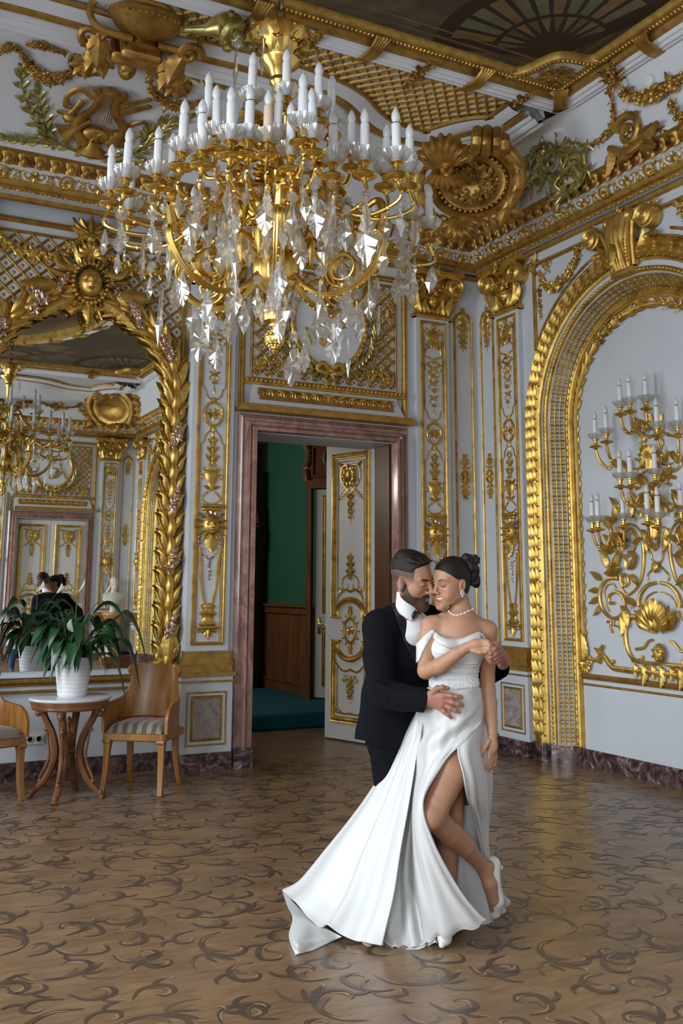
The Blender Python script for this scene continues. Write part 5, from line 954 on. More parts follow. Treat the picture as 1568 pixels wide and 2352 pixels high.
for k in range(14): a = k*2*pi/14+.2; leaf(mb, (CX+.12*cos(a), zc+.14*sin(a), .06), a, .26 if sin(a) > -.3 else .2, .3, .5, WB, LEAF)
shell(mb, (CX, zc+.25, .07), .12, -.2, pi+.2, WB, 8, .5)
for s in (-1, 1):
    bar(mb, [(CX+s*.13, zc+.12, .08), (CX+s*.26, zc+.13, .1), (CX+s*.3, zc+.22, .1), (CX+s*.26, zc+.3, .08)] if s < 0 else [(CX+.13, zc+.12, .08), (CX+.26, zc+.1, .1), (CX+.33, zc+.18, .1), (CX+.4, zc+.2, .08)], .04, .016, WB, .8, 8, 20)
    for k in range(4): leaf(mb, (CX+s*(.1+.06*k), zc-.14-.02*k, .08), -pi/2+s*(1.2-.15*k), .24, .45, .6, WB, ACAN); scroll(mb, (CX+s*(.22+.08*(k % 2)), zc-.1-.05*k), .05, pi/2, s*1.1, .016, WB, 1, False, 0, .06)
    leaf(mb, (CX+s*.25, zc-.05, .07), -pi/2+s*1.5, .35, .45, .6, WB, ACAN)
leaf(mb, (CX, zc-.16, .1), -pi/2, .2, .6, .6, WB, ACAN); strand(mb, [(CX, zc-.26, .09), (CX, zc-.4, .08)], .04, WB, 12); wob(mb, 'sun_mask_crest', GOLD, t)
for s in (-1, 1):
    mb = MB(); bar(mb, [(CX+s*(RM+.05), 1.12, .05), (CX+s*(RM+.08), 1.0, .06), (CX+s*(RM+.02), .93, .06), (CX+s*(RM-.04), .96, .06), (CX+s*(RM-.02), 1.02, .05)], .035, .02, WB, .8, 8, 24); scroll(mb, (CX+s*(RM+.0), .93), .07, pi/2, s*1.2, .025, WB, 3, False, 0, .03)
    bar(mb, [(CX+s*(RM-.12), .87, .03), (CX+s*(RM-.06), .9, .05), (CX+s*RM, .98, .06), (CX+s*RM, 1.15, .06)], .04, .03, WB, .8, 8, 16); leaf(mb, (CX+s*RM, .9, .07), pi/2, .3, .5, .5, WB, ACAN); wob(mb, 'base_scroll', GOLD, t)
t = thing('mirror_bay_panel', 'gold trellis spandrels and mouldings surrounding the tall mirror', 'wall panel', (CX, 0, 3.5))
mb = MB(); ins = lambda u, v: ((u-CX)/(RM+.07))**2+((v-SPM)/(RM*.93+.07))**2 > 1 if v > SPM else abs(u-CX) > RM+.04
trellis(mb, ins, (CX-.9, 3.3, CX+.9, 4.62), .1, WB, 0, .026); wob(mb, 'trellis', GOLDM, t)
mb = MB(); mould(mb, [(CX-.95, .86), (CX-.95, 4.72), (CX+.95, 4.72), (CX+.95, .86)], [(-a, b) for a, b in step(.05, .035, 0)][::-1], WB); mould(mb, [(CX-.9, 3.2), (CX-.9, 4.62), (CX+.9, 4.62), (CX+.9, 3.2)], hr(.03, .02, 5, 0), WB); wob(mb, 'frame_moulding', GOLDM, t)
for s in (-1, 1): mb = MB(); strand(mb, [(CX+s*.02+s*.06, 4.62, .04), (CX+s*.25, 4.45, .05), (CX+s*.5, 4.4, .05), (CX+s*.72, 4.48, .05), (CX+s*.88, 4.62, .03)], .07, WB, 70); wob(mb, 'flower_swag', GOLD, t)
mb = MB()
for k in range(5): leaf(mb, (CX, 4.66, .03), pi/2+(k-2)*.6, .2, .45, .6, WB, ACAN)
for s in (-1, 1): bar(mb, [(CX, 4.68, .04), (CX+s*.08, 4.64, .05), (CX+s*.12, 4.54, .04), (CX+s*.1, 4.46, .02)], .03, .012, WB, .8, 7, 14); bar(mb, [(CX+s*.03, 4.7, .04), (CX+s*.12, 4.74, .05), (CX+s*.16, 4.82, .03)], .03, .01, WB, .8, 7, 12)
ball(mb, (CX, 4.63, .06), .05, WB); strand(mb, [(CX, 4.6, .04), (CX, 4.46, .03)], .035, WB, 10); wob(mb, 'crest', GOLD, t)
# shelf below the mirror
mb = MB(); slab(mb, -5.25, -3.33, .815, .845, -.05, .07, WB); slab(mb, -5.25, -3.33, .69, .815, -.05, .03, WB); sh = S(mb, 'trim_12', WHITER, False)
mb = MB()
for z, h_ in ((.775, .06), (.7, .024)): mould(mb, [(-5.25, z), (-3.33, z)], step(h_, h_*.8, .03) if h_ > .03 else hr(h_, h_*.6, 5, .03), WB)
mb.obj('rail_moulding', GOLDM, sh)
mb = MB(); slab(mb, -4.60, -4.45, .28, .36, -.02, .014, WB)
t = tag(mb.obj('wall_socket', mat('socket_plastic', (.82, .82, .8), .35), None, None, False), 'white double wall socket low on the wall behind the table', 'socket')
for x in (-4.56, -4.49): mb = MB(); lathe(mb, [(.026, 0), (.028, .006), (.02, .006), (.018, -.002), (0, -.003)], 18, WB@basis((x, .32, .014), (1, 0, 0), (0, 1, 0), (0, 0, 1))); mb.obj('outlet', mat('socket_well', (.5, .5, .5), .4), t)
# ================================================================ CANDLES, SCONCE
CRYS = bpy.data.materials.new('crystal'); CRYS.use_nodes = True
def _crys(m, ior, tr, gl):
    n = m.node_tree.nodes; n.remove(n['Principled BSDF']); g = nd(m, 'ShaderNodeBsdfGlass'); g.inputs['IOR'].default_value = ior; g.inputs['Roughness'].default_value = .0; g.inputs['Color'].default_value = (.97, .97, .96, 1)
    t = nd(m, 'ShaderNodeBsdfTransparent'); s = nd(m, 'ShaderNodeBsdfGlossy'); s.inputs[1].default_value = .08; d = nd(m, 'ShaderNodeBsdfTranslucent'); d.inputs[0].default_value = (.9, .92, .95, 1)
    a = nd(m, 'ShaderNodeMixShader', i0=tr); b = nd(m, 'ShaderNodeMixShader', i0=gl); c = nd(m, 'ShaderNodeMixShader', i0=.12)
    ln(m, g.outputs[0], a.inputs[1]); ln(m, t.outputs[0], a.inputs[2]); ln(m, a.outputs[0], b.inputs[1]); ln(m, s.outputs[0], b.inputs[2]); ln(m, b.outputs[0], c.inputs[1]); ln(m, d.outputs[0], c.inputs[2]); ln(m, c.outputs[0], n['Material Output'].inputs[0])
_crys(CRYS, 1.5, .42, .07)
CANW = mat('candle_white', (.8, .81, .82), .45, 0, .4); CANC = mat('candle_cream', (.75, .6, .42), .5); BULB = mat('frosted_bulb', (.82, .83, .84), .25, Transmission_Weight=.25); SOCK = mat('socket_black', (.03, .025, .02), .4)
mb = MB(); lathe(mb, [(.0, -.012), (.014, -.012), (.02, -.002), (.05, .006), (.056, .013), (.055, .019), (.04, .018), (.028, .03), (.016, .034), (.015, .05), (.0185, .053), (.0185, .068), (.03, .074), (.03, .079), (.0, .08)], 20); ME_CUP = mb.mesh('candle_cup', BRASS)
mb = MB(); fl = lambda a, k: 1+(.07*cos(14*a) if 0 < k < 7 else 0); lathe(mb, [(.018, .079), (.034, .083), (.05, .096), (.061, .118), (.064, .13), (.061, .131), (.047, .101), (.032, .089), (.018, .086)], 56, None, 0, False, fl); ME_PAN = mb.mesh('drip_pan', CRYS, RD(60))
mb = MB(); lathe(mb, [(.019, .082), (.0205, .09), (.0205, .253), (.018, .257), (0, .257)], 16); ME_CAN = mb.mesh('candle', CANW); mb = MB(); lathe(mb, [(.019, .082), (.0215, .09), (.0215, .25), (.018, .255), (0, .255)], 16); ME_CANC = mb.mesh('candle', CANC)
mb = MB(); lathe(mb, [(.015, 0.253), (.015, 0.259), (.0185, 0.269), (.021, 0.283), (.019, 0.299), (.012, 0.317), (.004, 0.330), (0, 0.332)], 16); ME_BULB = mb.mesh('bulb', BULB)
mb = MB(); lathe(mb, [(.014, 0.253), (.014, 0.263), (.0, 0.263)], 12, None, 1); lathe(mb, [(.012, 0.263), (.0185, 0.275), (.0205, 0.288), (.018, 0.303), (.011, 0.320), (.003, 0.335), (0, 0.337)], 16, None, 0); ME_BULB2 = mb.mesh('bulb', [BULB, SOCK])
def cpart(name, me, par, M): o = bpy.data.objects.new(name, me); COL.objects.link(o); o.parent = par; o.matrix_parent_inverse = Matrix(); o.matrix_local = Matrix(M); return o
def candle(par, p, sc=1., tilt=(0, 0), cream=False, dark=False):      # sub-parts of one arm
    M = Matrix.Translation(p)@Matrix.Rotation(tilt[0], 4, 'X')@Matrix.Rotation(tilt[1], 4, 'Y')@Matrix.Scale(sc, 4)
    cpart('candle_cup', ME_CUP, par, M); cpart('drip_pan', ME_PAN, par, M); cpart('candle', ME_CANC if cream else ME_CAN, par, M); cpart('bulb', ME_BULB2 if dark else ME_BULB, par, M)
sc_ = thing('wall_sconce', 'many-armed gilt wall sconce with white candle lamps in the big arch', 'sconce', (0, -ARC[0], .9)); O = np.array((0, -ARC[0], .9)); UC = ARC[0]+.02
Z7 = lambda x, y: R(1320+x*.1786, 1180+y*.1786, .02); Z6 = lambda x, y: R(1320+x*.1786, 820+y*.1786, .02)
WS = WR.copy(); WS[:3, 3] = -O; WS = WS
mb = MB()
def both(f, pts, *a, **k):
    for s in (1, -1): f(mb, [(UC+s*(p[0]-UC), p[1], .012) for p in pts], *a, **k)
lf = lambda p, a, L, w=.5, h=.6, T=ACAN: [leaf(mb, (UC+s*(p[0]-UC), p[1], .02), a if s > 0 else pi-a, L, w, h, WS, T) for s in (1, -1)]
for fn, th, pts in ((Z7, .032, [(800, 1330), (720, 1330), (672, 1410), (650, 1500), (655, 1640), (690, 1780), (760, 1880), (850, 1880), (860, 1820)]), (Z7, .03, [(830, 1190), (818, 1120), (850, 1010), (930, 920), (1040, 885)]), (Z7, .012, [(880, 1190), (890, 1130), (930, 1060), (1000, 1015), (1050, 1005)]),
                    (Z7, .022, [(870, 400), (880, 560), (862, 760), (820, 900), (740, 1000), (660, 1040), (600, 960), (590, 880)]), (Z7, .014, [(900, 430), (960, 500), (985, 590), (1040, 650), (1100, 600)]), (Z7, .014, [(1040, 650), (960, 740), (925, 800), (940, 870)]),
                    (Z7, .028, [(560, 830), (430, 830), (345, 920), (312, 1050), (340, 1200), (420, 1310), (510, 1350), (600, 1290), (640, 1160), (600, 1050), (510, 1000), (435, 1060), (445, 1150), (510, 1140)]), (Z7, .012, [(520, 960), (480, 900), (410, 920), (370, 1020), (390, 1160), (440, 1260)]), (Z7, .03, [(620, 940), (590, 860), (600, 790), (660, 800), (680, 880), (640, 930), (615, 900)]),
                    (Z7, .026, [(420, 130), (460, 220), (465, 320), (500, 440), (580, 540), (690, 530), (760, 430), (770, 320), (720, 230), (640, 210)]), (Z7, .014, [(650, 130), (760, 150), (840, 240), (880, 360), (890, 420)]), (Z7, .01, [(640, 165), (740, 200), (800, 290), (820, 400)]),
                    (Z7, .018, [(410, 1390), (455, 1400), (450, 1470), (480, 1530), (460, 1490)]), (Z7, .016, [(500, 1360), (490, 1430), (560, 1460), (610, 1560), (635, 1720)]), (Z7, .03, [(740, 1880), (900, 1915), (1100, 1930)]), (Z7, .02, [(780, 1740), (880, 1720), (940, 1640), (1000, 1620)]),
                    (Z6, .022, [(810, 940), (830, 1000), (930, 1030), (1040, 990), (1110, 960)]), (Z6, .016, [(880, 1040), (830, 1130), (850, 1200), (900, 1250)]), (Z6, .016, [(770, 1310), (850, 1340), (900, 1290), (930, 1200)]), (Z6, .02, [(640, 1380), (660, 1500), (760, 1540), (860, 1490), (930, 1420)]), (Z6, .014, [(740, 1440), (860, 1420), (940, 1340)]), (Z6, .014, [(780, 1450), (790, 1540), (770, 1600)]),
                    (Z6, .024, [(720, 1620), (800, 1600), (830, 1660), (780, 1700)]), (Z6, .026, [(850, 1560), (890, 1560), (920, 1620), (950, 1680), (1000, 1700)]), (Z6, .022, [(690, 1800), (740, 1950), (830, 2010), (900, 1960), (870, 1880)]), (Z6, .02, [(560, 1900), (540, 2050), (620, 2040), (740, 2050), (780, 2100)]), (Z6, .018, [(430, 2180), (520, 2080), (540, 2000)])):
    both(bar, [fn(*p) for p in pts], th*.72, th*.5, WS, .8, 7, 30)
for p, a, L in (((400, 770), .2, .22), ((480, 720), .9, .2), ((430, 700), 2.0, .18), ((340, 850), 2.6, .14), ((310, 980), 3.2, .12), ((300, 1080), 3.6, .12), ((330, 1180), 4.0, .12), ((620, 1180), -1.2, .2), ((610, 1300), -1.5, .18), ((700, 720), .8, .16), ((720, 780), -.8, .13), ((700, 1080), -1.2, .1), ((840, 1230), -1.0, .16), ((780, 1180), 2.6, .14), ((470, 380), 2.4, .12), ((500, 460), 3.2, .16), ((690, 490), -.4, .12), ((750, 380), .4, .12), ((640, 560), -1.4, .1), ((440, 180), 2.2, .14), ((500, 100), 1.3, .16), ((870, 200), -1.2, .13), ((900, 330), -1.3, .12)): lf(Z7(*p), a, L)
for p, a, L in (((850, 930), 2.0, .12), ((960, 920), 1.4, .14), ((900, 1100), 1.9, .12), ((950, 1230), -1.4, .18), ((900, 1250), -2.0, .13), ((860, 1580), 2.6, .14), ((900, 1640), 2.2, .13), ((960, 1480), 1.57, .2), ((760, 1760), -1.9, .15), ((720, 1850), -1.5, .15), ((880, 1900), -1.8, .12), ((560, 1960), 2.2, .14), ((480, 2130), 2.6, .13), ((1000, 2050), -1.57, .2)): lf(Z6(*p), a, L)
shell(mb, (*Z7(1075, 1560), .02), .19, .25, pi-.25, WS, 9, .4, 0, 1.5); q = Z7(1090, 1790); mask(mb, (UC, q[1], .03), .08, WS); flower(mb, (UC, Z7(0, 1700)[1]+.0, .06), .07, WS, 7, .6)
for k in range(-3, 4): leaf(mb, (UC+k*.035, Z7(1080, 1500)[1], .04), pi/2-k*.22, .26-.02*abs(k), .4, .6, WS, ACAN)
for k in range(-3, 4): q = (UC+k*.1, Z7(1100, 1960)[1]); leaf(mb, (*q, .02), -pi/2, .12 if k % 2 else .17, .6, .5, WS, ACAN)
for s in (1, -1):
    q = Z7(620, 340); q = (UC+s*(q[0]-UC), q[1]); mask(mb, (*q, .05), .065, WS); [leaf(mb, (*q, .05), t, .12, .4, .6, WS) for t in np.linspace(0, 2*pi, 11)]; q = Z7(380, 1930); q = (UC+s*(q[0]-UC), q[1])
trellis(mb, lambda u, v: abs(u-UC) > .09, (UC-.2, Z7(0, 1905)[1], UC+.2, Z7(0, 1830)[1]), .028, WS, .01, .006, False)
q = Z6(980, 1760); mask(mb, (UC, q[1], .04), .075, WS); ball(mb, (UC, Z6(0, 1990)[1], .05), .09, WS); shell(mb, (UC, Z6(0, 1500)[1], .03), .1, .3, pi-.3, WS, 7, .5, 0, 1.5); mask(mb, (UC, Z7(0, 1850)[1]+.8, .03), .05, WS)
mb.obj('back_plate', GOLD, sc_)
nodes = {'a': (1484, 985), 'b': (1442, 1075), 'c': (1557, 1060), 'd': (1500, 1150), 'e': (1432, 1240), 'f': (1500, 1255), 'g': (1566, 1240)}
for i, (x, y, n_, w) in enumerate(((1425, 956, 'a', .3), (1447, 949, 'a', .36), (1484, 943, 'a', .12), (1510, 1006, 'c', .3), (1557, 1004, 'c', .16), (1368, 1030, 'b', .24), (1393, 1019, 'b', .34), (1425, 1122, 'd', .28), (1448, 1122, 'd', .38), (1505, 1113, 'd', .14), (1488, 1207, 'f', .34), (1512, 1215, 'f', .4), (1432, 1214, 'e', .14), (1361, 1222, 'e', .3), (1374, 1220, 'e', .38), (1565, 1200, 'g', .16), (1590, 960, 'a', .3), (1600, 1120, 'd', .3), (1612, 1215, 'g', .34))):
    u, v = R(x, y, w); e = np.array((-w, -u, v)); q = R(*nodes[n_], .03); b = np.array((-.03, -q[0], q[1])); mid = (b+e)/2+np.array((-.05, 0, -.09)); d = e-b
    P = smooth_path([b-O, b+d*.2+np.array((-.06, 0, .03))-O, b+d*.55+np.array((-.02, 0, -.1))-O, e+np.array((0, 0, -.11))-d*np.array((.12, .12, 0))-O, e+np.array((0, 0, -.02))-O], 26)
    mb = MB(); tube(mb, P, np.interp(np.linspace(0, 1, 26), [0, .2, .5, 1], [.024, .018, .014, .012]), 8)
    for k in (6, 12, 17): ball(mb, P[k], .018)
    arm = mb.obj('arm', GOLD, sc_); candle(arm, e-O, 1.0, (0, 0), False, True)
# ================================================================ CHANDELIER
CC = np.array((-4.294, -4.302, 0)); CH = thing('chandelier', 'huge gilt bronze and crystal chandelier with white candle lamps', 'chandelier', (CC[0], CC[1], 3.3)); OC = np.array((CC[0], CC[1], 3.3))
zz = lambda z: z-3.3
mb = MB(); fl = lambda a, k: 1+.06*cos(12*a)*(k in (8, 9, 10, 11, 26, 27))
lathe(mb, [(0, -.64), (.008, -.635), (.014, -.62), (.006, -.605)]+[(.044*sin(t)+.004, -.605+.045*(1-cos(t))) for t in np.linspace(.3, 2.8, 8)]+[(.014, -.51), (.028, -.5), (.03, -.49), (.06, -.475), (.066, -.45), (.058, -.42), (.03, -.39), (.022, -.37), (.04, -.35), (.05, -.33)], 24, None, 0, True)
for k in range(70): t = .3+2.4*(k//10)/7; a = k*.63; ball(mb, (.044*sin(t)*cos(a), .044*sin(t)*sin(a), -.605+.045*(1-cos(t))), .0085)
lathe(mb, [(.05, -.33), (.09, -.3), (.11, -.26), (.115, -.2), (.1, -.14), (.085, -.12), (.1, -.1), (.12, -.08), (.125, -.02), (.12, .03), (.1, .06), (.075, .075), (.085, .09), (.06, .12), (.035, .18), (.03, .24), (.05, .27), (.055, .3), (.04, .33), (.03, .36), (.03, .4), (.045, .42), (.045, .44), (.033, .46), (.033, .76), (.05, .78), (.05, .8), (.042, .81), (.06, .85), (.1, .885), (.105, .9), (.1, .905), (.05, .89), (0, .9)], 36, None, 0, False, lambda a, k: 1+.05*cos(14*a)*(k in (1, 2, 3, 4, 7, 8, 9, 10) or 22 < k < 24)); mb.obj('stem', BRASS, CH)
mb = MB()
for k in range(8):                                   # leafy crown above the bell
    a = k*pi/4+.2; P = smooth_path([(.05*cos(a), .05*sin(a), .9), (.07*cos(a), .07*sin(a), 1.0), (.13*cos(a), .13*sin(a), 1.06), (.17*cos(a), .17*sin(a), 1.04)], 12)
    T, F = ACAN; x = np.array((cos(a), sin(a), 0)); y = np.array((-sin(a), cos(a), 0)); V = np.array([np.array([np.interp(t, np.linspace(0, 1, 12), P[:, c]) for c in range(3)])+y*s*.14+(x*.7-np.array((0, 0, .5)))*h*.06 for t, s, h in T]); mb.add(V, F)
    tube(mb, P*np.array((.8, .8, 1)), .01, 6)
for k in range(6): a = k*pi/3; flower(mb, (.09*cos(a), .09*sin(a), .99), .035)
mb.obj('crown', BRASS, CH)
mb = MB(); CHN = mat('chain_bronze', (.16, .12, .06), .4, .8); z = .96; k = 0
while z < CZ-3.3-.02:
    P = [(.0, .022*cos(t), z+.045+.05*sin(t)) if k % 2 else (.022*cos(t), 0, z+.045+.05*sin(t)) for t in np.linspace(0, 2*pi, 14, False)]; tube(mb, P, .0075, 6, None, 0, 1, True, (0, 1, .01) if not k % 2 else (1, 0, .01)); z += .078; k += 1
mb.obj('chain', CHN, CH)
rc = lambda r, z, a: np.array((r*cos(a), r*sin(a), z))
for k in range(6):                                   # great C-scroll brackets with inner loops
    a = k*pi/3+RD(8); f = lambda r, z: rc(r, z, a); mb = MB()
    P = smooth_path([f(.1, -.24), f(.17, -.32), f(.28, -.37), f(.4, -.355), f(.5, -.29), f(.565, -.19), f(.575, -.13), f(.545, -.095), f(.515, -.11), f(.52, -.14)], 60); sd = np.array((-sin(a), cos(a), 0))
    for o, r in ((0, .018), (.018, .008), (-.018, .008)): tube(mb, P+sd*o, np.interp(np.linspace(0, 1, 60), [0, .3, .8, 1], [.6, 1, 1, .5])*r, 7, None, 0, 1, False, sd)
    for i in range(4, 48, 2): ball(mb, P[i]+np.array((0, 0, -.017)), .0075)
    S2 = np.array([f(.36+(.09-.05*t)*cos(pi*1.45-t*2*pi*1.45), -.255+(.09-.05*t)*sin(pi*1.45-t*2*pi*1.45)) for t in np.linspace(0, 1, 60)])
    for o, r in ((0, .008), (.015, .007), (-.015, .007)): tube(mb, S2+sd*o, r, 7, None, 0, 1, False, sd)
    tube(mb, smooth_path([f(.11, -.1), f(.2, -.06), f(.27, -.12), f(.28, -.22), f(.32, -.335)], 24), .014, 7)
    tube(mb, smooth_path([f(.555, -.1), f(.57, .0), f(.54, .06), f(.46, .02)], 20), np.linspace(.03, .012, 20), 8)
    mb.obj('scroll_bracket', BRASS, CH)
for k in range(6):                                   # upright terms round the body
    a = k*pi/3+RD(38); mb = MB(); lathe(mb, [(.005, -.2), (.014, -.19), (.01, -.17), (.022, -.12), (.028, -.02), (.02, .02), (.016, .05), (.024, .06), (.03, .09), (.026, .13), (.016, .15), (.014, .17), (.024, .18), (.03, .23), (.04, .25), (0, .255)], 14, mat4(rc(.17, 0, a)))
    mb.add(*SPH, mat4(rc(.185, .11, a), (.026, .026, .032))); tube(mb, [rc(.1, -.05, a), rc(.17, -.06, a)], .012, 6); tube(mb, [rc(.05, .2, a), rc(.17, .2, a)], .01, 6)
    for s in (-1, 0, 1): mb.add(*ACAN, mat4(rc(.18, -.0, a), (.13, .1, .05), 0)@np.array(Matrix.Rotation(a+s*.9, 4, 'Z')@Matrix.Rotation(pi/2*.95, 4, 'Y')))
    mb.obj('upright_term', BRASS, CH)
# candles: seen ones from their pans, the rest closing the ring
pans = [(253, 475, 3.37), (287, 448, 3.37), (359, 438, 3.37), (391, 444, 3.47), (415, 391, 3.41), (464, 387, 3.38), (497, 352, 3.46), (529, 366, 3.36), (569, 365, 3.38), (613, 367, 3.37), (634, 356, 3.45), (667, 398, 3.33), (693, 337, 3.43), (719, 361, 3.38), (763, 415, 3.34), (837, 410, 3.38), (885, 437, 3.44), (912, 412, 3.36), (940, 437, 3.39), (985, 561, 3.31), (946, 539, 3.34)]
ring = [FL(*p)-OC for p in pans]
for a in (22, 38, 58, 74, 95, 112, 128, 142): ring.append(rc(.78 if a % 4 else .62, .05+.02*(a % 3), RD(a)))
upper = [FL(x, y, z)-OC for x, y, z in ((575, 270, 3.7), (656, 261, 3.7), (730, 289, 3.68), (758, 318, 3.66))]+[rc(.4, .38, RD(a)) for a in (-5, 45, 95, 145, 190)]
ends = []
for i, e in enumerate(ring):
    a = math.atan2(e[1], e[0]); r = math.hypot(e[0], e[1]); kk = round((a-RD(20))/(pi/4))*(pi/4)+RD(20); b = rc(.1, .06, kk); n_ = rc(min(.34, r*.5), e[2]+.01, kk+(a-kk)*.35)
    P = smooth_path([b, rc(.2, e[2]+.05, kk+(a-kk)*.1), n_, n_+(e-n_)*.5+np.array((0, 0, -.13)), e+np.array((0, 0, -.1))+(e-n_)*.02, e], 34)
    mb = MB(); tube(mb, P, np.interp(np.linspace(0, 1, 34), [0, .4, 1], [.017, .011, .009]), 8)
    for j in (10, 17, 24): mb.add(*SPH, mat4(P[j], .015))
    for j in (12, 15): d = P[j+3]-P[j]; mb.add(*ACAN, align(P[j]+np.array((0, 0, .012)), (0, 0, 1))@mat4((0, 0, 0), (.11, .07, .07), math.atan2(d[1], d[0])-pi/2*0))
    arm = mb.obj('arm', BRASS, CH); candle(arm, e, rnd.uniform(.97, 1.04), (rnd.uniform(-.04, .04), rnd.uniform(-.04, .04)), i == 9, i % 3 == 2); ends.append((P, a, r))
for i, e in enumerate(upper):
    a = math.atan2(e[1], e[0]); P = smooth_path([rc(.03, .42, a), rc(.14, .47, a), rc(.24, .32, a), e*np.array((.9, .9, 1))+np.array((0, 0, -.09)), e], 28); mb = MB(); tube(mb, P, np.linspace(.014, .011, 28), 8)
    for j in (6, 12): mb.add(*ACAN, align(P[j], (0, 0, 1))@mat4((0, 0, 0), (.16, .09, .12), a))
    arm = mb.obj('arm', BRASS, CH); candle(arm, e, 1., (rnd.uniform(-.03, .03), rnd.uniform(-.03, .03)))
# crystals
def plate(out, th):                                   # faceted pendant plate from half outline (y width, z) hanging from 0
    L = [(-y, z) for y, z in out]+[(y, z) for y, z in out[::-1][1:-1]] if out[-1][0] == 0 else None; n = len(L); V = [(y, 0, z) for y, z in L]+[(0, th, out[len(out)//2][1]*.92), (0, -th, out[len(out)//2][1]*.92), (0, th*.7, out[len(out)//2][1]*1.25), (0, -th*.7, out[len(out)//2][1]*1.25)]
    F = []
    for i in range(n):
        j = (i+1) % n; low = (L[i][1]+L[j][1])/2 < out[len(out)//2][1]*1.1; F += [[i, j, n+(2 if low else 0)], [j, i, n+(3 if low else 1)]]
    for s, (i0, i2) in ((0, (n, n+2)), (1, (n+1, n+3))):
        k = min(range(n), key=lambda q: abs((L[q][1])-out[len(out)//2][1]*1.1)+(0 if L[q][0] < 0 else 9)); m = min(range(n), key=lambda q: abs((L[q][1])-out[len(out)//2][1]*1.1)+(0 if L[q][0] > 0 else 9))
        F += [[i0, i2, k], [i2, i0, m]]
    return V, F
kite = [(0, 0), (.007, -.004), (.006, -.018), (.013, -.026), (.011, -.036), (.02, -.048), (.019, -.058), (.027, -.074), (.03, -.088), (.023, -.1), (.024, -.108), (.012, -.12), (.009, -.132), (0, -.142)]
PL = []
for nm, out, th in (('leaf_pendant', kite, .008), ('kite_pendant', [(0, 0), (.006, -.006), (.012, -.03), (.021, -.06), (.026, -.075), (.014, -.1), (0, -.128)], .0095), ('spear_pendant', [(0, 0), (.005, -.008), (.007, -.05), (.008, -.09), (.012, -.11), (.006, -.14), (0, -.175)], .006), ('drop_pendant', [(0, 0), (.004, -.008), (.008, -.03), (.013, -.05), (.016, -.062), (.01, -.08), (0, -.092)], .009)):
    V, F = plate(out, th); m_ = MB(); m_.add(V, F); PL.append((nm, m_.mesh(nm, CRYS, False)))
m_ = MB()
for k in range(14): a = k*2*pi/14; V = [(0, .004, 0), (0, -.004, 0), (.03*cos(a), 0, .03*sin(a)), (.019*cos(a-.224), 0, .019*sin(a-.224)), (.019*cos(a+.224), 0, .019*sin(a+.224)), (.017*cos(a), .008, .017*sin(a)), (.017*cos(a), -.008, .017*sin(a))]; m_.add(V, [[0, 5, 3], [0, 4, 5], [5, 2, 3], [5, 4, 2], [1, 3, 6], [1, 6, 4], [6, 3, 2], [6, 2, 4]])
RS = m_.mesh('crystal_rosette', CRYS, False)
view = np.array((CAM[0]-CC[0], CAM[1]-CC[1])); vang = math.atan2(view[1], view[0]); cnt = 0; PENDS = []
def hang(p, kind, s, turn=None, ros=True):
    global cnt
    turn = rnd.uniform(-.9, .9) if turn is None else turn; M = Matrix.Translation(p)@Matrix.Rotation(vang+pi/2+turn, 4, 'Z')@Matrix.Rotation(rnd.uniform(-.06, .06), 4, 'Y')
    PENDS.append((Vector(p), kind, s, M, ros))
for x, y, d, kind, s in ((462, 730, 4.35, 0, 1.65), (495, 770, 5.1, 0, 1.5), (675, 790, 4.2, 0, 1.55), (700, 785, 4.5, 0, 1.2), (765, 742, 4.2, 0, 1.5), (800, 775, 4.5, 2, 1.25), (870, 700, 4.7, 2, 1.1), (278, 510, 4.5, 0, 1.2), (241, 535, 4.5, 3, 1.35), (272, 580, 4.5, 3, 1.3), (345, 630, 4.5, 3, 1.5), (372, 660, 4.6, 2, 1.9), (418, 615, 4.3, 0, 1.05), (470, 690, 4.6, 1, 1.0), (540, 640, 4.2, 0, 1.3), (590, 660, 4.4, 1, 1.3), (560, 690, 4.6, 1, 1.5), (628, 620, 4.2, 0, 1.45), (640, 700, 4.5, 0, 1.5), (515, 490, 4.1, 0, 1.9), (540, 530, 4.2, 2, 1.5), (508, 560, 4.3, 1, 1.4), (450, 480, 4.2, 1, 1.4), (615, 440, 4.1, 0, 1.6), (670, 470, 4.1, 1, 1.4), (725, 440, 4.1, 0, 1.7), (700, 430, 4.2, 1, 1.4), (690, 530, 4.4, 0, 1.5), (755, 490, 4.2, 0, 1.3), (796, 500, 4.2, 1, 1.4), (838, 470, 4.2, 0, 2.3), (885, 495, 4.5, 1, 1.3), (920, 490, 4.6, 0, 1.5), (928, 550, 4.6, 0, 1.2), (875, 465, 4.6, 2, 1.4), (955, 510, 4.7, 1, 1.1), (915, 620, 4.9, 0, 1.5), (940, 600, 4.9, 0, 1.8), (988, 615, 5.0, 1, 1.2), (950, 600, 5.0, 2, 1.0), (800, 660, 4.4, 1, 1.2), (820, 690, 4.7, 0, 1.3), (735, 640, 4.2, 2, 1.2), (745, 720, 4.6, 0, 1.1), (395, 560, 4.9, 1, 1.2), (350, 510, 4.4, 0, 1.2), (330, 540, 4.6, 2, 1.5), (430, 540, 4.7, 1, 1.4)):
    hang(DP(x, y, d)-OC, kind, s*.88, rnd.uniform(-.7, .7))
for P, a, r in ends:
    for f in ((27, .9), (16, 1.0)):
        p = P[f[0]]+np.array((0, 0, -.02)); hang(p, rnd.choice((0, 1, 1, 2, 3)), f[1]*rnd.uniform(.9, 1.35))
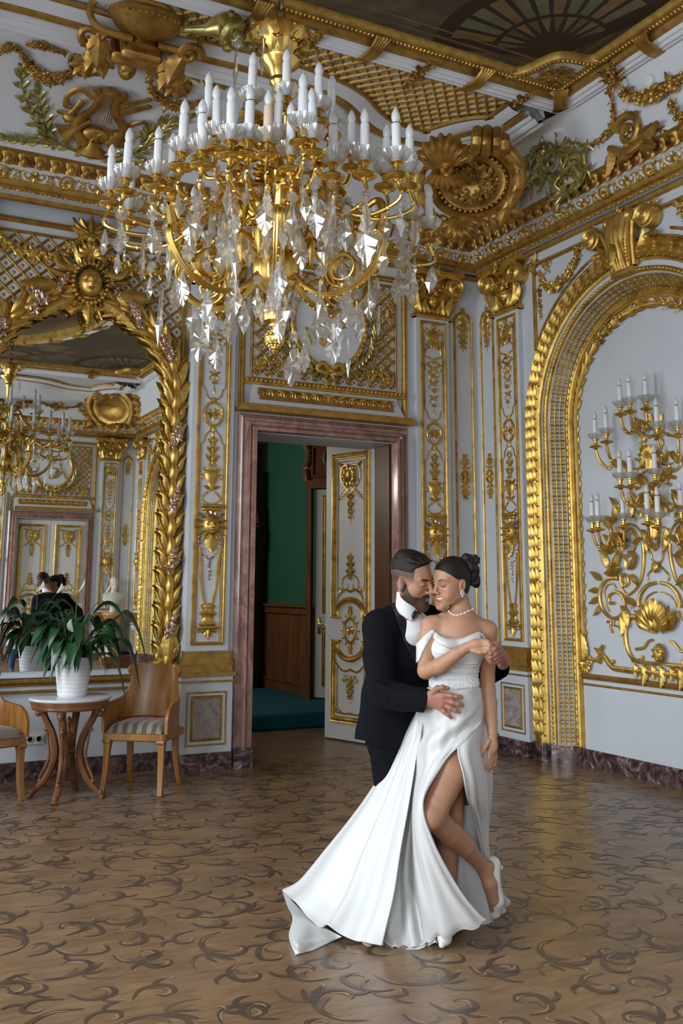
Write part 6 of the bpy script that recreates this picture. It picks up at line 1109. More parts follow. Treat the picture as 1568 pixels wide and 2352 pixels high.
for k in range(6):
    a = k*pi/3+RD(8)
    for r, z in ((.575, -.16), (.5, -.31), (.38, -.375), (.25, -.37), (.36, -.35)): hang(rc(r, z, a+rnd.uniform(-.06, .06)), rnd.choice((0, 0, 1, 2)), rnd.uniform(1., 1.5))
for k in range(46): a = rnd.uniform(0, 2*pi); r = rnd.uniform(.14, .6); hang(rc(r, rnd.uniform(-.12, .02), a), rnd.choice((0, 1, 1, 2)), rnd.uniform(.9, 1.5))
for k in range(14): a = k*2*pi/14; hang(rc(.06+.02*(k % 2), -.36, a), 1, rnd.uniform(.8, 1.1), None, False)
for a, r, z in ((vang+.3, .16, .98), (vang-.6, .15, .96), (vang+1.2, .2, .92), (vang-1.5, .22, .95), (vang, .16, .6), (vang+1, .2, .55), (vang-1, .2, .62), (vang+2.4, .2, .6)): hang(rc(r, z, a), 2 if z > .8 else 0, rnd.uniform(1., 1.3))
cam_l = Vector(CAM-OC); PENDS.sort(key=lambda t: (t[0]-cam_l).length-t[2]*.3)
rest = MB(); rest2 = MB()
def add_mesh(mb, me, M): V = np.array([v.co for v in me.vertices]); F = [list(p.vertices) for p in me.polygons]; mb.add(V, F, np.array(M))
nr = 0
for i, (p, kind, s, M, ros) in enumerate(PENDS):
    Ms = M@Matrix.Scale(s, 4); nm, me = PL[kind]
    if i < 96: cpart('crystal_pendant', me, CH, Ms)
    else: add_mesh(rest, me, Ms)
    if ros and i % 2 == 0:
        Mr = M@Matrix.Translation((0, 0, .035))@Matrix.Scale(rnd.uniform(.9, 1.25), 4)
        if nr < 80: cpart('crystal_rosette', RS, CH, Mr)
        else: add_mesh(rest2, RS, Mr)
        nr += 1
if rest.n: tag(rest.obj('small_crystals', CRYS, CH, None, False), kind='stuff')
if rest2.n: tag(rest2.obj('small_rosettes', CRYS, CH, None, False), kind='stuff')
# ================================================================ CHAIRS, TABLE, PLANT
MAH = tex('light_mahogany', [(.3, (.24, .1, .025)), (.55, (.37, .17, .045)), (.75, (.47, .235, .07))], 2.5, .3, vs=(6, 6, 1), detail=6, dist=.5)
STR = mat('striped_cloth', (.3, .24, .19), .8, Sheen_Weight=.3); w_ = nd(STR, 'ShaderNodeTexWave'); w_.inputs['Scale'].default_value = 2.6; w_.inputs['Distortion'].default_value = 0; ln(STR, coord(STR, (1.55, 0.0, 0)), w_.inputs[0]); basecol(STR, ramp(STR, w_.outputs[1], [(.42, (.12, .085, .062)), (.58, (.3, .25, .21))]))
CHK = mat('plain_brown_cloth', (.2, .15, .115), .85, Sheen_Weight=.3); REDP = mat('red_piping', (.4, .03, .03), .7)
def make_chair(name, label, p, rz, cloth):
    t = thing(name, label, 'chair', p, rz, 'tub chairs by the mirror')
    mb = MB(); box(mb, (0, 0, .415), (.5, .47, .06), None, 0, .008); box(mb, (0, .238, .42), (.47, .01, .045)); mb.obj('seat_frame', MAH, t, None, RD(30))
    for sx in (-1, 1):
        mb = MB(); P = smooth_path([(sx*.215, .2, .40), (sx*.218, .205, .33), (sx*.22, .21, .2), (sx*.225, .225, .08), (sx*.23, .245, .0)], 14); tube(mb, P, np.interp(np.linspace(0, 1, 14), [0, .2, .3, 1], [.038, .036, .031, .024]), 4, None, 0, 1, False, (.7, .7, 0)); box(mb, (sx*.216, .203, .37), (.062, .06, .012), None, 0, .003); tube(mb, [(sx*.216-.03, .235, .385), (sx*.216+.03, .235, .385)], .016, 8); mb.obj('leg', MAH, t, None, RD(30))
        mb = MB(); P = smooth_path([(sx*.19, -.19, .40), (sx*.19, -.2, .25), (sx*.2, -.235, .1), (sx*.205, -.285, .0)], 14); tube(mb, P, np.linspace(.034, .022, 14), 4, None, 0, 1, False, (.7, .7, 0)); mb.obj('leg', MAH, t, None, RD(30))
    # bent plywood shell: u round the back, v up
    def path(u): a = u*pi*.5; c, s_ = cos(a), sin(a); return np.array((.255*np.sign(s_)*abs(s_)**.75, -.215*abs(c)**.8+.02+(abs(u) > .8)*(abs(u)-.8)*1.05-.0, 0))
    def top(u):
        a = abs(u); return float(np.interp(a, [0, .3, .4, .44, .46, .475, .5, .56, .66, .8, .93, .98, 1.0], [.93, .93, .925, .91, .88, .84, .79, .735, .69, .675, .66, .62, .56]))
    n, m = 121, 14; mb = MB()
    for off, flip in ((.012, False), (-.012, True)):
        V = []
        for i in range(n):
            u = -1+2*i/(n-1); e = .004; T = path(min(1, u+e))-path(max(-1, u-e)); T /= np.linalg.norm(T); nn = np.array((-T[1], T[0], 0)); z1 = top(u); lean = .07
            for j in range(m):
                v = j/(m-1); z = .445+(z1-.445)*v; V.append(path(u)+nn*off+np.array((0, -lean*max(0, (z-.445)/.48)**1.5*(1-abs(u)*.6), z)))
        F = gF(n, m); mb.add(np.array(V), F if flip else F[:, ::-1])
    A = np.concatenate(mb.V); N = n*m; idx = lambda i, j: i*m+j
    mb.F.append((np.array([[idx(i, m-1), idx(i+1, m-1), N+idx(i+1, m-1), N+idx(i, m-1)] for i in range(n-1)]), 0)); mb.F.append((np.array([[idx(e, j), idx(e, j+1), N+idx(e, j+1), N+idx(e, j)] for e in (0, n-1) for j in range(m-1)]), 0)); mb.obj('barrel_back', MAH, t, None, RD(50))
    for sx in (-1, 1):                           # rolled ears of the back
        mb = MB(); c = path(sx*.455)+np.array((sx*.004, -.045, .885)); T = path(sx*.47)-path(sx*.44); T /= np.linalg.norm(T); lathe(mb, [(0, -.016), (.04, -.016), (.043, -.01), (.043, .01), (.04, .016), (0, .016)], 20, align(c, np.array((-T[1], T[0], 0)))); mb.obj('back_ear', MAH, t, None, RD(40))
    mb = MB(); mb.add(*grid(lambda i, j: (.222*(2*i-1), -.19+.42*j-.0, .448+.075*(1-abs(2*i-1)**6)**.5*(1-abs(2*j-1)**6)**.5), 25, 21)); box(mb, (0, .02, .452), (.444, .42, .012)); c_ = mb.obj('seat_cushion', cloth, t)
    if cloth is STR: mb = MB(); tube(mb, smooth_path([(-.2, .06, .51), (-.19, -.1, .52), (-.1, -.175, .525), (.1, -.175, .525), (.19, -.1, .52), (.2, .06, .51)], 30), .006, 6); mb.obj('piping', REDP, c_)
    return t
fd = math.atan2(-.80, -.6)-pi/2
make_chair('tub_chair', 'honey wood tub chair with striped seat cushion right of the small table', (-3.82, -.74, 0), fd, STR)
make_chair('tub_chair', 'honey wood tub chair with plain brown seat cut by the left edge', (-5.03, -.62, 0), math.atan2(-.9, .32)-pi/2, CHK)
TC = np.array((-4.425, -.80, 0)); t = thing('side_table', 'small round carved wooden table with white marble top between the chairs', 'table', TC)
CARV = tex('carved_walnut', [(.3, (.12, .045, .016)), (.7, (.24, .095, .036))], 4, .32, vs=(3, 3, 1)); TMB = tex('white_marble', [(.35, (.6, .61, .62)), (.6, (.72, .73, .74)), (.75, (.78, .79, .8))], 3, .12, detail=8, dist=1.5)
mb = MB(); lathe(mb, [(0, .705), (.29, .705), (.302, .712), (.305, .72), (.3, .729), (.285, .733), (0, .733)], 56); mb.obj('marble_top', TMB, t)
mb = MB(); lathe(mb, [(.24, .64), (.275, .645), (.283, .66), (.28, .67), (.289, .69), (.289, .704), (.24, .704)], 48); mb.obj('apron', CARV, t)
for k in range(4):
    a = k*pi/2+RD(-28); f = lambda r, z, s=0: (r*cos(a)-s*sin(a), r*sin(a)+s*cos(a), z); mb = MB()
    P = smooth_path([f(.2, .64), f(.185, .58), f(.125, .47), (f(.095, .36)), f(.1, .26), f(.155, .14), f(.235, .05), f(.275, .0)], 36); tube(mb, P, np.interp(np.linspace(0, 1, 36), [0, .15, .5, .85, .95, 1], [.03, .026, .03, .024, .02, .026]), 8, None, 0, 1.15, False, (-sin(a), cos(a), 0))
    Q_ = smooth_path([f(.165, .50), f(.15, .4), f(.14, .28), f(.2, .14)], 20); tube(mb, Q_, np.linspace(.008, .013, 20), 6, None, 0, 1, False, (-sin(a), cos(a), 0))
    for (r, z, s_) in ((.215, .625, .034), (.235, .605, .026), (.165, .52, .02), (.17, .49, .018), (.26, .04, .022), (.2, .12, .02)): mb.add(*SPH, mat4(f(r, z), s_))
    mb.obj('leg', CARV, t)
mb = MB(); lathe(mb, [(.02, .2), (.045, .22), (.035, .32), (.06, .335), (.06, .35), (.035, .36), (.05, .39), (.06, .43), (.045, .455), (.02, .47), (.012, .5), (.012, .52), (.022, .54), (.02, .56), (.004, .585), (0, .585)], 18); mb.obj('finial', CARV, t)
# ---- potted peace lily
PC = np.array((-4.42, -.83, .733)); t = thing('potted_plant', 'peace lily with dark glossy leaves in a white pot on the small table', 'plant', PC)
POT = mat('white_pot', (.76, .77, .78), .35); mb = MB(); pr = [(0, 0), (.1, 0), (.105, .006)]
for k in range(9): z = .01+k*.029; r = .106+.036*z/.28; pr += [(r, z), (r+.003, z+.014), (r+.001, z+.0275), (r-.0015, z+.029)]
lathe(mb, pr+[(.147, .275), (.148, .29), (.141, .291), (.138, .25), (0, .25)], 56, None, 0, True, lambda a, k: 1+.004*sin(2*a+k*.9)*(3 < k < 40)); mb.obj('pot', POT, t)
mb = MB(); lathe(mb, [(.139, .252), (.08, .262), (0, .264)], 24); mb.obj('soil', mat('soil', (.03, .02, .012), .95), t)
LEAFM = tex('plant_leaf', [(.3, (.008, .04, .014)), (.7, (.02, .085, .026))], 5, .3, spec=.55); STEM = mat('plant_stem', (.05, .12, .03), .5)
rp = random.Random(11)
def lily(i, az, reach, rise, droop, L, wd, par):
    d = np.array((cos(az), sin(az), 0)); sd = np.array((-sin(az), cos(az), 0)); z0 = .25; b = d*rp.uniform(.01, .06)+sd*rp.uniform(-.05, .05)+np.array((0, 0, z0))
    P = smooth_path([b, b+d*reach*.3+np.array((0, 0, rise*.65)), b+d*reach*.7+np.array((0, 0, rise))], 12); tip = P[-1]; T0 = P[-1]-P[-2]; T0 /= np.linalg.norm(T0)
    B_ = smooth_path([tip, tip+d*L*.35+np.array((0, 0, T0[2]*L*.3)), tip+d*L*.72+np.array((0, 0, T0[2]*L*.25-droop*L*.35)), tip+d*L*.95+np.array((0, 0, T0[2]*L*.1-droop*L*.85))], 12)
    tw = rp.uniform(-.5, .5); V = []
    for k in range(12):
        f = k/11; w = wd*L*(sin(pi*min(1, f*1.02)**.72)**.9)*.5+.0008
        for s in (-1, -.5, 0, .5, 1): V.append(B_[k]+sd*cos(tw)*w*s+np.array((0, 0, sin(tw)*w*s+abs(s)*w*.35-.006*sin(9*f+s))))
    mb = MB(); mb.add(np.array(V), gF(12, 5)); mb.F[-1] = (mb.F[-1][0], 0); tube(mb, np.vstack([P, B_[1:9]]), np.linspace(.0045, .0012, 20), 5, None, 1); mb.obj('leaf', [LEAFM, STEM], par)
R_ = math.atan2(_r[1], _r[0])
spec = []
for k in range(34): spec.append((rp.uniform(0, 2*pi), rp.uniform(.06, .2), rp.uniform(.1, .3), rp.uniform(.4, 1.2), rp.uniform(.15, .23), rp.uniform(.42, .56)))
for k in range(20): spec.append((rp.uniform(0, 2*pi), rp.uniform(.03, .1), rp.uniform(.05, .18), rp.uniform(.8, 1.6), rp.uniform(.13, .2), rp.uniform(.42, .56)))
for da, rc_, rs, dr, L in ((0, .3, .3, 1.3, .3), (-.2, .34, .14, 1.5, .26), (.15, .26, .22, 1.2, .26), (-.1, .25, .05, 1.6, .24), (.3, .12, .36, .4, .26), (pi, .16, .3, .9, .27), (pi+.3, .24, .2, 1.0, .25), (pi-.2, .1, .38, .4, .24), (.6, .2, .1, 1.5, .24)): spec.append((R_+da, rc_, rs, dr, L, .42))
for i, a in enumerate(spec): lily(i, *a, t)
SPA = mat('white_spathe', (.75, .78, .7), .5)
for az, re, ri in ((R_+.2, .0, .52), (R_+.1, .2, .5), (R_+2.2, .05, .22)):
    d = np.array((cos(az), sin(az), 0)); b = np.array((0, 0, .25)); P = smooth_path([b, b+d*re*.3+np.array((0, 0, ri*.6)), b+d*re+np.array((0, 0, ri))], 14); mb = MB(); tube(mb, P, .004, 6, None, 1); e = P[-1]; sd = np.cross(d, (0, 0, 1.))
    V = [e+d*.05*f+np.array((0, 0, .1*f))+sd*s*.035*sin(pi*f**.8)+d*(abs(s)*.02*sin(pi*f)) for f in np.linspace(0, 1, 10) for s in (-1, -.4, .4, 1)]; mb.add(np.array(V), gF(10, 4)); mb.obj('flower', [SPA, STEM], t)
# ================================================================ PEOPLE: bodies as one blended surface
def PJ(P): v = P-CAM; z = v@_f; return PX0+FPX*(v@_r)/z, PY0-FPX*(v@_u)/z, z
class Flesh:
    def __init__(s): s.p = []
    def cone(s, a, b, ra, rb, k=.02, sub=False):
        a = np.array(a, float); b = np.array(b, float); ab = b-a; L2 = ab@ab+1e-12
        def f(P): t = np.clip((P-a)@ab/L2, 0, 1); return np.linalg.norm(P-a-t[:, None]*ab, axis=1)-(ra+(rb-ra)*t)
        s.p.append((f, (a+b)/2, np.linalg.norm(ab)/2+max(ra, rb), k, sub)); return s
    def chain(s, pts, k=.02):      # pts: (point, radius)
        for i, ((a, ra), (b, rb)) in enumerate(zip(pts, pts[1:])): s.cone(a, b, ra, rb, k if i == 0 else min(k, .008))
        return s
    def ell(s, c, r, A=None, k=.02, sub=False):
        c = np.array(c, float); r = np.array(r, float); A = np.eye(3) if A is None else np.array(A, float)   # rows of A: axes
        def f(P): q = (P-c)@A.T/r; k0 = np.linalg.norm(q, axis=1)+1e-9; return k0*(k0-1)/(np.linalg.norm(q/r, axis=1)+1e-9)
        s.p.append((f, c, max(r), k, sub)); return s
    def __call__(s, P, idx=None):
        d = np.full(len(P), 9.)
        for i in (range(len(s.p)) if idx is None else idx):
            f, _, _, k, sub = s.p[i]; e = f(P)
            if sub: h = np.clip(.5-.5*(d+e)/k, 0, 1); d = d+(-e-d)*h+k*h*(1-h)
            else: h = np.clip(.5+.5*(d-e)/k, 0, 1); d = d+(e-d)*h-k*h*(1-h)
        return d
    def near(s, c, R): return [i for i, p in enumerate(s.p) if np.linalg.norm(c-p[1])-p[2] < R+.05]
def skin(fl, h, off=0., regions=(), lo=None, hi=None):     # mesh the surface flesh = off, cut by regions (each < 0 inside)
    Ls = [p for p in fl.p if not p[4]]; lo = np.min([p[1]-p[2] for p in Ls], 0)-.03-off if lo is None else np.array(lo); hi = np.max([p[1]+p[2] for p in Ls], 0)+.03+off if hi is None else np.array(hi)
    N = 16; bs = h*N; nb = np.ceil((hi-lo)/bs).astype(int); D = nb*N+3; ax = np.arange(N+1)
    g = np.stack(np.meshgrid(ax, ax, ax, indexing='ij'), -1).reshape(-1, 3)
    cc, vv, ek, ea, es = [], [], [], [], []
    key = lambda I: (I[..., 0]*D[1]+I[..., 1])*D[2]+I[..., 2]
    def F(P, idx):
        d = fl(P, idx)-off
        for r in regions: d = np.maximum(d, r(P))
        return d
    for bi in np.ndindex(*nb):
        b0 = np.array(bi)*N; c = lo+(b0+N/2)*h; idx = fl.near(c, bs*.87+off)
        if not idx or abs(fl(c[None], idx)[0]-off) > bs*.87*1.25+.02: continue
        if any(r(c[None])[0] > bs*1.6 for r in regions): continue
        d = F(lo+(g+b0)*h, idx).reshape(N+1, N+1, N+1); ins = d < 0
        if ins.all() or not ins.any(): continue
        acc = np.zeros((N, N, N, 3)); cnt = np.zeros((N, N, N))
        for a in range(3):
            sl = lambda o: tuple([slice(o[i], o[i]+(N if i == a else N)) for i in range(3)])
            A0 = [slice(0, N+1)]*3; A1 = [slice(0, N+1)]*3; A0[a] = slice(0, N); A1[a] = slice(1, N+1); A0 = tuple(A0); A1 = tuple(A1)
            da, db = d[A0], d[A1]; cr = ins[A0] != ins[A1]; t = np.where(cr, da/np.where(da-db == 0, 1, da-db), 0); I = np.stack(np.meshgrid(*[np.arange(q) for q in da.shape], indexing='ij'), -1).astype(float); I[..., a] += t
            o1, o2 = [x for x in range(3) if x != a]
            for u in (0, 1):
                for v in (0, 1):
                    s_ = [slice(0, N)]*3; s_[o1] = slice(u, u+N); s_[o2] = slice(v, v+N); s_ = tuple(s_); m = cr[s_]; acc += np.where(m[..., None], I[s_], 0); cnt += m
            s_ = [slice(0, N)]*3; s_ = tuple(s_); m = cr[s_]; w = np.argwhere(m)
            if len(w): ek.append(w+b0); ea.append(np.full(len(w), a)); es.append(ins[A0][s_][m])
        w = np.argwhere(cnt > 0)
        if len(w): cc.append(key(w+b0)); vv.append(lo+(acc[tuple(w.T)]/cnt[tuple(w.T)][:, None]+b0)*h)
    ck = np.concatenate(cc); V = np.concatenate(vv); o = np.argsort(ck); ck = ck[o]; V = V[o]; ek = np.concatenate(ek); ea = np.concatenate(ea); es = np.concatenate(es); Q = []
    for a in range(3):
        m = ea == a; E = ek[m]; o1, o2 = (a+1) % 3, (a+2) % 3; q = []
        for u, v in ((0, 0), (-1, 0), (-1, -1), (0, -1)): I = E.copy(); I[:, o1] += u; I[:, o2] += v; k = key(I); j = np.clip(np.searchsorted(ck, k), 0, len(ck)-1); q.append(np.where((ck[j] == k) & (I.min(1) >= 0), j, -1))
        q = np.stack(q, 1); q = np.where(es[m][:, None], q, q[:, ::-1]); Q.append(q[(q >= 0).all(1)])
    Q = np.concatenate(Q)
    for _ in range(2):                                        # pull vertices onto the surface, then relax a little
        if regions: break
        e = h*.5; d0 = fl(V)-off; G = np.stack([fl(V+np.eye(3)[a]*e)-off-d0 for a in range(3)], 1)/e; V = V-np.clip(d0, -h, h)[:, None]*G/np.maximum((G*G).sum(1), .3)[:, None]
    nb_ = np.zeros_like(V); ct = np.zeros(len(V))
    for a in range(4): np.add.at(nb_, Q[:, a], V[Q[:, (a+1) % 4]]+V[Q[:, (a-1) % 4]]); np.add.at(ct, Q[:, a], 2)
    V = V+(nb_/np.maximum(ct, 1)[:, None]-V)*(.5 if regions else .3)
    return V, Q
def fob(name, V, Q, mats, parent=None, col=None, sm=True):
    mb = MB(); mb.add(V, Q[:, ::1]); o = mb.obj(name, mats, parent, None, RD(80) if sm is True else sm)
    if col is not None:
        a = o.data.color_attributes.new('tone', 'FLOAT_COLOR', 'POINT'); n = len(o.data.vertices); a.data.foreach_set('color', np.c_[col[:n], np.ones(n)].ravel().astype(np.float32))
    return o
def toned(name, rough, sss=.12, rad=(.9, .35, .2)):
    m = mat(name, (.5, .3, .2), rough, 0, .4); a = nd(m, 'ShaderNodeAttribute', attribute_name='tone'); basecol(m, a.outputs['Color']); b = m.node_tree.nodes['Principled BSDF']
    b.inputs['Subsurface Weight'].default_value = sss; b.inputs['Subsurface Radius'].default_value = rad; b.inputs['Subsurface Scale'].default_value = .012; return m
SKINF = toned('skin_warm', .5); SKINM = toned('skin_ruddy', .52)
CAMX = np.stack([_r, _u, -_f])                               # right, up, toward the camera
def hframe(F):
    F = np.array(F, float); F /= np.linalg.norm(F); U = np.array((0, 1., 0)); U -= F*(U@F); U /= np.linalg.norm(U); X = np.cross(F, U)
    return np.stack([X@CAMX, F@CAMX, U@CAMX])                # rows: subject's right, forward, up in world
def head(fl, O, A, s, male):
    L = lambda x, y, z: np.array(O)+(np.array((x, y, z))*s)@A; kk = s
    fl.ell(L(0, -.012, .05), np.array((.0745, .097, .082))*s, A, .02); fl.ell(L(0, .026, .01), np.array((.064, .066, .088))*s, A, .03)
    for x in (-1, 1):
        fl.cone(L(x*.05, .0, -.05), L(x*.014, .076, -.1), (.024 if male else .019)*s, (.02 if male else .015)*s, .03); fl.ell(L(x*.045, .055, -.016), np.array((.02, .024, .02))*s, A, .025); fl.ell(L(x*.044, .03, -.038), np.array((.021, .034, .04))*s, A, .025)
    fl.ell(L(0, .083 if male else .076, -.1), np.array((.019 if male else .014, .017, .016))*s, A, .02); fl.ell(L(0, .066 if male else .06, -.06), np.array((.033, .031, .04))*s, A, .025)
    for x in (-1, 1):
        fl.cone(L(x*.014, .087, .03 if male else .034), L(x*.046, .072, .033 if male else .038), (.011 if male else .0075)*s, .008*s, .016)
        fl.ell(L(x*.034, .1, .013), np.array((.019, .016, .0125))*s, A, .014, True); fl.ell(L(x*.033, .077, .012), np.array((.0165, .0145, .0125))*s, A, .004)
    fl.cone(L(0, .09, .024), L(0, .1135 if male else .108, -.02), .0085*s, (.0115 if male else .0095)*s, .012)
    fl.ell(L(0, .112 if male else .108, -.023), np.array((.0105, .0105, .0095))*s, A, .008)
    for x in (-1, 1): fl.ell(L(x*.0125, .1, -.028), np.array((.008, .0105, .0075))*s, A, .006); fl.ell(L(x*.0065, .107, -.036), np.array((.0038, .005, .004))*s, A, .003, True)
    ly = 0 if male else -.0075
    for x in (-1, 1): fl.cone(L(x*.022, .086+ly, -.0525), L(0, .0985+ly, -.0525), .0035*s, .0055*s, .006); fl.cone(L(x*.019, .085+ly, -.066), L(0, .0955+ly, -.0675 if male else -.07), .0042*s, .0068*s, .006)
    if male: fl.cone(L(-.02, .094, -.0595), L(.02, .094, -.0595), .0018*s, .0018*s, .005, True)
    else: fl.cone(L(-.028, .078, -.0535), L(0, .0965, -.0615), .0028*s, .006*s, .004, True); fl.cone(L(.028, .078, -.0535), L(0, .0965, -.0615), .0028*s, .006*s, .004, True); [fl.ell(L(x*.042, .062, -.045), np.array((.016, .016, .014))*s, A, .02) for x in (-1, 1)]
    fl.cone(L(-.012, .1 if male else .0905, -.083), L(.012, .1 if male else .0905, -.083), .005*s, .005*s, .012, True)
    for x in (-1, 1):                                         # ears
        T = np.array(Matrix.Rotation(RD(-12), 3, 'X')); B_ = T@A; c = L(x*.076, -.012, .0)
        fl.ell(c, np.array((.008, .019, .031))*s, B_, .006); fl.ell(L(x*.086, -.008, .003), np.array((.0085, .0105, .02))*s, B_, .006, True); fl.ell(L(x*.079, -.004, -.026), np.array((.006, .009, .01))*s, B_, .006); fl.ell(L(x*.079, .006, -.002), np.array((.005, .005, .007))*s, B_, .005)
    return L
def hl(P, O, A, s): return ((P-np.array(O))@A.T)/s           # to head coordinates
sst = lambda x, a, b: (lambda t: t*t*(3-2*t))(np.clip((x-a)/(b-a), 0, 1))
def mixc(c, col, w): return c*(1-w[:, None])+np.array(col)*w[:, None]
def fing(fl, pts, r0, r1, k=.006): fl.chain([(p, r0+(r1-r0)*i/(len(pts)-1)) for i, p in enumerate(pts)], k)
def ribs(rows, nu, nv, closed=False, rip=None):              # cloth sheet through rows of (px, py, depth); rip adds soft folds
    W_ = [np.array([DP(*p) for p in r]) for r in rows]; W_ = np.array([smooth_path(r, nu) for r in W_]); G = np.array([smooth_path(W_[:, i], nv) for i in range(nu)])
    if rip is not None:
        du = np.gradient(G, axis=0); dv = np.gradient(G, axis=1); n_ = np.cross(du, dv); n_ /= np.linalg.norm(n_, axis=2)[..., None]+1e-9; u, v = np.meshgrid(np.linspace(0, 1, nu), np.linspace(0, 1, nv), indexing='ij'); G = G+n_*rip(u, v)[..., None]
    return G.reshape(-1, 3), gF(nu, nv)
# ---------------------------------------------------------------- bride
bo = Flesh(); BS = .93; HB = DP(1035, 1341, 4.58); AB = hframe((-.80, -.06, .58))
TB = hframe((-.1, 0, 1)); q = lambda x, y, d: DP(x, y, d)
LB = head(bo, HB, AB, BS, False)
bo.cone(q(1050, 1362, 4.6), q(1060, 1418, 4.59), .049, .047, .03); bo.cone(q(1058, 1412, 4.58), q(1058, 1432, 4.56), .052, .06, .03)
bo.cone(q(1020, 1424, 4.57), q(1092, 1432, 4.58), .034, .036, .04); bo.cone(q(1000, 1440, 4.55), q(1112, 1450, 4.57), .036, .036, .04)
bo.ell(q(1052, 1478, 4.55), (.122, .088, .125), TB, .05); bo.ell(q(1042, 1560, 4.53), (.103, .08, .11), TB, .06); bo.ell(q(1038, 1640, 4.52), (.115, .085, .115), TB, .06); bo.ell(q(1040, 1690, 4.54), (.115, .08, .1), TB, .05)
bo.ell(q(1020, 1492, 4.475), (.05, .042, .05), TB, .03); bo.ell(q(1080, 1495, 4.48), (.05, .042, .05), TB, .03)
for a, b in (((1052, 1436, 4.52), (1005, 1424, 4.53)), ((1062, 1438, 4.52), (1110, 1434, 4.54))): bo.cone(q(*a), q(*b), .008, .009, .016)      # collar bones
bo.chain([(q(988, 1436, 4.55), .044), (q(980, 1475, 4.53), .041), (q(977, 1540, 4.47), .035)], .03); bo.chain([(q(978, 1541, 4.46), .035), (q(1010, 1529, 4.39), .0355), (q(1050, 1500, 4.355), .027), (q(1073, 1486, 4.345), .0225)], .02)
bo.ell(q(1096, 1482, 4.33), (.043, .019, .03), TB, .015)                              # hand holding his
for (a, b, c, d) in (((1108, 1472, 4.325), (1120, 1474, 4.315), (1127, 1480, 4.32), (1124, 1488, 4.335)), ((1110, 1480, 4.32), (1124, 1482, 4.305), (1131, 1488, 4.312), (1127, 1496, 4.33)), ((1109, 1488, 4.32), (1122, 1491, 4.305), (1128, 1497, 4.315), (1122, 1503, 4.335)), ((1106, 1495, 4.325), (1116, 1499, 4.315), (1121, 1504, 4.32), (1116, 1508, 4.335))): fing(bo, [q(*a), q(*b), q(*c), q(*d)], .0095, .0075)
fing(bo, [q(1085, 1494, 4.325), q(1102, 1498, 4.31), q(1116, 1496, 4.305), q(1128, 1490, 4.31)], .011, .008)
bo.chain([(q(1120, 1448, 4.57), .047), (q(1121, 1480, 4.58), .041), (q(1119, 1560, 4.58), .034), (q(1119, 1585, 4.57), .034)], .03); bo.chain([(q(1119, 1585, 4.57), .034), (q(1123, 1615, 4.55), .037), (q(1128, 1660, 4.5), .027), (q(1131, 1690, 4.47), .0215)], .02)
bo.ell(q(1129, 1712, 4.45), (.028, .017, .042), TB, .015)                             # hanging hand
for pts, r in ((((1124, 1725, 4.44), (1122, 1742, 4.43), (1120, 1757, 4.43), (1118, 1768, 4.435)), .0085), (((1128, 1728, 4.445), (1127, 1748, 4.435), (1125, 1762, 4.435), (1124, 1773, 4.44)), .0088), (((1132, 1727, 4.455), (1133, 1746, 4.45), (1132, 1759, 4.45), (1130, 1768, 4.455)), .0083), (((1136, 1723, 4.465), (1138, 1737, 4.465), (1138, 1747, 4.465), (1137, 1755, 4.465)), .0072)): fing(bo, [q(*p) for p in pts], r*1.12, r*.8)
fing(bo, [q(1122, 1702, 4.44), q(1114, 1715, 4.43), q(1108, 1727, 4.425), q(1104, 1737, 4.425)], .012, .0075)
bo.chain([(q(1060, 1690, 4.51), .082), (q(1034, 1770, 4.37), .083), (q(1000, 1848, 4.28), .062), (q(991, 1872, 4.26), .057)], .04); bo.ell(q(985, 1878, 4.225), (.04, .035, .045), TB, .03)
bo.chain([(q(992, 1874, 4.265), .055), (q(1032, 1912, 4.36), .0545), (q(1066, 1942, 4.43), .047), (q(1100, 1982, 4.52), .032), (q(1112, 1998, 4.54), .0305)], .03)
bo.chain([(q(1112, 1998, 4.545), .031), (q(1124, 2030, 4.53), .034), (q(1133, 2066, 4.54), .029), (q(1134, 2095, 4.56), .019)], .02); bo.cone(q(1114, 1996, 4.55), q(1132, 1985, 4.585), .028, .026, .02)
bo.chain([(q(1030, 1700, 4.56), .08), (q(1036, 1870, 4.5), .055), (q(1030, 1940, 4.52), .05), (q(1024, 2080, 4.44), .03)], .03); bo.chain([(q(1024, 2085, 4.43), .031), (q(1022, 2125, 4.33), .033), (q(1018, 2152, 4.27), .026)], .02)
HV, HQ = skin(bo, .0031); hp = hl(HV, HB, AB, BS); inh = (np.abs(hp) < .135).all(1)
def tone_b(V, hp, inh):
    c = np.tile((.44, .232, .138), (len(V), 1)); px, py, _ = PJ(V); x, y, z = hp.T; f = inh & (y > .02)
    c = mixc(c, (.5, .225, .145), f*.5*np.exp(-((np.abs(x)-.045)**2+(z+.02)**2)/.0009)); lip = f*(y > .07)*sst(-np.abs(x), -.028, -.02)*sst(z-9*x*x, -.0795, -.0765)*(1-sst(z, -.0495, -.047)); c = mixc(c, (.42, .125, .1), lip*.75)
    c = mixc(c, (.16, .07, .045), f*sst(-((np.abs(x)-.033)**2/.00035+(z-.014)**2/.00012), -1.4, -.6)*.45); br = f*(y > .05)*sst(-((np.abs(x)-.034)/.02)**2-((z-.039-.12*(np.abs(x)-.034)+8*(np.abs(x)-.036)**2)/.0046)**2, -1.3, -.7); c = mixc(c, (.035, .018, .012), br*.92)
    lash = f*sst(-((np.abs(x)-.034)/.0175)**2-((z-.0045-6*(np.abs(x)-.034)**2)/.0028)**2, -1.2, -.6); return mixc(c, (.02, .012, .01), lash*.95)
br = fob('person', HV, HQ, SKINF, None, tone_b(HV, hp, inh)); tag(br, 'bride in white satin gown with bare shoulders leaning back against the man', 'person')
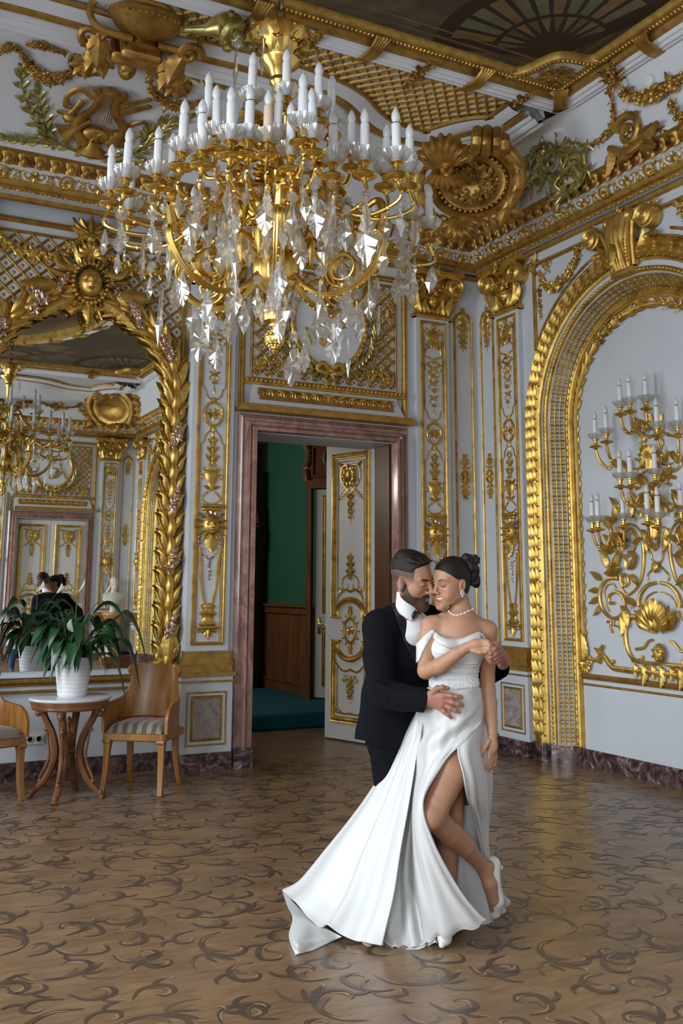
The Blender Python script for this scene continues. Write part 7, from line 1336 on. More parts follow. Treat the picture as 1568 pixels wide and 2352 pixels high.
HAIRM = tex('dark_hair', [(.3, (.008, .005, .004)), (.7, (.02, .013, .009))], 60, .5, vs=(1, 1, 6), bmp=.6, bd=.004, spec=.3)
hb = Flesh(); Lh = LB; hb.ell(Lh(0, -.014, .052), np.array((.0805, .103, .087))*BS, AB, .02); hb.ell(Lh(0, -.05, -.01), np.array((.066, .055, .07))*BS, AB, .03)
def hair_reg(O, A, s):
    def r(P):
        x, y, z = hl(P, O, A, s).T; line = np.interp(y, [-.1, -.07, -.03, -.012, .012, .03, .06, .09, .11], [-.085, -.075, -.045, .034, .03, .035, .062, .088, .1]); return (line-z)*.8*s
    return r
V, Q = skin(hb, .0045, 0, (hair_reg(HB, AB, BS),)); fob('hair', V, Q, HAIRM, br)
bn = Flesh()
for c, r in (((1078, 1290, 4.62), .036), ((1070, 1283, 4.6), .026), ((1088, 1330, 4.63), .034), ((1086, 1310, 4.64), .036), ((1064, 1290, 4.63), .026), ((1093, 1340, 4.62), .022), ((1080, 1302, 4.59), .03)): bn.ell(q(*c), (r, r*.8, r), AB, .008)
rh = random.Random(5)
for k in range(26): a = rh.uniform(0, 6.3); r0 = rh.uniform(.012, .034); c = q(1080+rh.uniform(-8, 8), 1305+rh.uniform(-22, 26), 4.6); e = lambda t: c+CAMX[0]*r0*cos(a+t)+CAMX[1]*r0*sin(a+t)+CAMX[2]*.012*sin(t); bn.chain([(e(0), .006), (e(.8), .008), (e(1.6), .008), (e(2.4), .005)], .003)
V, Q = skin(bn, .004); fob('hair_bun', V, Q, HAIRM, br)
mb = MB(); T_ = mat('teeth', (.85, .82, .76), .2); mb.add(*grid(lambda i, j: tuple(LB((i-.5)*.05, .0895-((i-.5)*.05)**2*14, -.0565-.0095*j+((i-.5)*.05)**2*9)), 15, 4)); mb.obj('teeth', T_, br)
PEARL = mat('pearl', (.85, .84, .82), .15); DIA = mat('earring_stone', (.9, .9, .92), .05, .6)
mb = MB(); e0 = LB(-.084, .004, -.034)
for k in range(9): a = k*2*pi/8; r0 = .008 if k < 8 else 0; p = e0+AB[1]*r0*cos(a)*1.0+AB[2]*r0*sin(a)*1.3-AB[0]*.002; mb.add(*SPH, align(p, -AB[0], .0046))
mb.add(*SPH, align(e0-AB[2]*.016-AB[0]*.002, -AB[0], .005)); mb.obj('earring', DIA, br)
mb = MB(); np_ = smooth_path([q(*p) for p in ((1030, 1404, 4.545), (1038, 1410, 4.522), (1050, 1413, 4.515), (1062, 1411, 4.52), (1073, 1405, 4.535), (1085, 1399, 4.575))], 30); np_ = np_+(np.array([(bo(np_)[:, None]*0+0)]).reshape(-1, 1))
for it in range(4): d0 = bo(np_); G = np.stack([bo(np_+np.eye(3)[a]*.002)-d0 for a in range(3)], 1)/.002; np_ = np_-(d0-.003)[:, None]*G/np.maximum((G*G).sum(1), .3)[:, None]
tube(mb, np_, .0008, 5); [mb.add(*SPH, mat4(np_[i], .0032 if i % 4 else .0048)) for i in range(0, 30, 2)]; mb.obj('necklace', PEARL, br)
# gown
SATIN = mat('white_satin', (.63, .63, .615), .42, 0, .5, Sheen_Weight=.25, Sheen_Roughness=.4); SATB = tex('satin_bodice', [(.3, (.67, .67, .655)), (.7, (.72, .72, .7))], 3, .38, vs=(3, 3, 22), detail=3, bmp=.25, bd=.006)
tor = Flesh(); tor.ell(q(1052, 1478, 4.55), (.122, .088, .125), TB, .05); tor.ell(q(1042, 1560, 4.53), (.103, .08, .11), TB, .06); tor.ell(q(1038, 1640, 4.51), (.128, .1, .115), TB, .06); tor.ell(q(1020, 1492, 4.475), (.05, .042, .05), TB, .03); tor.ell(q(1080, 1495, 4.48), (.05, .042, .05), TB, .03); tor.cone(q(1020, 1440, 4.56), q(1092, 1446, 4.57), .04, .04, .04)
neck = np.array([(975, 1470), (992, 1446), (997, 1449), (1010, 1462), (1030, 1470), (1048, 1472), (1066, 1468), (1085, 1460), (1101, 1454), (1113, 1462), (1122, 1480), (1130, 1500)])
def above(line, up=True, sc=500.): L_ = np.array(line, float); return lambda P: (lambda x, y, z: (np.interp(x, L_[:, 0], L_[:, 1])-y if up else y-np.interp(x, L_[:, 0], L_[:, 1]))/sc)(*PJ(P))
V, Q = skin(tor, .0045, .010, (above(neck), above([(900, 1590), (1200, 1590)], False))); bod = fob('bodice', V, Q, SATB, br)
mb = MB(); 
def onb(px, py, off, f=None, d=4.3):
    f = f or tor; lo_, hi_ = d-.15, d+.45; t = np.linspace(lo_, hi_, 400); P = np.array([DP(px, py, x) for x in t]); v = f(P)-off; i = np.argmax(v < 0); return P[i] if v[i] < 0 else None
rowL = [[p for p in (onb(x, np.interp(x, neck[:, 0], neck[:, 1])+o, w_) for x in np.linspace(994, 1104, 30))] for o, w_ in ((-3, .012), (1, .02), (9, .022), (16, .018), (19, .011))]
ok = [i for i in range(30) if all(r[i] is not None for r in rowL)]; G = np.array([[r[i] for i in ok] for r in rowL]); mb.add(G.reshape(-1, 3), gF(len(rowL), len(ok)))
for y0, y1, bow_ in ((1498, 1490, 6), (1512, 1522, 5), (1530, 1528, 4), (1545, 1542, 3)):
    P = [onb(x, np.interp(x, [994, 1102], [y0, y1])+bow_*sin((x-994)/108*pi), .011) for x in np.linspace(996, 1100, 24)]; P = [p for p in P if p is not None]; tube(mb, P, np.r_[.002, np.full(len(P)-2, .0045), .002], 6)
for y0 in (1454, 1459): pass
am = Flesh(); am.chain([(q(988, 1436, 4.55), .044), (q(980, 1475, 4.53), .041), (q(977, 1540, 4.47), .035)], .03); am.cone(q(1000, 1440, 4.55), q(1030, 1442, 4.55), .036, .036, .04); Va, Qa = skin(am, .0045, .007, (above([(950, 1484), (962, 1474), (976, 1459), (992, 1447), (1000, 1446)]), above([(955, 1524), (963, 1516), (970, 1498), (984, 1472), (994, 1455), (1000, 1452)], False), lambda P: (PJ(P)[0]-997)/500)); mb.add(Va, Qa); s2 = [[(1101, 1454, 4.475), (1110, 1458, 4.49), (1122, 1482, 4.52)], [(1095, 1457, 4.46), (1106, 1462, 4.478), (1118, 1486, 4.5)]]; mb.add(*ribs(s2, 14, 6)); o = mb.obj('neckline_drape', SATIN, br, None, RD(60)); m_ = o.modifiers.new('thickness', 'SOLIDIFY'); m_.thickness = .004; m_.offset = 0
V, Q = skin(tor, .0045, .014, (above([(975, 1556), (1000, 1559), (1045, 1562), (1100, 1558)]), above([(975, 1576), (1000, 1580), (1045, 1583), (1100, 1578)], False))); blt = fob('beaded_belt', V, Q, SATB, br)
mb = MB(); BEAD = mat('belt_bead', (.85, .86, .87), .15, .1)
for k in range(520):
    x = rh.uniform(985, 1099); p = onb(x, rh.uniform(np.interp(x, [985, 1045, 1100], [1557, 1561, 1557]), np.interp(x, [985, 1045, 1100], [1578, 1584, 1578])), .015)
    if p is not None: mb.add(*SPH, align(p, CAMX[2], rh.uniform(.0012, .0028)))
mb.obj('bead', BEAD, blt)
mb = MB(); nz = lambda a, f_, p=0, pw=1.3: (lambda u, v: a*np.sin(f_*2*pi*u+p)*v**pw)
front = [[(982, 1578, 4.52), (1006, 1584, 4.425), (1042, 1586, 4.405), (1078, 1583, 4.425), (1102, 1579, 4.51)],
         [(970, 1632, 4.53), (1002, 1640, 4.40), (1042, 1645, 4.375), (1082, 1640, 4.405), (1108, 1636, 4.5)],
         [(962, 1695, 4.54), (993, 1703, 4.385), (1024, 1706, 4.35), (1056, 1698, 4.35), (1082, 1680, 4.40)],
         [(956, 1770, 4.55), (975, 1772, 4.37), (992, 1770, 4.30), (1004, 1766, 4.28), (1014, 1758, 4.285)],
         [(948, 1850, 4.52), (954, 1850, 4.35), (960, 1850, 4.25), (966, 1848, 4.20), (972, 1842, 4.195)],
         [(948, 1945, 4.46), (955, 1948, 4.33), (968, 1950, 4.22), (985, 1944, 4.175), (996, 1934, 4.175)],
         [(952, 2050, 4.42), (970, 2060, 4.28), (1000, 2065, 4.19), (1030, 2052, 4.17), (1050, 2036, 4.19)],
         [(960, 2140, 4.38), (985, 2142, 4.27), (1022, 2130, 4.19), (1065, 2112, 4.17), (1095, 2095, 4.21)],
         [(964, 2172, 4.27), (990, 2162, 4.27), (1030, 2147, 4.21), (1078, 2136, 4.18), (1117, 2113, 4.22)]]
mb.add(*ribs(front, 60, 120, rip=lambda u, v: .017*np.sin(2*pi*(1.7*u+5*v))*np.exp(-((v-.2)/.11)**2)*sst(v, .03, .1)+.02*np.sin(2*pi*(3.1*u+.2))*sst(v, .45, 1)*np.sin(pi*u)+.004*np.sin(2*pi*(5*u-1.5*v))*sst(v, .05, .3)))
left = [[(984, 1586, 4.52), (976, 1588, 4.56), (972, 1590, 4.60), (978, 1590, 4.64)],
        [(972, 1640, 4.53), (964, 1640, 4.57), (958, 1640, 4.62), (956, 1636, 4.68)],
        [(955, 1745, 4.52), (935, 1745, 4.55), (914, 1745, 4.62), (896, 1745, 4.70)],
        [(938, 1850, 4.45), (905, 1850, 4.52), (868, 1850, 4.60), (832, 1845, 4.72)],
        [(920, 1950, 4.36), (872, 1955, 4.46), (815, 1955, 4.56), (752, 1945, 4.74)],
        [(905, 2050, 4.28), (840, 2060, 4.38), (770, 2052, 4.50), (690, 2020, 4.76)],
        [(888, 2125, 4.22), (810, 2128, 4.32), (735, 2100, 4.46), (662, 2040, 4.80)],
        [(877, 2172, 4.20), (795, 2152, 4.30), (715, 2108, 4.46), (648, 2044, 4.86)]]
mb.add(*ribs(left, 56, 90, rip=lambda u, v: .03*np.sin(2*pi*(2.6*u+.05))*sst(v, .1, .8)*np.sin(pi*u)+.008*np.sin(2*pi*(6*u+.3*v))*v*np.sin(pi*u)))
inner = [[(992, 1588, 4.50), (980, 1588, 4.53), (970, 1588, 4.60)], [(976, 1640, 4.50), (966, 1640, 4.54), (956, 1640, 4.62)], [(966, 1700, 4.52), (955, 1700, 4.55), (945, 1700, 4.58)], [(962, 1850, 4.55), (945, 1850, 4.56), (925, 1850, 4.57)], [(968, 2000, 4.46), (925, 2000, 4.46), (890, 2000, 4.5)], [(985, 2110, 4.36), (930, 2120, 4.33), (860, 2110, 4.40)], [(1005, 2168, 4.285), (940, 2178, 4.265), (885, 2180, 4.27), (815, 2150, 4.38)][:3]]
mb.add(*ribs(inner, 40, 60, rip=lambda u, v: .022*np.sin(2*pi*3*u)*v))
hem = [[(980, 2165, 4.30), (930, 2172, 4.30), (880, 2165, 4.33), (822, 2145, 4.42)], [(975, 2176, 4.25), (930, 2182, 4.24), (880, 2188, 4.225), (828, 2160, 4.33)], [(960, 2180, 4.243), (905, 2186, 4.23), (868, 2196, 4.19), (838, 2172, 4.30)]]
mb.add(*ribs(hem, 30, 10))
right_ = [[(1070, 1584, 4.42), (1098, 1580, 4.5), (1104, 1580, 4.58)], [(1084, 1640, 4.425), (1108, 1640, 4.5), (1116, 1640, 4.62)], [(1051, 1712, 4.33), (1088, 1712, 4.37), (1124, 1712, 4.62)], [(1064, 1780, 4.255), (1098, 1785, 4.36), (1130, 1780, 4.66)], [(1072, 1828, 4.29), (1100, 1840, 4.42), (1128, 1840, 4.70)], [(1088, 1880, 4.53), (1108, 1890, 4.58), (1122, 1890, 4.74)], [(1106, 1950, 4.62), (1113, 1955, 4.66), (1115, 1955, 4.78)], [(1120, 2040, 4.69), (1135, 2040, 4.71), (1138, 2040, 4.80)], [(1130, 2112, 4.66), (1168, 2082, 4.77), (1150, 2070, 4.84)]]
mb.add(*ribs(right_, 40, 80, rip=lambda u, v: .02*np.sin(2*pi*(2.5*u+.1))*sst(v, .15, .5)*np.sin(pi*u)))
back = [[(978, 1590, 4.63), (1040, 1590, 4.66), (1104, 1584, 4.58)], [(956, 1640, 4.67), (1040, 1650, 4.70), (1118, 1640, 4.62)], [(895, 1745, 4.70), (1040, 1750, 4.74), (1126, 1740, 4.66)], [(830, 1845, 4.73), (1030, 1850, 4.78), (1128, 1850, 4.71)], [(752, 1945, 4.75), (1020, 1950, 4.80), (1116, 1955, 4.78)], [(690, 2020, 4.78), (1000, 2040, 4.80), (1138, 2040, 4.8)], [(648, 2044, 4.87), (980, 2078, 4.80), (1150, 2078, 4.84)]]
mb.add(*ribs(back, 50, 50, rip=lambda u, v: .03*np.sin(2*pi*5*u)*v*np.sin(pi*u)))
inn2 = [[(1045, 1850, 4.62), (1075, 1850, 4.62), (1110, 1850, 4.66)], [(1035, 1950, 4.60), (1070, 1950, 4.62), (1110, 1950, 4.68)], [(1035, 2050, 4.58), (1080, 2060, 4.58), (1125, 2050, 4.68)], [(1040, 2110, 4.60), (1090, 2120, 4.55), (1140, 2105, 4.65)], [(1060, 2135, 4.51), (1108, 2132, 4.54), (1145, 2112, 4.63)]]
mb.add(*ribs(inn2, 34, 40, rip=lambda u, v: .016*np.sin(2*pi*2.5*u)*v))
fl_ = lambda x, y, z=.004: (x, y, (FL(x, y, z)-CAM)@_f)
und = [[fl_(648, 2044), fl_(690, 2090, .02), fl_(735, 2125, .03), fl_(785, 2152, .02)], [fl_(658, 2075, .01), fl_(700, 2115, .035), fl_(735, 2145, .03), fl_(775, 2156, .01)], [fl_(672, 2110, .03), fl_(700, 2140, .05), fl_(725, 2160, .02), fl_(760, 2163)], [fl_(664, 2150, .01), fl_(680, 2165, .05), fl_(715, 2172, .01), fl_(740, 2172)], [fl_(678, 2194), fl_(690, 2190), fl_(712, 2184), fl_(730, 2177)]]
mb.add(*ribs(und, 30, 40, rip=lambda u, v: .01*np.sin(9*u+7*v)*np.sin(pi*u)*np.sin(pi*v)))
o = mb.obj('skirt', SATIN, br, None, RD(85)); m_ = o.modifiers.new('thickness', 'SOLIDIFY'); m_.thickness = .005; m_.offset = 0
def shoe(name, ft, toe, heel, hz, mtl, par, up):      # pointed court shoe built round the foot
    s_ = Flesh(); s_.chain([(q(*heel[0]), heel[1]), (q(*ft[0]), ft[1]), (q(*ft[2]), ft[3]), (q(*toe[0]), toe[1])], .02)
    return s_
SHOE = mat('ivory_shoe', (.74, .73, .68), .4); sh = Flesh(); sh.chain([(q(1132, 1984, 4.59), .033), (q(1130, 2022, 4.565), .036), (q(1138, 2068, 4.555), .037), (q(1136, 2096, 4.565), .024), (q(1129, 2108, 4.575), .011)], .02)
cut = lambda P: (lambda x, y, z: np.where(z < 4.57, np.minimum(np.minimum((x-np.interp(y, [1950, 1985, 2010, 2040, 2062], [1110, 1116, 1124, 1137, 1146]))*-1+0, (2066-y)+np.abs(x-1126)*.25), 9)/500, -1))(*PJ(P))
V, Q = skin(sh, .004, .002, (cut,)); fob('shoe', V, Q, SHOE, br)
mb = MB(); tube(mb, [q(1134, 1984, 4.60), q(1142, 1988, 4.615), q(1151, 1993, 4.63)], [.016, .011, .011], 8); mb.obj('shoe_heel', SHOE, br)
sh = Flesh(); sh.chain([(q(1026, 2105, 4.44), .034), (q(1024, 2130, 4.34), .037), (q(1020, 2155, 4.27), .031), (q(1014, 2170, 4.235), .014)], .02); V, Q = skin(sh, .004, .0, (above([(900, 2118), (1200, 2136)]),)); fob('shoe', V, Q, SHOE, br)
mb = MB(); NAIL = mat('nail', (.72, .5, .42), .2)
for p in ((1118, 1769, 4.431), (1124, 1774, 4.435), (1130, 1769, 4.449), (1137, 1756, 4.459), (1103, 1739, 4.42)): mb.add(*SPH, align(q(*p), CAMX[2], (.0042, .0065, .002), CAMX[1]))
mb.obj('fingernail', NAIL, br)
# ---------------------------------------------------------------- groom
HM = DP(944, 1337, 4.595); AM = hframe((.84, -.13, .54)); gm = Flesh(); LM = head(gm, HM, AM, 1.0, True); TM = hframe((.45, 0, .9)); TMs = TM
gm.cone(q(941, 1360, 4.65), q(936, 1412, 4.70), .056, .057, .03); gm.cone(q(900, 1440, 4.76), q(985, 1435, 4.86), .045, .045, .04); gm.ell(q(925, 1510, 4.82), (.14, .08, .19), TM, .05); gm.ell(q(915, 1620, 4.8), (.13, .09, .2), TM, .05)
gm.cone(q(955, 1604, 4.43), q(988, 1603, 4.395), .031, .027, .02)                         # right hand spread on her waist
gm.cone(q(992, 1596, 4.385), q(1016, 1598, 4.362), .022, .018, .02); gm.cone(q(990, 1606, 4.385), q(1020, 1610, 4.358), .022, .017, .02); gm.cone(q(990, 1614, 4.385), q(1013, 1622, 4.36), .02, .017, .02)
for pts, r in ((((1016, 1595, 4.36), (1036, 1598, 4.342), (1049, 1600, 4.338), (1059, 1601, 4.345)), .0108), (((1020, 1608, 4.356), (1039, 1613, 4.336), (1052, 1617, 4.333), (1061, 1619, 4.34)), .011), (((1017, 1618, 4.358), (1034, 1626, 4.339), (1045, 1631, 4.336), (1054, 1635, 4.342)), .0104), (((1008, 1625, 4.364), (1020, 1635, 4.345), (1029, 1642, 4.342), (1036, 1648, 4.348)), .0094)): fing(gm, [q(*p) for p in pts], r*1.08, r*.85)
fing(gm, [q(992, 1592, 4.375), q(1004, 1581, 4.36), q(1016, 1579, 4.352), q(1028, 1581, 4.358)], .0145, .0095)
gm.chain([(q(1154, 1524, 4.48), .028), (q(1151, 1508, 4.42), .0265)], .02); gm.ell(q(1142, 1500, 4.375), (.033, .028, .036), TB, .015)           # left hand round hers
for pts, r in ((((1146, 1486, 4.345), (1136, 1490, 4.31), (1126, 1500, 4.30), (1117, 1504, 4.325)), .0105), (((1148, 1497, 4.34), (1137, 1502, 4.308), (1126, 1510, 4.305), (1118, 1511, 4.33)), .0105), (((1148, 1507, 4.345), (1137, 1512, 4.315), (1127, 1517, 4.315), (1120, 1515, 4.34)), .01), (((1147, 1516, 4.355), (1137, 1520, 4.33), (1129, 1522, 4.33), (1122, 1519, 4.35)), .009)): fing(gm, [q(*p) for p in pts], r*1.05, r*.85)
fing(gm, [q(1146, 1486, 4.36), q(1138, 1478, 4.335), q(1128, 1478, 4.325), q(1120, 1482, 4.33)], .0125, .009)
V, Q = skin(gm, .0031); hp = hl(V, HM, AM, 1.); inh = (np.abs(hp) < .14).all(1)
def tone_m(V, hp, inh):
    c = np.tile((.40, .2, .125), (len(V), 1)); px, py, dd = PJ(V); x, y, z = hp.T; c = mixc(c, (.34, .145, .1), ((py > 1470) & ~inh)*.85); f = inh & (y > .02)
    c = mixc(c, (.5, .19, .13), inh*(np.abs(x) > .07)*(y < .012)*(y > -.04)*(np.abs(z) < .035)*.45)
    jl = np.interp(y, [-.03, -.005, .012, .03, .05, .07, .09, .12], [.05, .03, .005, -.025, -.042, -.046, -.044, -.04]); brd = inh*(y > -.012)*sst(jl-z, -.002, .012)*(1-sst(z, -.15, -.2))*(1-sst(-(z+.0), .128, .14)); lip = f*(y > .084)*sst(-np.abs(x), -.02, -.014)*sst(z, -.0725, -.07)*(1-sst(z, -.053, -.051))
    mo = f*(y > .07)*sst(-np.abs(x), -.036, -.03)*sst(-np.abs(z+.0445+3*x*x), -.0085, -.006); c = mixc(c, (.035, .02, .014), np.clip(brd*sst(y, -.03, .03)*.92+brd*.35, 0, .93)); c = mixc(c, (.02, .012, .01), mo*.95); c = mixc(c, (.3, .12, .09), lip*.8)
    fade = inh*(y < .045)*(np.abs(x) > .035)*sst(z, .0, .05)*(z < .13)+inh*(y < -.03)*sst(z, -.06, .03); c = mixc(c, (.035, .025, .022), np.clip(fade, 0, 1)*.86)
    ey = f*(y > .05)*sst(-((np.abs(x)-.033)/.022)**2-((z-.0335-.1*(np.abs(x)-.03))/.0062)**2, -1.25, -.6); c = mixc(c, (.02, .012, .009), ey*.95); la = f*sst(-((np.abs(x)-.034)/.0165)**2-((z-.006-5*(np.abs(x)-.034)**2)/.0024)**2, -1.2, -.6); return mixc(c, (.03, .016, .012), la*.85)
gr = fob('person', V, Q, SKINM, None, tone_m(V, hp, inh)); tag(gr, 'bearded man in black tuxedo and bow tie embracing the bride from behind', 'person')
hr_ = Flesh(); hr_.ell(LM(0, -.012, .056), np.array((.079, .104, .09)), AM, .02); hr_.ell(LM(0, .04, .108), np.array((.046, .036, .028)), AM, .02); hr_.ell(LM(0, -.03, .12), np.array((.055, .06, .03)), AM, .02)
for k in range(70): a = rh.uniform(-.06, .06); b = rh.uniform(-.09, .05); p0 = LM(a, b, .14-.9*a*a*8-abs(b)*.35); p1 = LM(a*1.1, b+.03, .147-.9*a*a*8-abs(b+.02)*.4); hr_.cone(p0, p1, .009, .006, .006)
def hreg(P): x, y, z = hl(P, HM, AM, 1.).T; line = np.interp(y, [-.11, -.05, .0, .03, .05, .075, .1], [.045, .06, .062, .06, .07, .105, .105])+np.where((y > .03), .0, 0)+np.where(y > .04, np.clip((.03-np.abs(x)), -.02, .02)*.0+np.clip(np.abs(x)-.025, 0, .03)*.5, 0); return line-z
V, Q = skin(hr_, .004, 0, (hreg,)); fob('hair', V, Q, HAIRM, gr)
# dinner jacket
JK = tex('black_wool', [(.3, (.0025, .0025, .004)), (.7, (.006, .0065, .01))], 300, .9, spec=.15); LAP = mat('satin_lapel', (.008, .009, .014), .38); SHT = mat('white_shirt', (.78, .78, .8), .6)
jk = Flesh(); jk.cone(q(872, 1440, 4.66), q(985, 1428, 4.84), .078, .078, .05); jk.cone(q(905, 1415, 4.7), q(960, 1412, 4.76), .055, .055, .04); jk.ell(q(922, 1500, 4.775), (.205, .135, .21), TM, .05); jk.ell(q(915, 1590, 4.79), (.18, .128, .17), TM, .05); jk.ell(q(903, 1680, 4.79), (.185, .135, .16), TM, .05)
jk.cone(q(880, 1600, 4.72), q(868, 1700, 4.73), .1, .105, .05); jk.cone(q(950, 1600, 4.8), q(955, 1700, 4.82), .1, .11, .05)
jk.chain([(q(872, 1440, 4.66), .08), (q(870, 1500, 4.62), .074), (q(876, 1572, 4.57), .066), (q(884, 1592, 4.55), .066)], .03); jk.chain([(q(886, 1594, 4.54), .068), (q(925, 1602, 4.48), .062), (q(970, 1608, 4.42), .053), (q(984, 1609, 4.405), .05)], .02)
for k in range(7): u = rh.uniform(0, 1); jk.cone(q(852+u*60, 1566+u*22+rh.uniform(-6, 10), 4.50-.02*u), q(885+u*55, 1590+u*10+rh.uniform(-8, 8), 4.46-.02*u), .01, .007, .02)
jk.chain([(q(985, 1428, 4.84), .075), (q(1060, 1500, 4.88), .065), (q(1120, 1545, 4.78), .058), (q(1144, 1536, 4.62), .05), (q(1150, 1528, 4.50), .046), (q(1151, 1522, 4.47), .045)], .03)
Z_ = lambda zx, zy: (880+zx*.15306, 1240+zy*.15306)
op = np.array([Z_(180, 760), Z_(230, 900), Z_(330, 1090), (944, 1439), (960, 1479), (975, 1520), (985, 1560)])            # front edge of the jacket
fr_ = lambda P: (lambda x, y, z: np.where(z < np.interp(x, [900, 1000], [4.72, 4.86]), (x-np.interp(y, op[:, 1], op[:, 0]))*(1.)-np.where((y > 1505) | (y < 1352), 900, 0), -50)/480)(*PJ(P))
sep = lambda P: -9+0*P[:, 0]
hemr = above([(820, 1698), (840, 1702), (860, 1712), (900, 1722), (1000, 1722)], False); cuff = lambda P: (lambda x, y, z: np.where((x > 940) & (z < 4.6), ((x-np.interp(y, [1560, 1585, 1635, 1660], [990, 987, 974, 970]))), np.where((x > 1100) & (z < 4.7), (np.interp(x, [1100, 1128, 1165], [1520, 1524, 1506])-y)*.8, -50))/480)(*PJ(P))
coll = lambda P: (lambda x, y, z: (np.interp(x, [880, 905, 914, 945, 1000], [1360, 1362, 1358, 1384, 1384])-y)/480)(*PJ(P))
V, Q = skin(jk, .005, 0, (fr_, hemr, cuff, coll)); fob('jacket', V, Q, JK, gr)
lapr = lambda P: (lambda x, y, z: np.maximum(np.maximum(x-np.interp(y, op[:, 1], op[:, 0]), np.interp(y, [1356, 1385, 1410, 1450, 1490, 1540, 1570], [902, 897, 907, 920, 935, 962, 984])-x), np.maximum((1358-y), y-1565))/480)(*PJ(P))
V, Q = skin(jk, .0045, .007, (lapr, lambda P: (PJ(P)[2]-4.78))); fob('shawl_lapel', V, Q, LAP, gr)
st = Flesh(); st.ell(q(935, 1490, 4.785), (.165, .118, .2), TM, .05); st.cone(q(932, 1408, 4.715), q(942, 1445, 4.72), .066, .092, .04); V, Q = skin(st, .005, .0, (above([(800, 1395), (1200, 1395)]),)); sh_ = fob('shirt', V, Q, SHT, gr)
for k in range(3): mb = MB(); b_ = onb(966-3*k*0+k*2, 1440+k*26, 0., st, 4.6); (mb.add(*SPH, align(b_, CAMX[2], .005)), mb.obj('shirt_stud', LAP, sh_)) if b_ is not None else None
nk = Flesh(); nk.cone(q(940, 1364, 4.656), q(937, 1432, 4.705), .0595, .066, .03); cl = lambda P: (lambda x, y, z: np.maximum(np.interp(x, [895, 909, 915, 935, 957, 966, 975], [1366, 1358, 1359, 1378, 1392, 1384, 1378])-y, y-np.interp(x, [895, 920, 944, 958, 975], [1392, 1412, 1428, 1400, 1405]))/480)(*PJ(P))
V, Q = skin(nk, .004, .002, (cl,)); fob('shirt_collar', V, Q, SHT, gr)
mb = MB(); bt = q(958, 1401, 4.575)
for s, pts in ((-1, ((959, 1400, 4.575), (947, 1403, 4.565), (942, 1417, 4.56), (949, 1425, 4.565), (957, 1409, 4.575))), (1, ((959, 1399, 4.58), (964, 1396, 4.60), (968, 1406, 4.62), (968, 1415, 4.62), (962, 1408, 4.59)))):
    P = [q(*p) for p in pts]; c = np.mean(P, 0); f_ = [p+CAMX[2]*.012 for p in P]; b_ = [p-CAMX[2]*.012 for p in P]; n = 5; mb.add(f_+b_+[c+CAMX[2]*.02, c-CAMX[2]*.02], [[i, (i+1) % n, n*2] for i in range(n)]+[[n+(i+1) % n, n+i, 2*n+1] for i in range(n)]+[[i, n+i, n+(i+1) % n, (i+1) % n] for i in range(n)])
mb.add(*SPH2, align(q(958.5, 1403, 4.57), CAMX[2], (.012, .014, .014))); o = mb.obj('bow_tie', LAP, gr, None, RD(60)); m_ = o.modifiers.new('round', 'SUBSURF'); m_.levels = m_.render_levels = 1
mb = MB(); WB_ = [q(1146, 1529, 4.435), q(1156, 1524, 4.45), q(1160, 1510, 4.465), q(1158, 1497, 4.47), q(1164, 1512, 4.51), q(1156, 1528, 4.49)]; P = smooth_path(WB_, 60, True)
pearls(mb, [tuple(p) for p in P], .0042, .009, None, 0, SPH, (1, 1, 1), True); tube(mb, P, .0028, 6, None, 0, 1, True); mb.obj('wristwatch', mat('steel', (.6, .6, .62), .25, 1.), gr)
mb = MB(); NM = mat('nail_male', (.5, .27, .21), .3)
for p in ((1057, 1600.5, 4.336), (1059, 1618.5, 4.331), (1052.5, 1634.5, 4.333), (1035, 1647, 4.34), (1026, 1580, 4.349)): mb.add(*SPH, align(q(*p), CAMX[2], (.0065, .005, .002), CAMX[1]))
mb.obj('fingernail', NM, gr)
TRS = tex('black_trousers', [(.3, (.0025, .0025, .004)), (.7, (.005, .006, .009))], 300, .9, spec=.15); tr = Flesh()
for hx, kx, fx, dd in ((890, 902, 912, 4.745), (950, 958, 965, 4.84)): tr.chain([(q(hx, 1690, dd), .098), (q(kx, 1880, dd-.03), .072), (np.array((*q(fx, 2000, dd+.03)[:2], .09)), .057)], .03)
tr.ell(q(915, 1680, 4.79), (.17, .12, .12), TM, .05); V, Q = skin(tr, .006); fob('trousers', V, Q, TRS, gr); BSH = mat('black_shoe', (.01, .01, .01), .2)
for fx, dd in ((912, 4.775), (965, 4.87)):
    b_ = q(fx, 2000, dd); s_ = Flesh(); dr = TM[1]*np.array((1, 1, 0)); dr /= np.linalg.norm(dr); s_.chain([(np.array((*b_[:2], .04))-dr*.05, .038), (np.array((*b_[:2], .05)), .045), (np.array((*b_[:2], .035))+dr*.1, .036), (np.array((*b_[:2], .028))+dr*.19, .026)], .02); V, Q = skin(s_, .006, 0, (lambda P: .003-P[:, 2],)); fob('shoe', V, Q, BSH, gr)
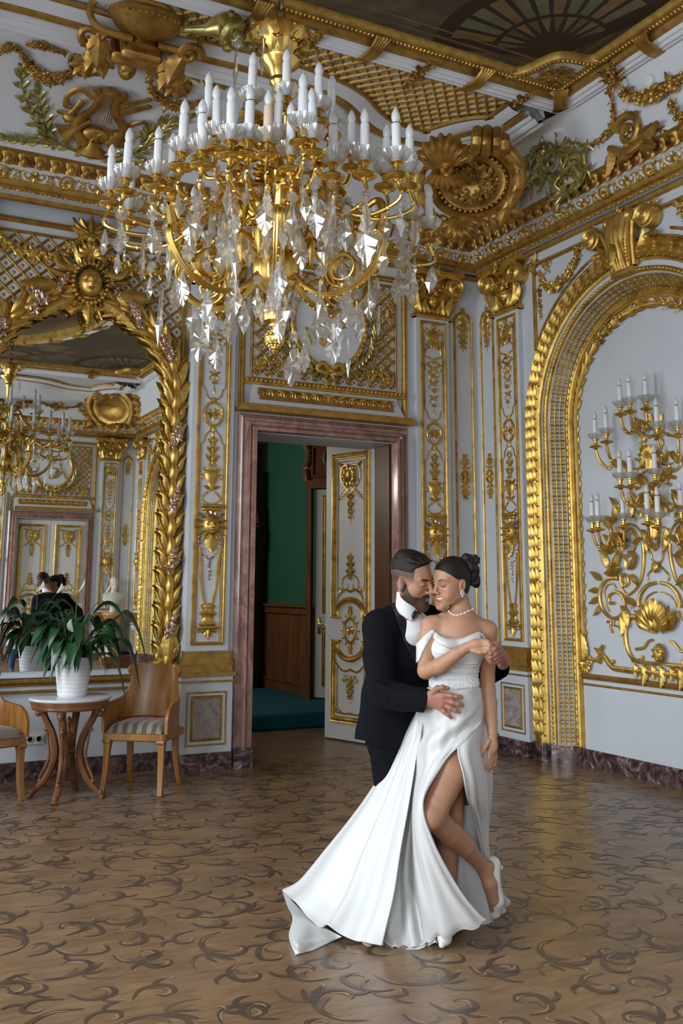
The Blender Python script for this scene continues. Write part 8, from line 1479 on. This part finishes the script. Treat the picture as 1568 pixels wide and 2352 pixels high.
# ================================================================ SEEN ONLY IN THE MIRROR
STAT = mat('bust_marble', (.7, .67, .6), .5); OCH = tex('yellow_marble', [(.3, (.4, .2, .06)), (.7, (.6, .34, .12))], 5, .25, detail=7, dist=1.2)
bp = np.array((-.62, -12.95, 0)); t = thing('marble_bust', 'pale marble bust on a yellow marble column, seen in the mirror', 'bust', (*bp[:2], 1.0))
f = Flesh(); c = bp+np.array((0, 0, 1.0)); f.ell(c+np.array((0, 0, .28)), (.2, .13, .16), None, .05); f.cone(c+np.array((-.17, 0, .34)), c+np.array((.17, 0, .34)), .075, .075, .05); f.cone(c+np.array((0, 0, .36)), c+np.array((0, .02, .5)), .06, .055, .03); f.cone(c+np.array((0, 0, 0)), c+np.array((0, 0, .2)), .075, .05, .03)
head(f, c+np.array((0, .03, .62)), np.array(((-1., 0, 0), (-.0, 1, 0), (0, 0, 1))), 1.05, True); f.ell(c+np.array((0, .0, .68)), (.09, .11, .09), None, .01); V, Q = skin(f, .008); o = fob('bust', V, Q, STAT, t); o.matrix_parent_inverse = t.matrix_basis.inverted()
t2 = thing('column_pedestal', 'round yellow marble column carrying the bust, seen in the mirror', 'pedestal', bp); mb = MB(); lathe(mb, [(0, 0), (.24, 0), (.24, .08), (.2, .1), (.19, .13), (.18, .16), (.17, .86), (.19, .88), (.2, .92), (.23, .94), (.23, 1.0), (0, 1.0)], 32, mat4(bp)); wob(mb, 'column', OCH, t2)
k0 = np.array((-2.95, -10.5, 0)); f = Flesh(); g_ = lambda x, y, z: k0+np.array((x, y, z)); Ak = np.array(((-1., 0, 0), (0, 1, 0), (0, 0, 1)))
f.cone(g_(0, -.05, .35), g_(0, .02, .62), .11, .13, .05); f.cone(g_(-.15, .02, .7), g_(.15, .02, .7), .06, .06, .05); f.cone(g_(0, .03, .74), g_(0, .06, .84), .05, .05, .03); head(f, g_(0, .08, .93), Ak, .95, True)
for s in (-1, 1): f.chain([(g_(s*.17, .02, .69), .052), (g_(s*.2, .12, .52), .042), (g_(s*.06, .26, .62), .032), (g_(s*.04, .28, .66), .035)], .02); f.chain([(g_(s*.1, -.06, .32), .095), (g_(s*.14, .3, .42), .07), (g_(s*.13, .12, .08), .05)], .03); f.cone(g_(s*.13, .1, .045), g_(s*.14, .3, .035), .042, .035, .02)
V, Q = skin(f, .008); c = np.where(V[:, 2:] > .78, np.array((.42, .22, .14)), np.where(V[:, 2:] > .44, np.array((.7, .68, .66)), np.array((.05, .08, .16)))); hx = (V[:, 2] > .95) | ((V[:, 2] > .86) & (V[:, 1] < k0[1]+.04)); c[hx] = (.03, .02, .015)
tag(fob('person', V, Q, toned('mirror_guest', .7, 0), None, c), 'person in white top and jeans crouching low, seen in the mirror', 'person')
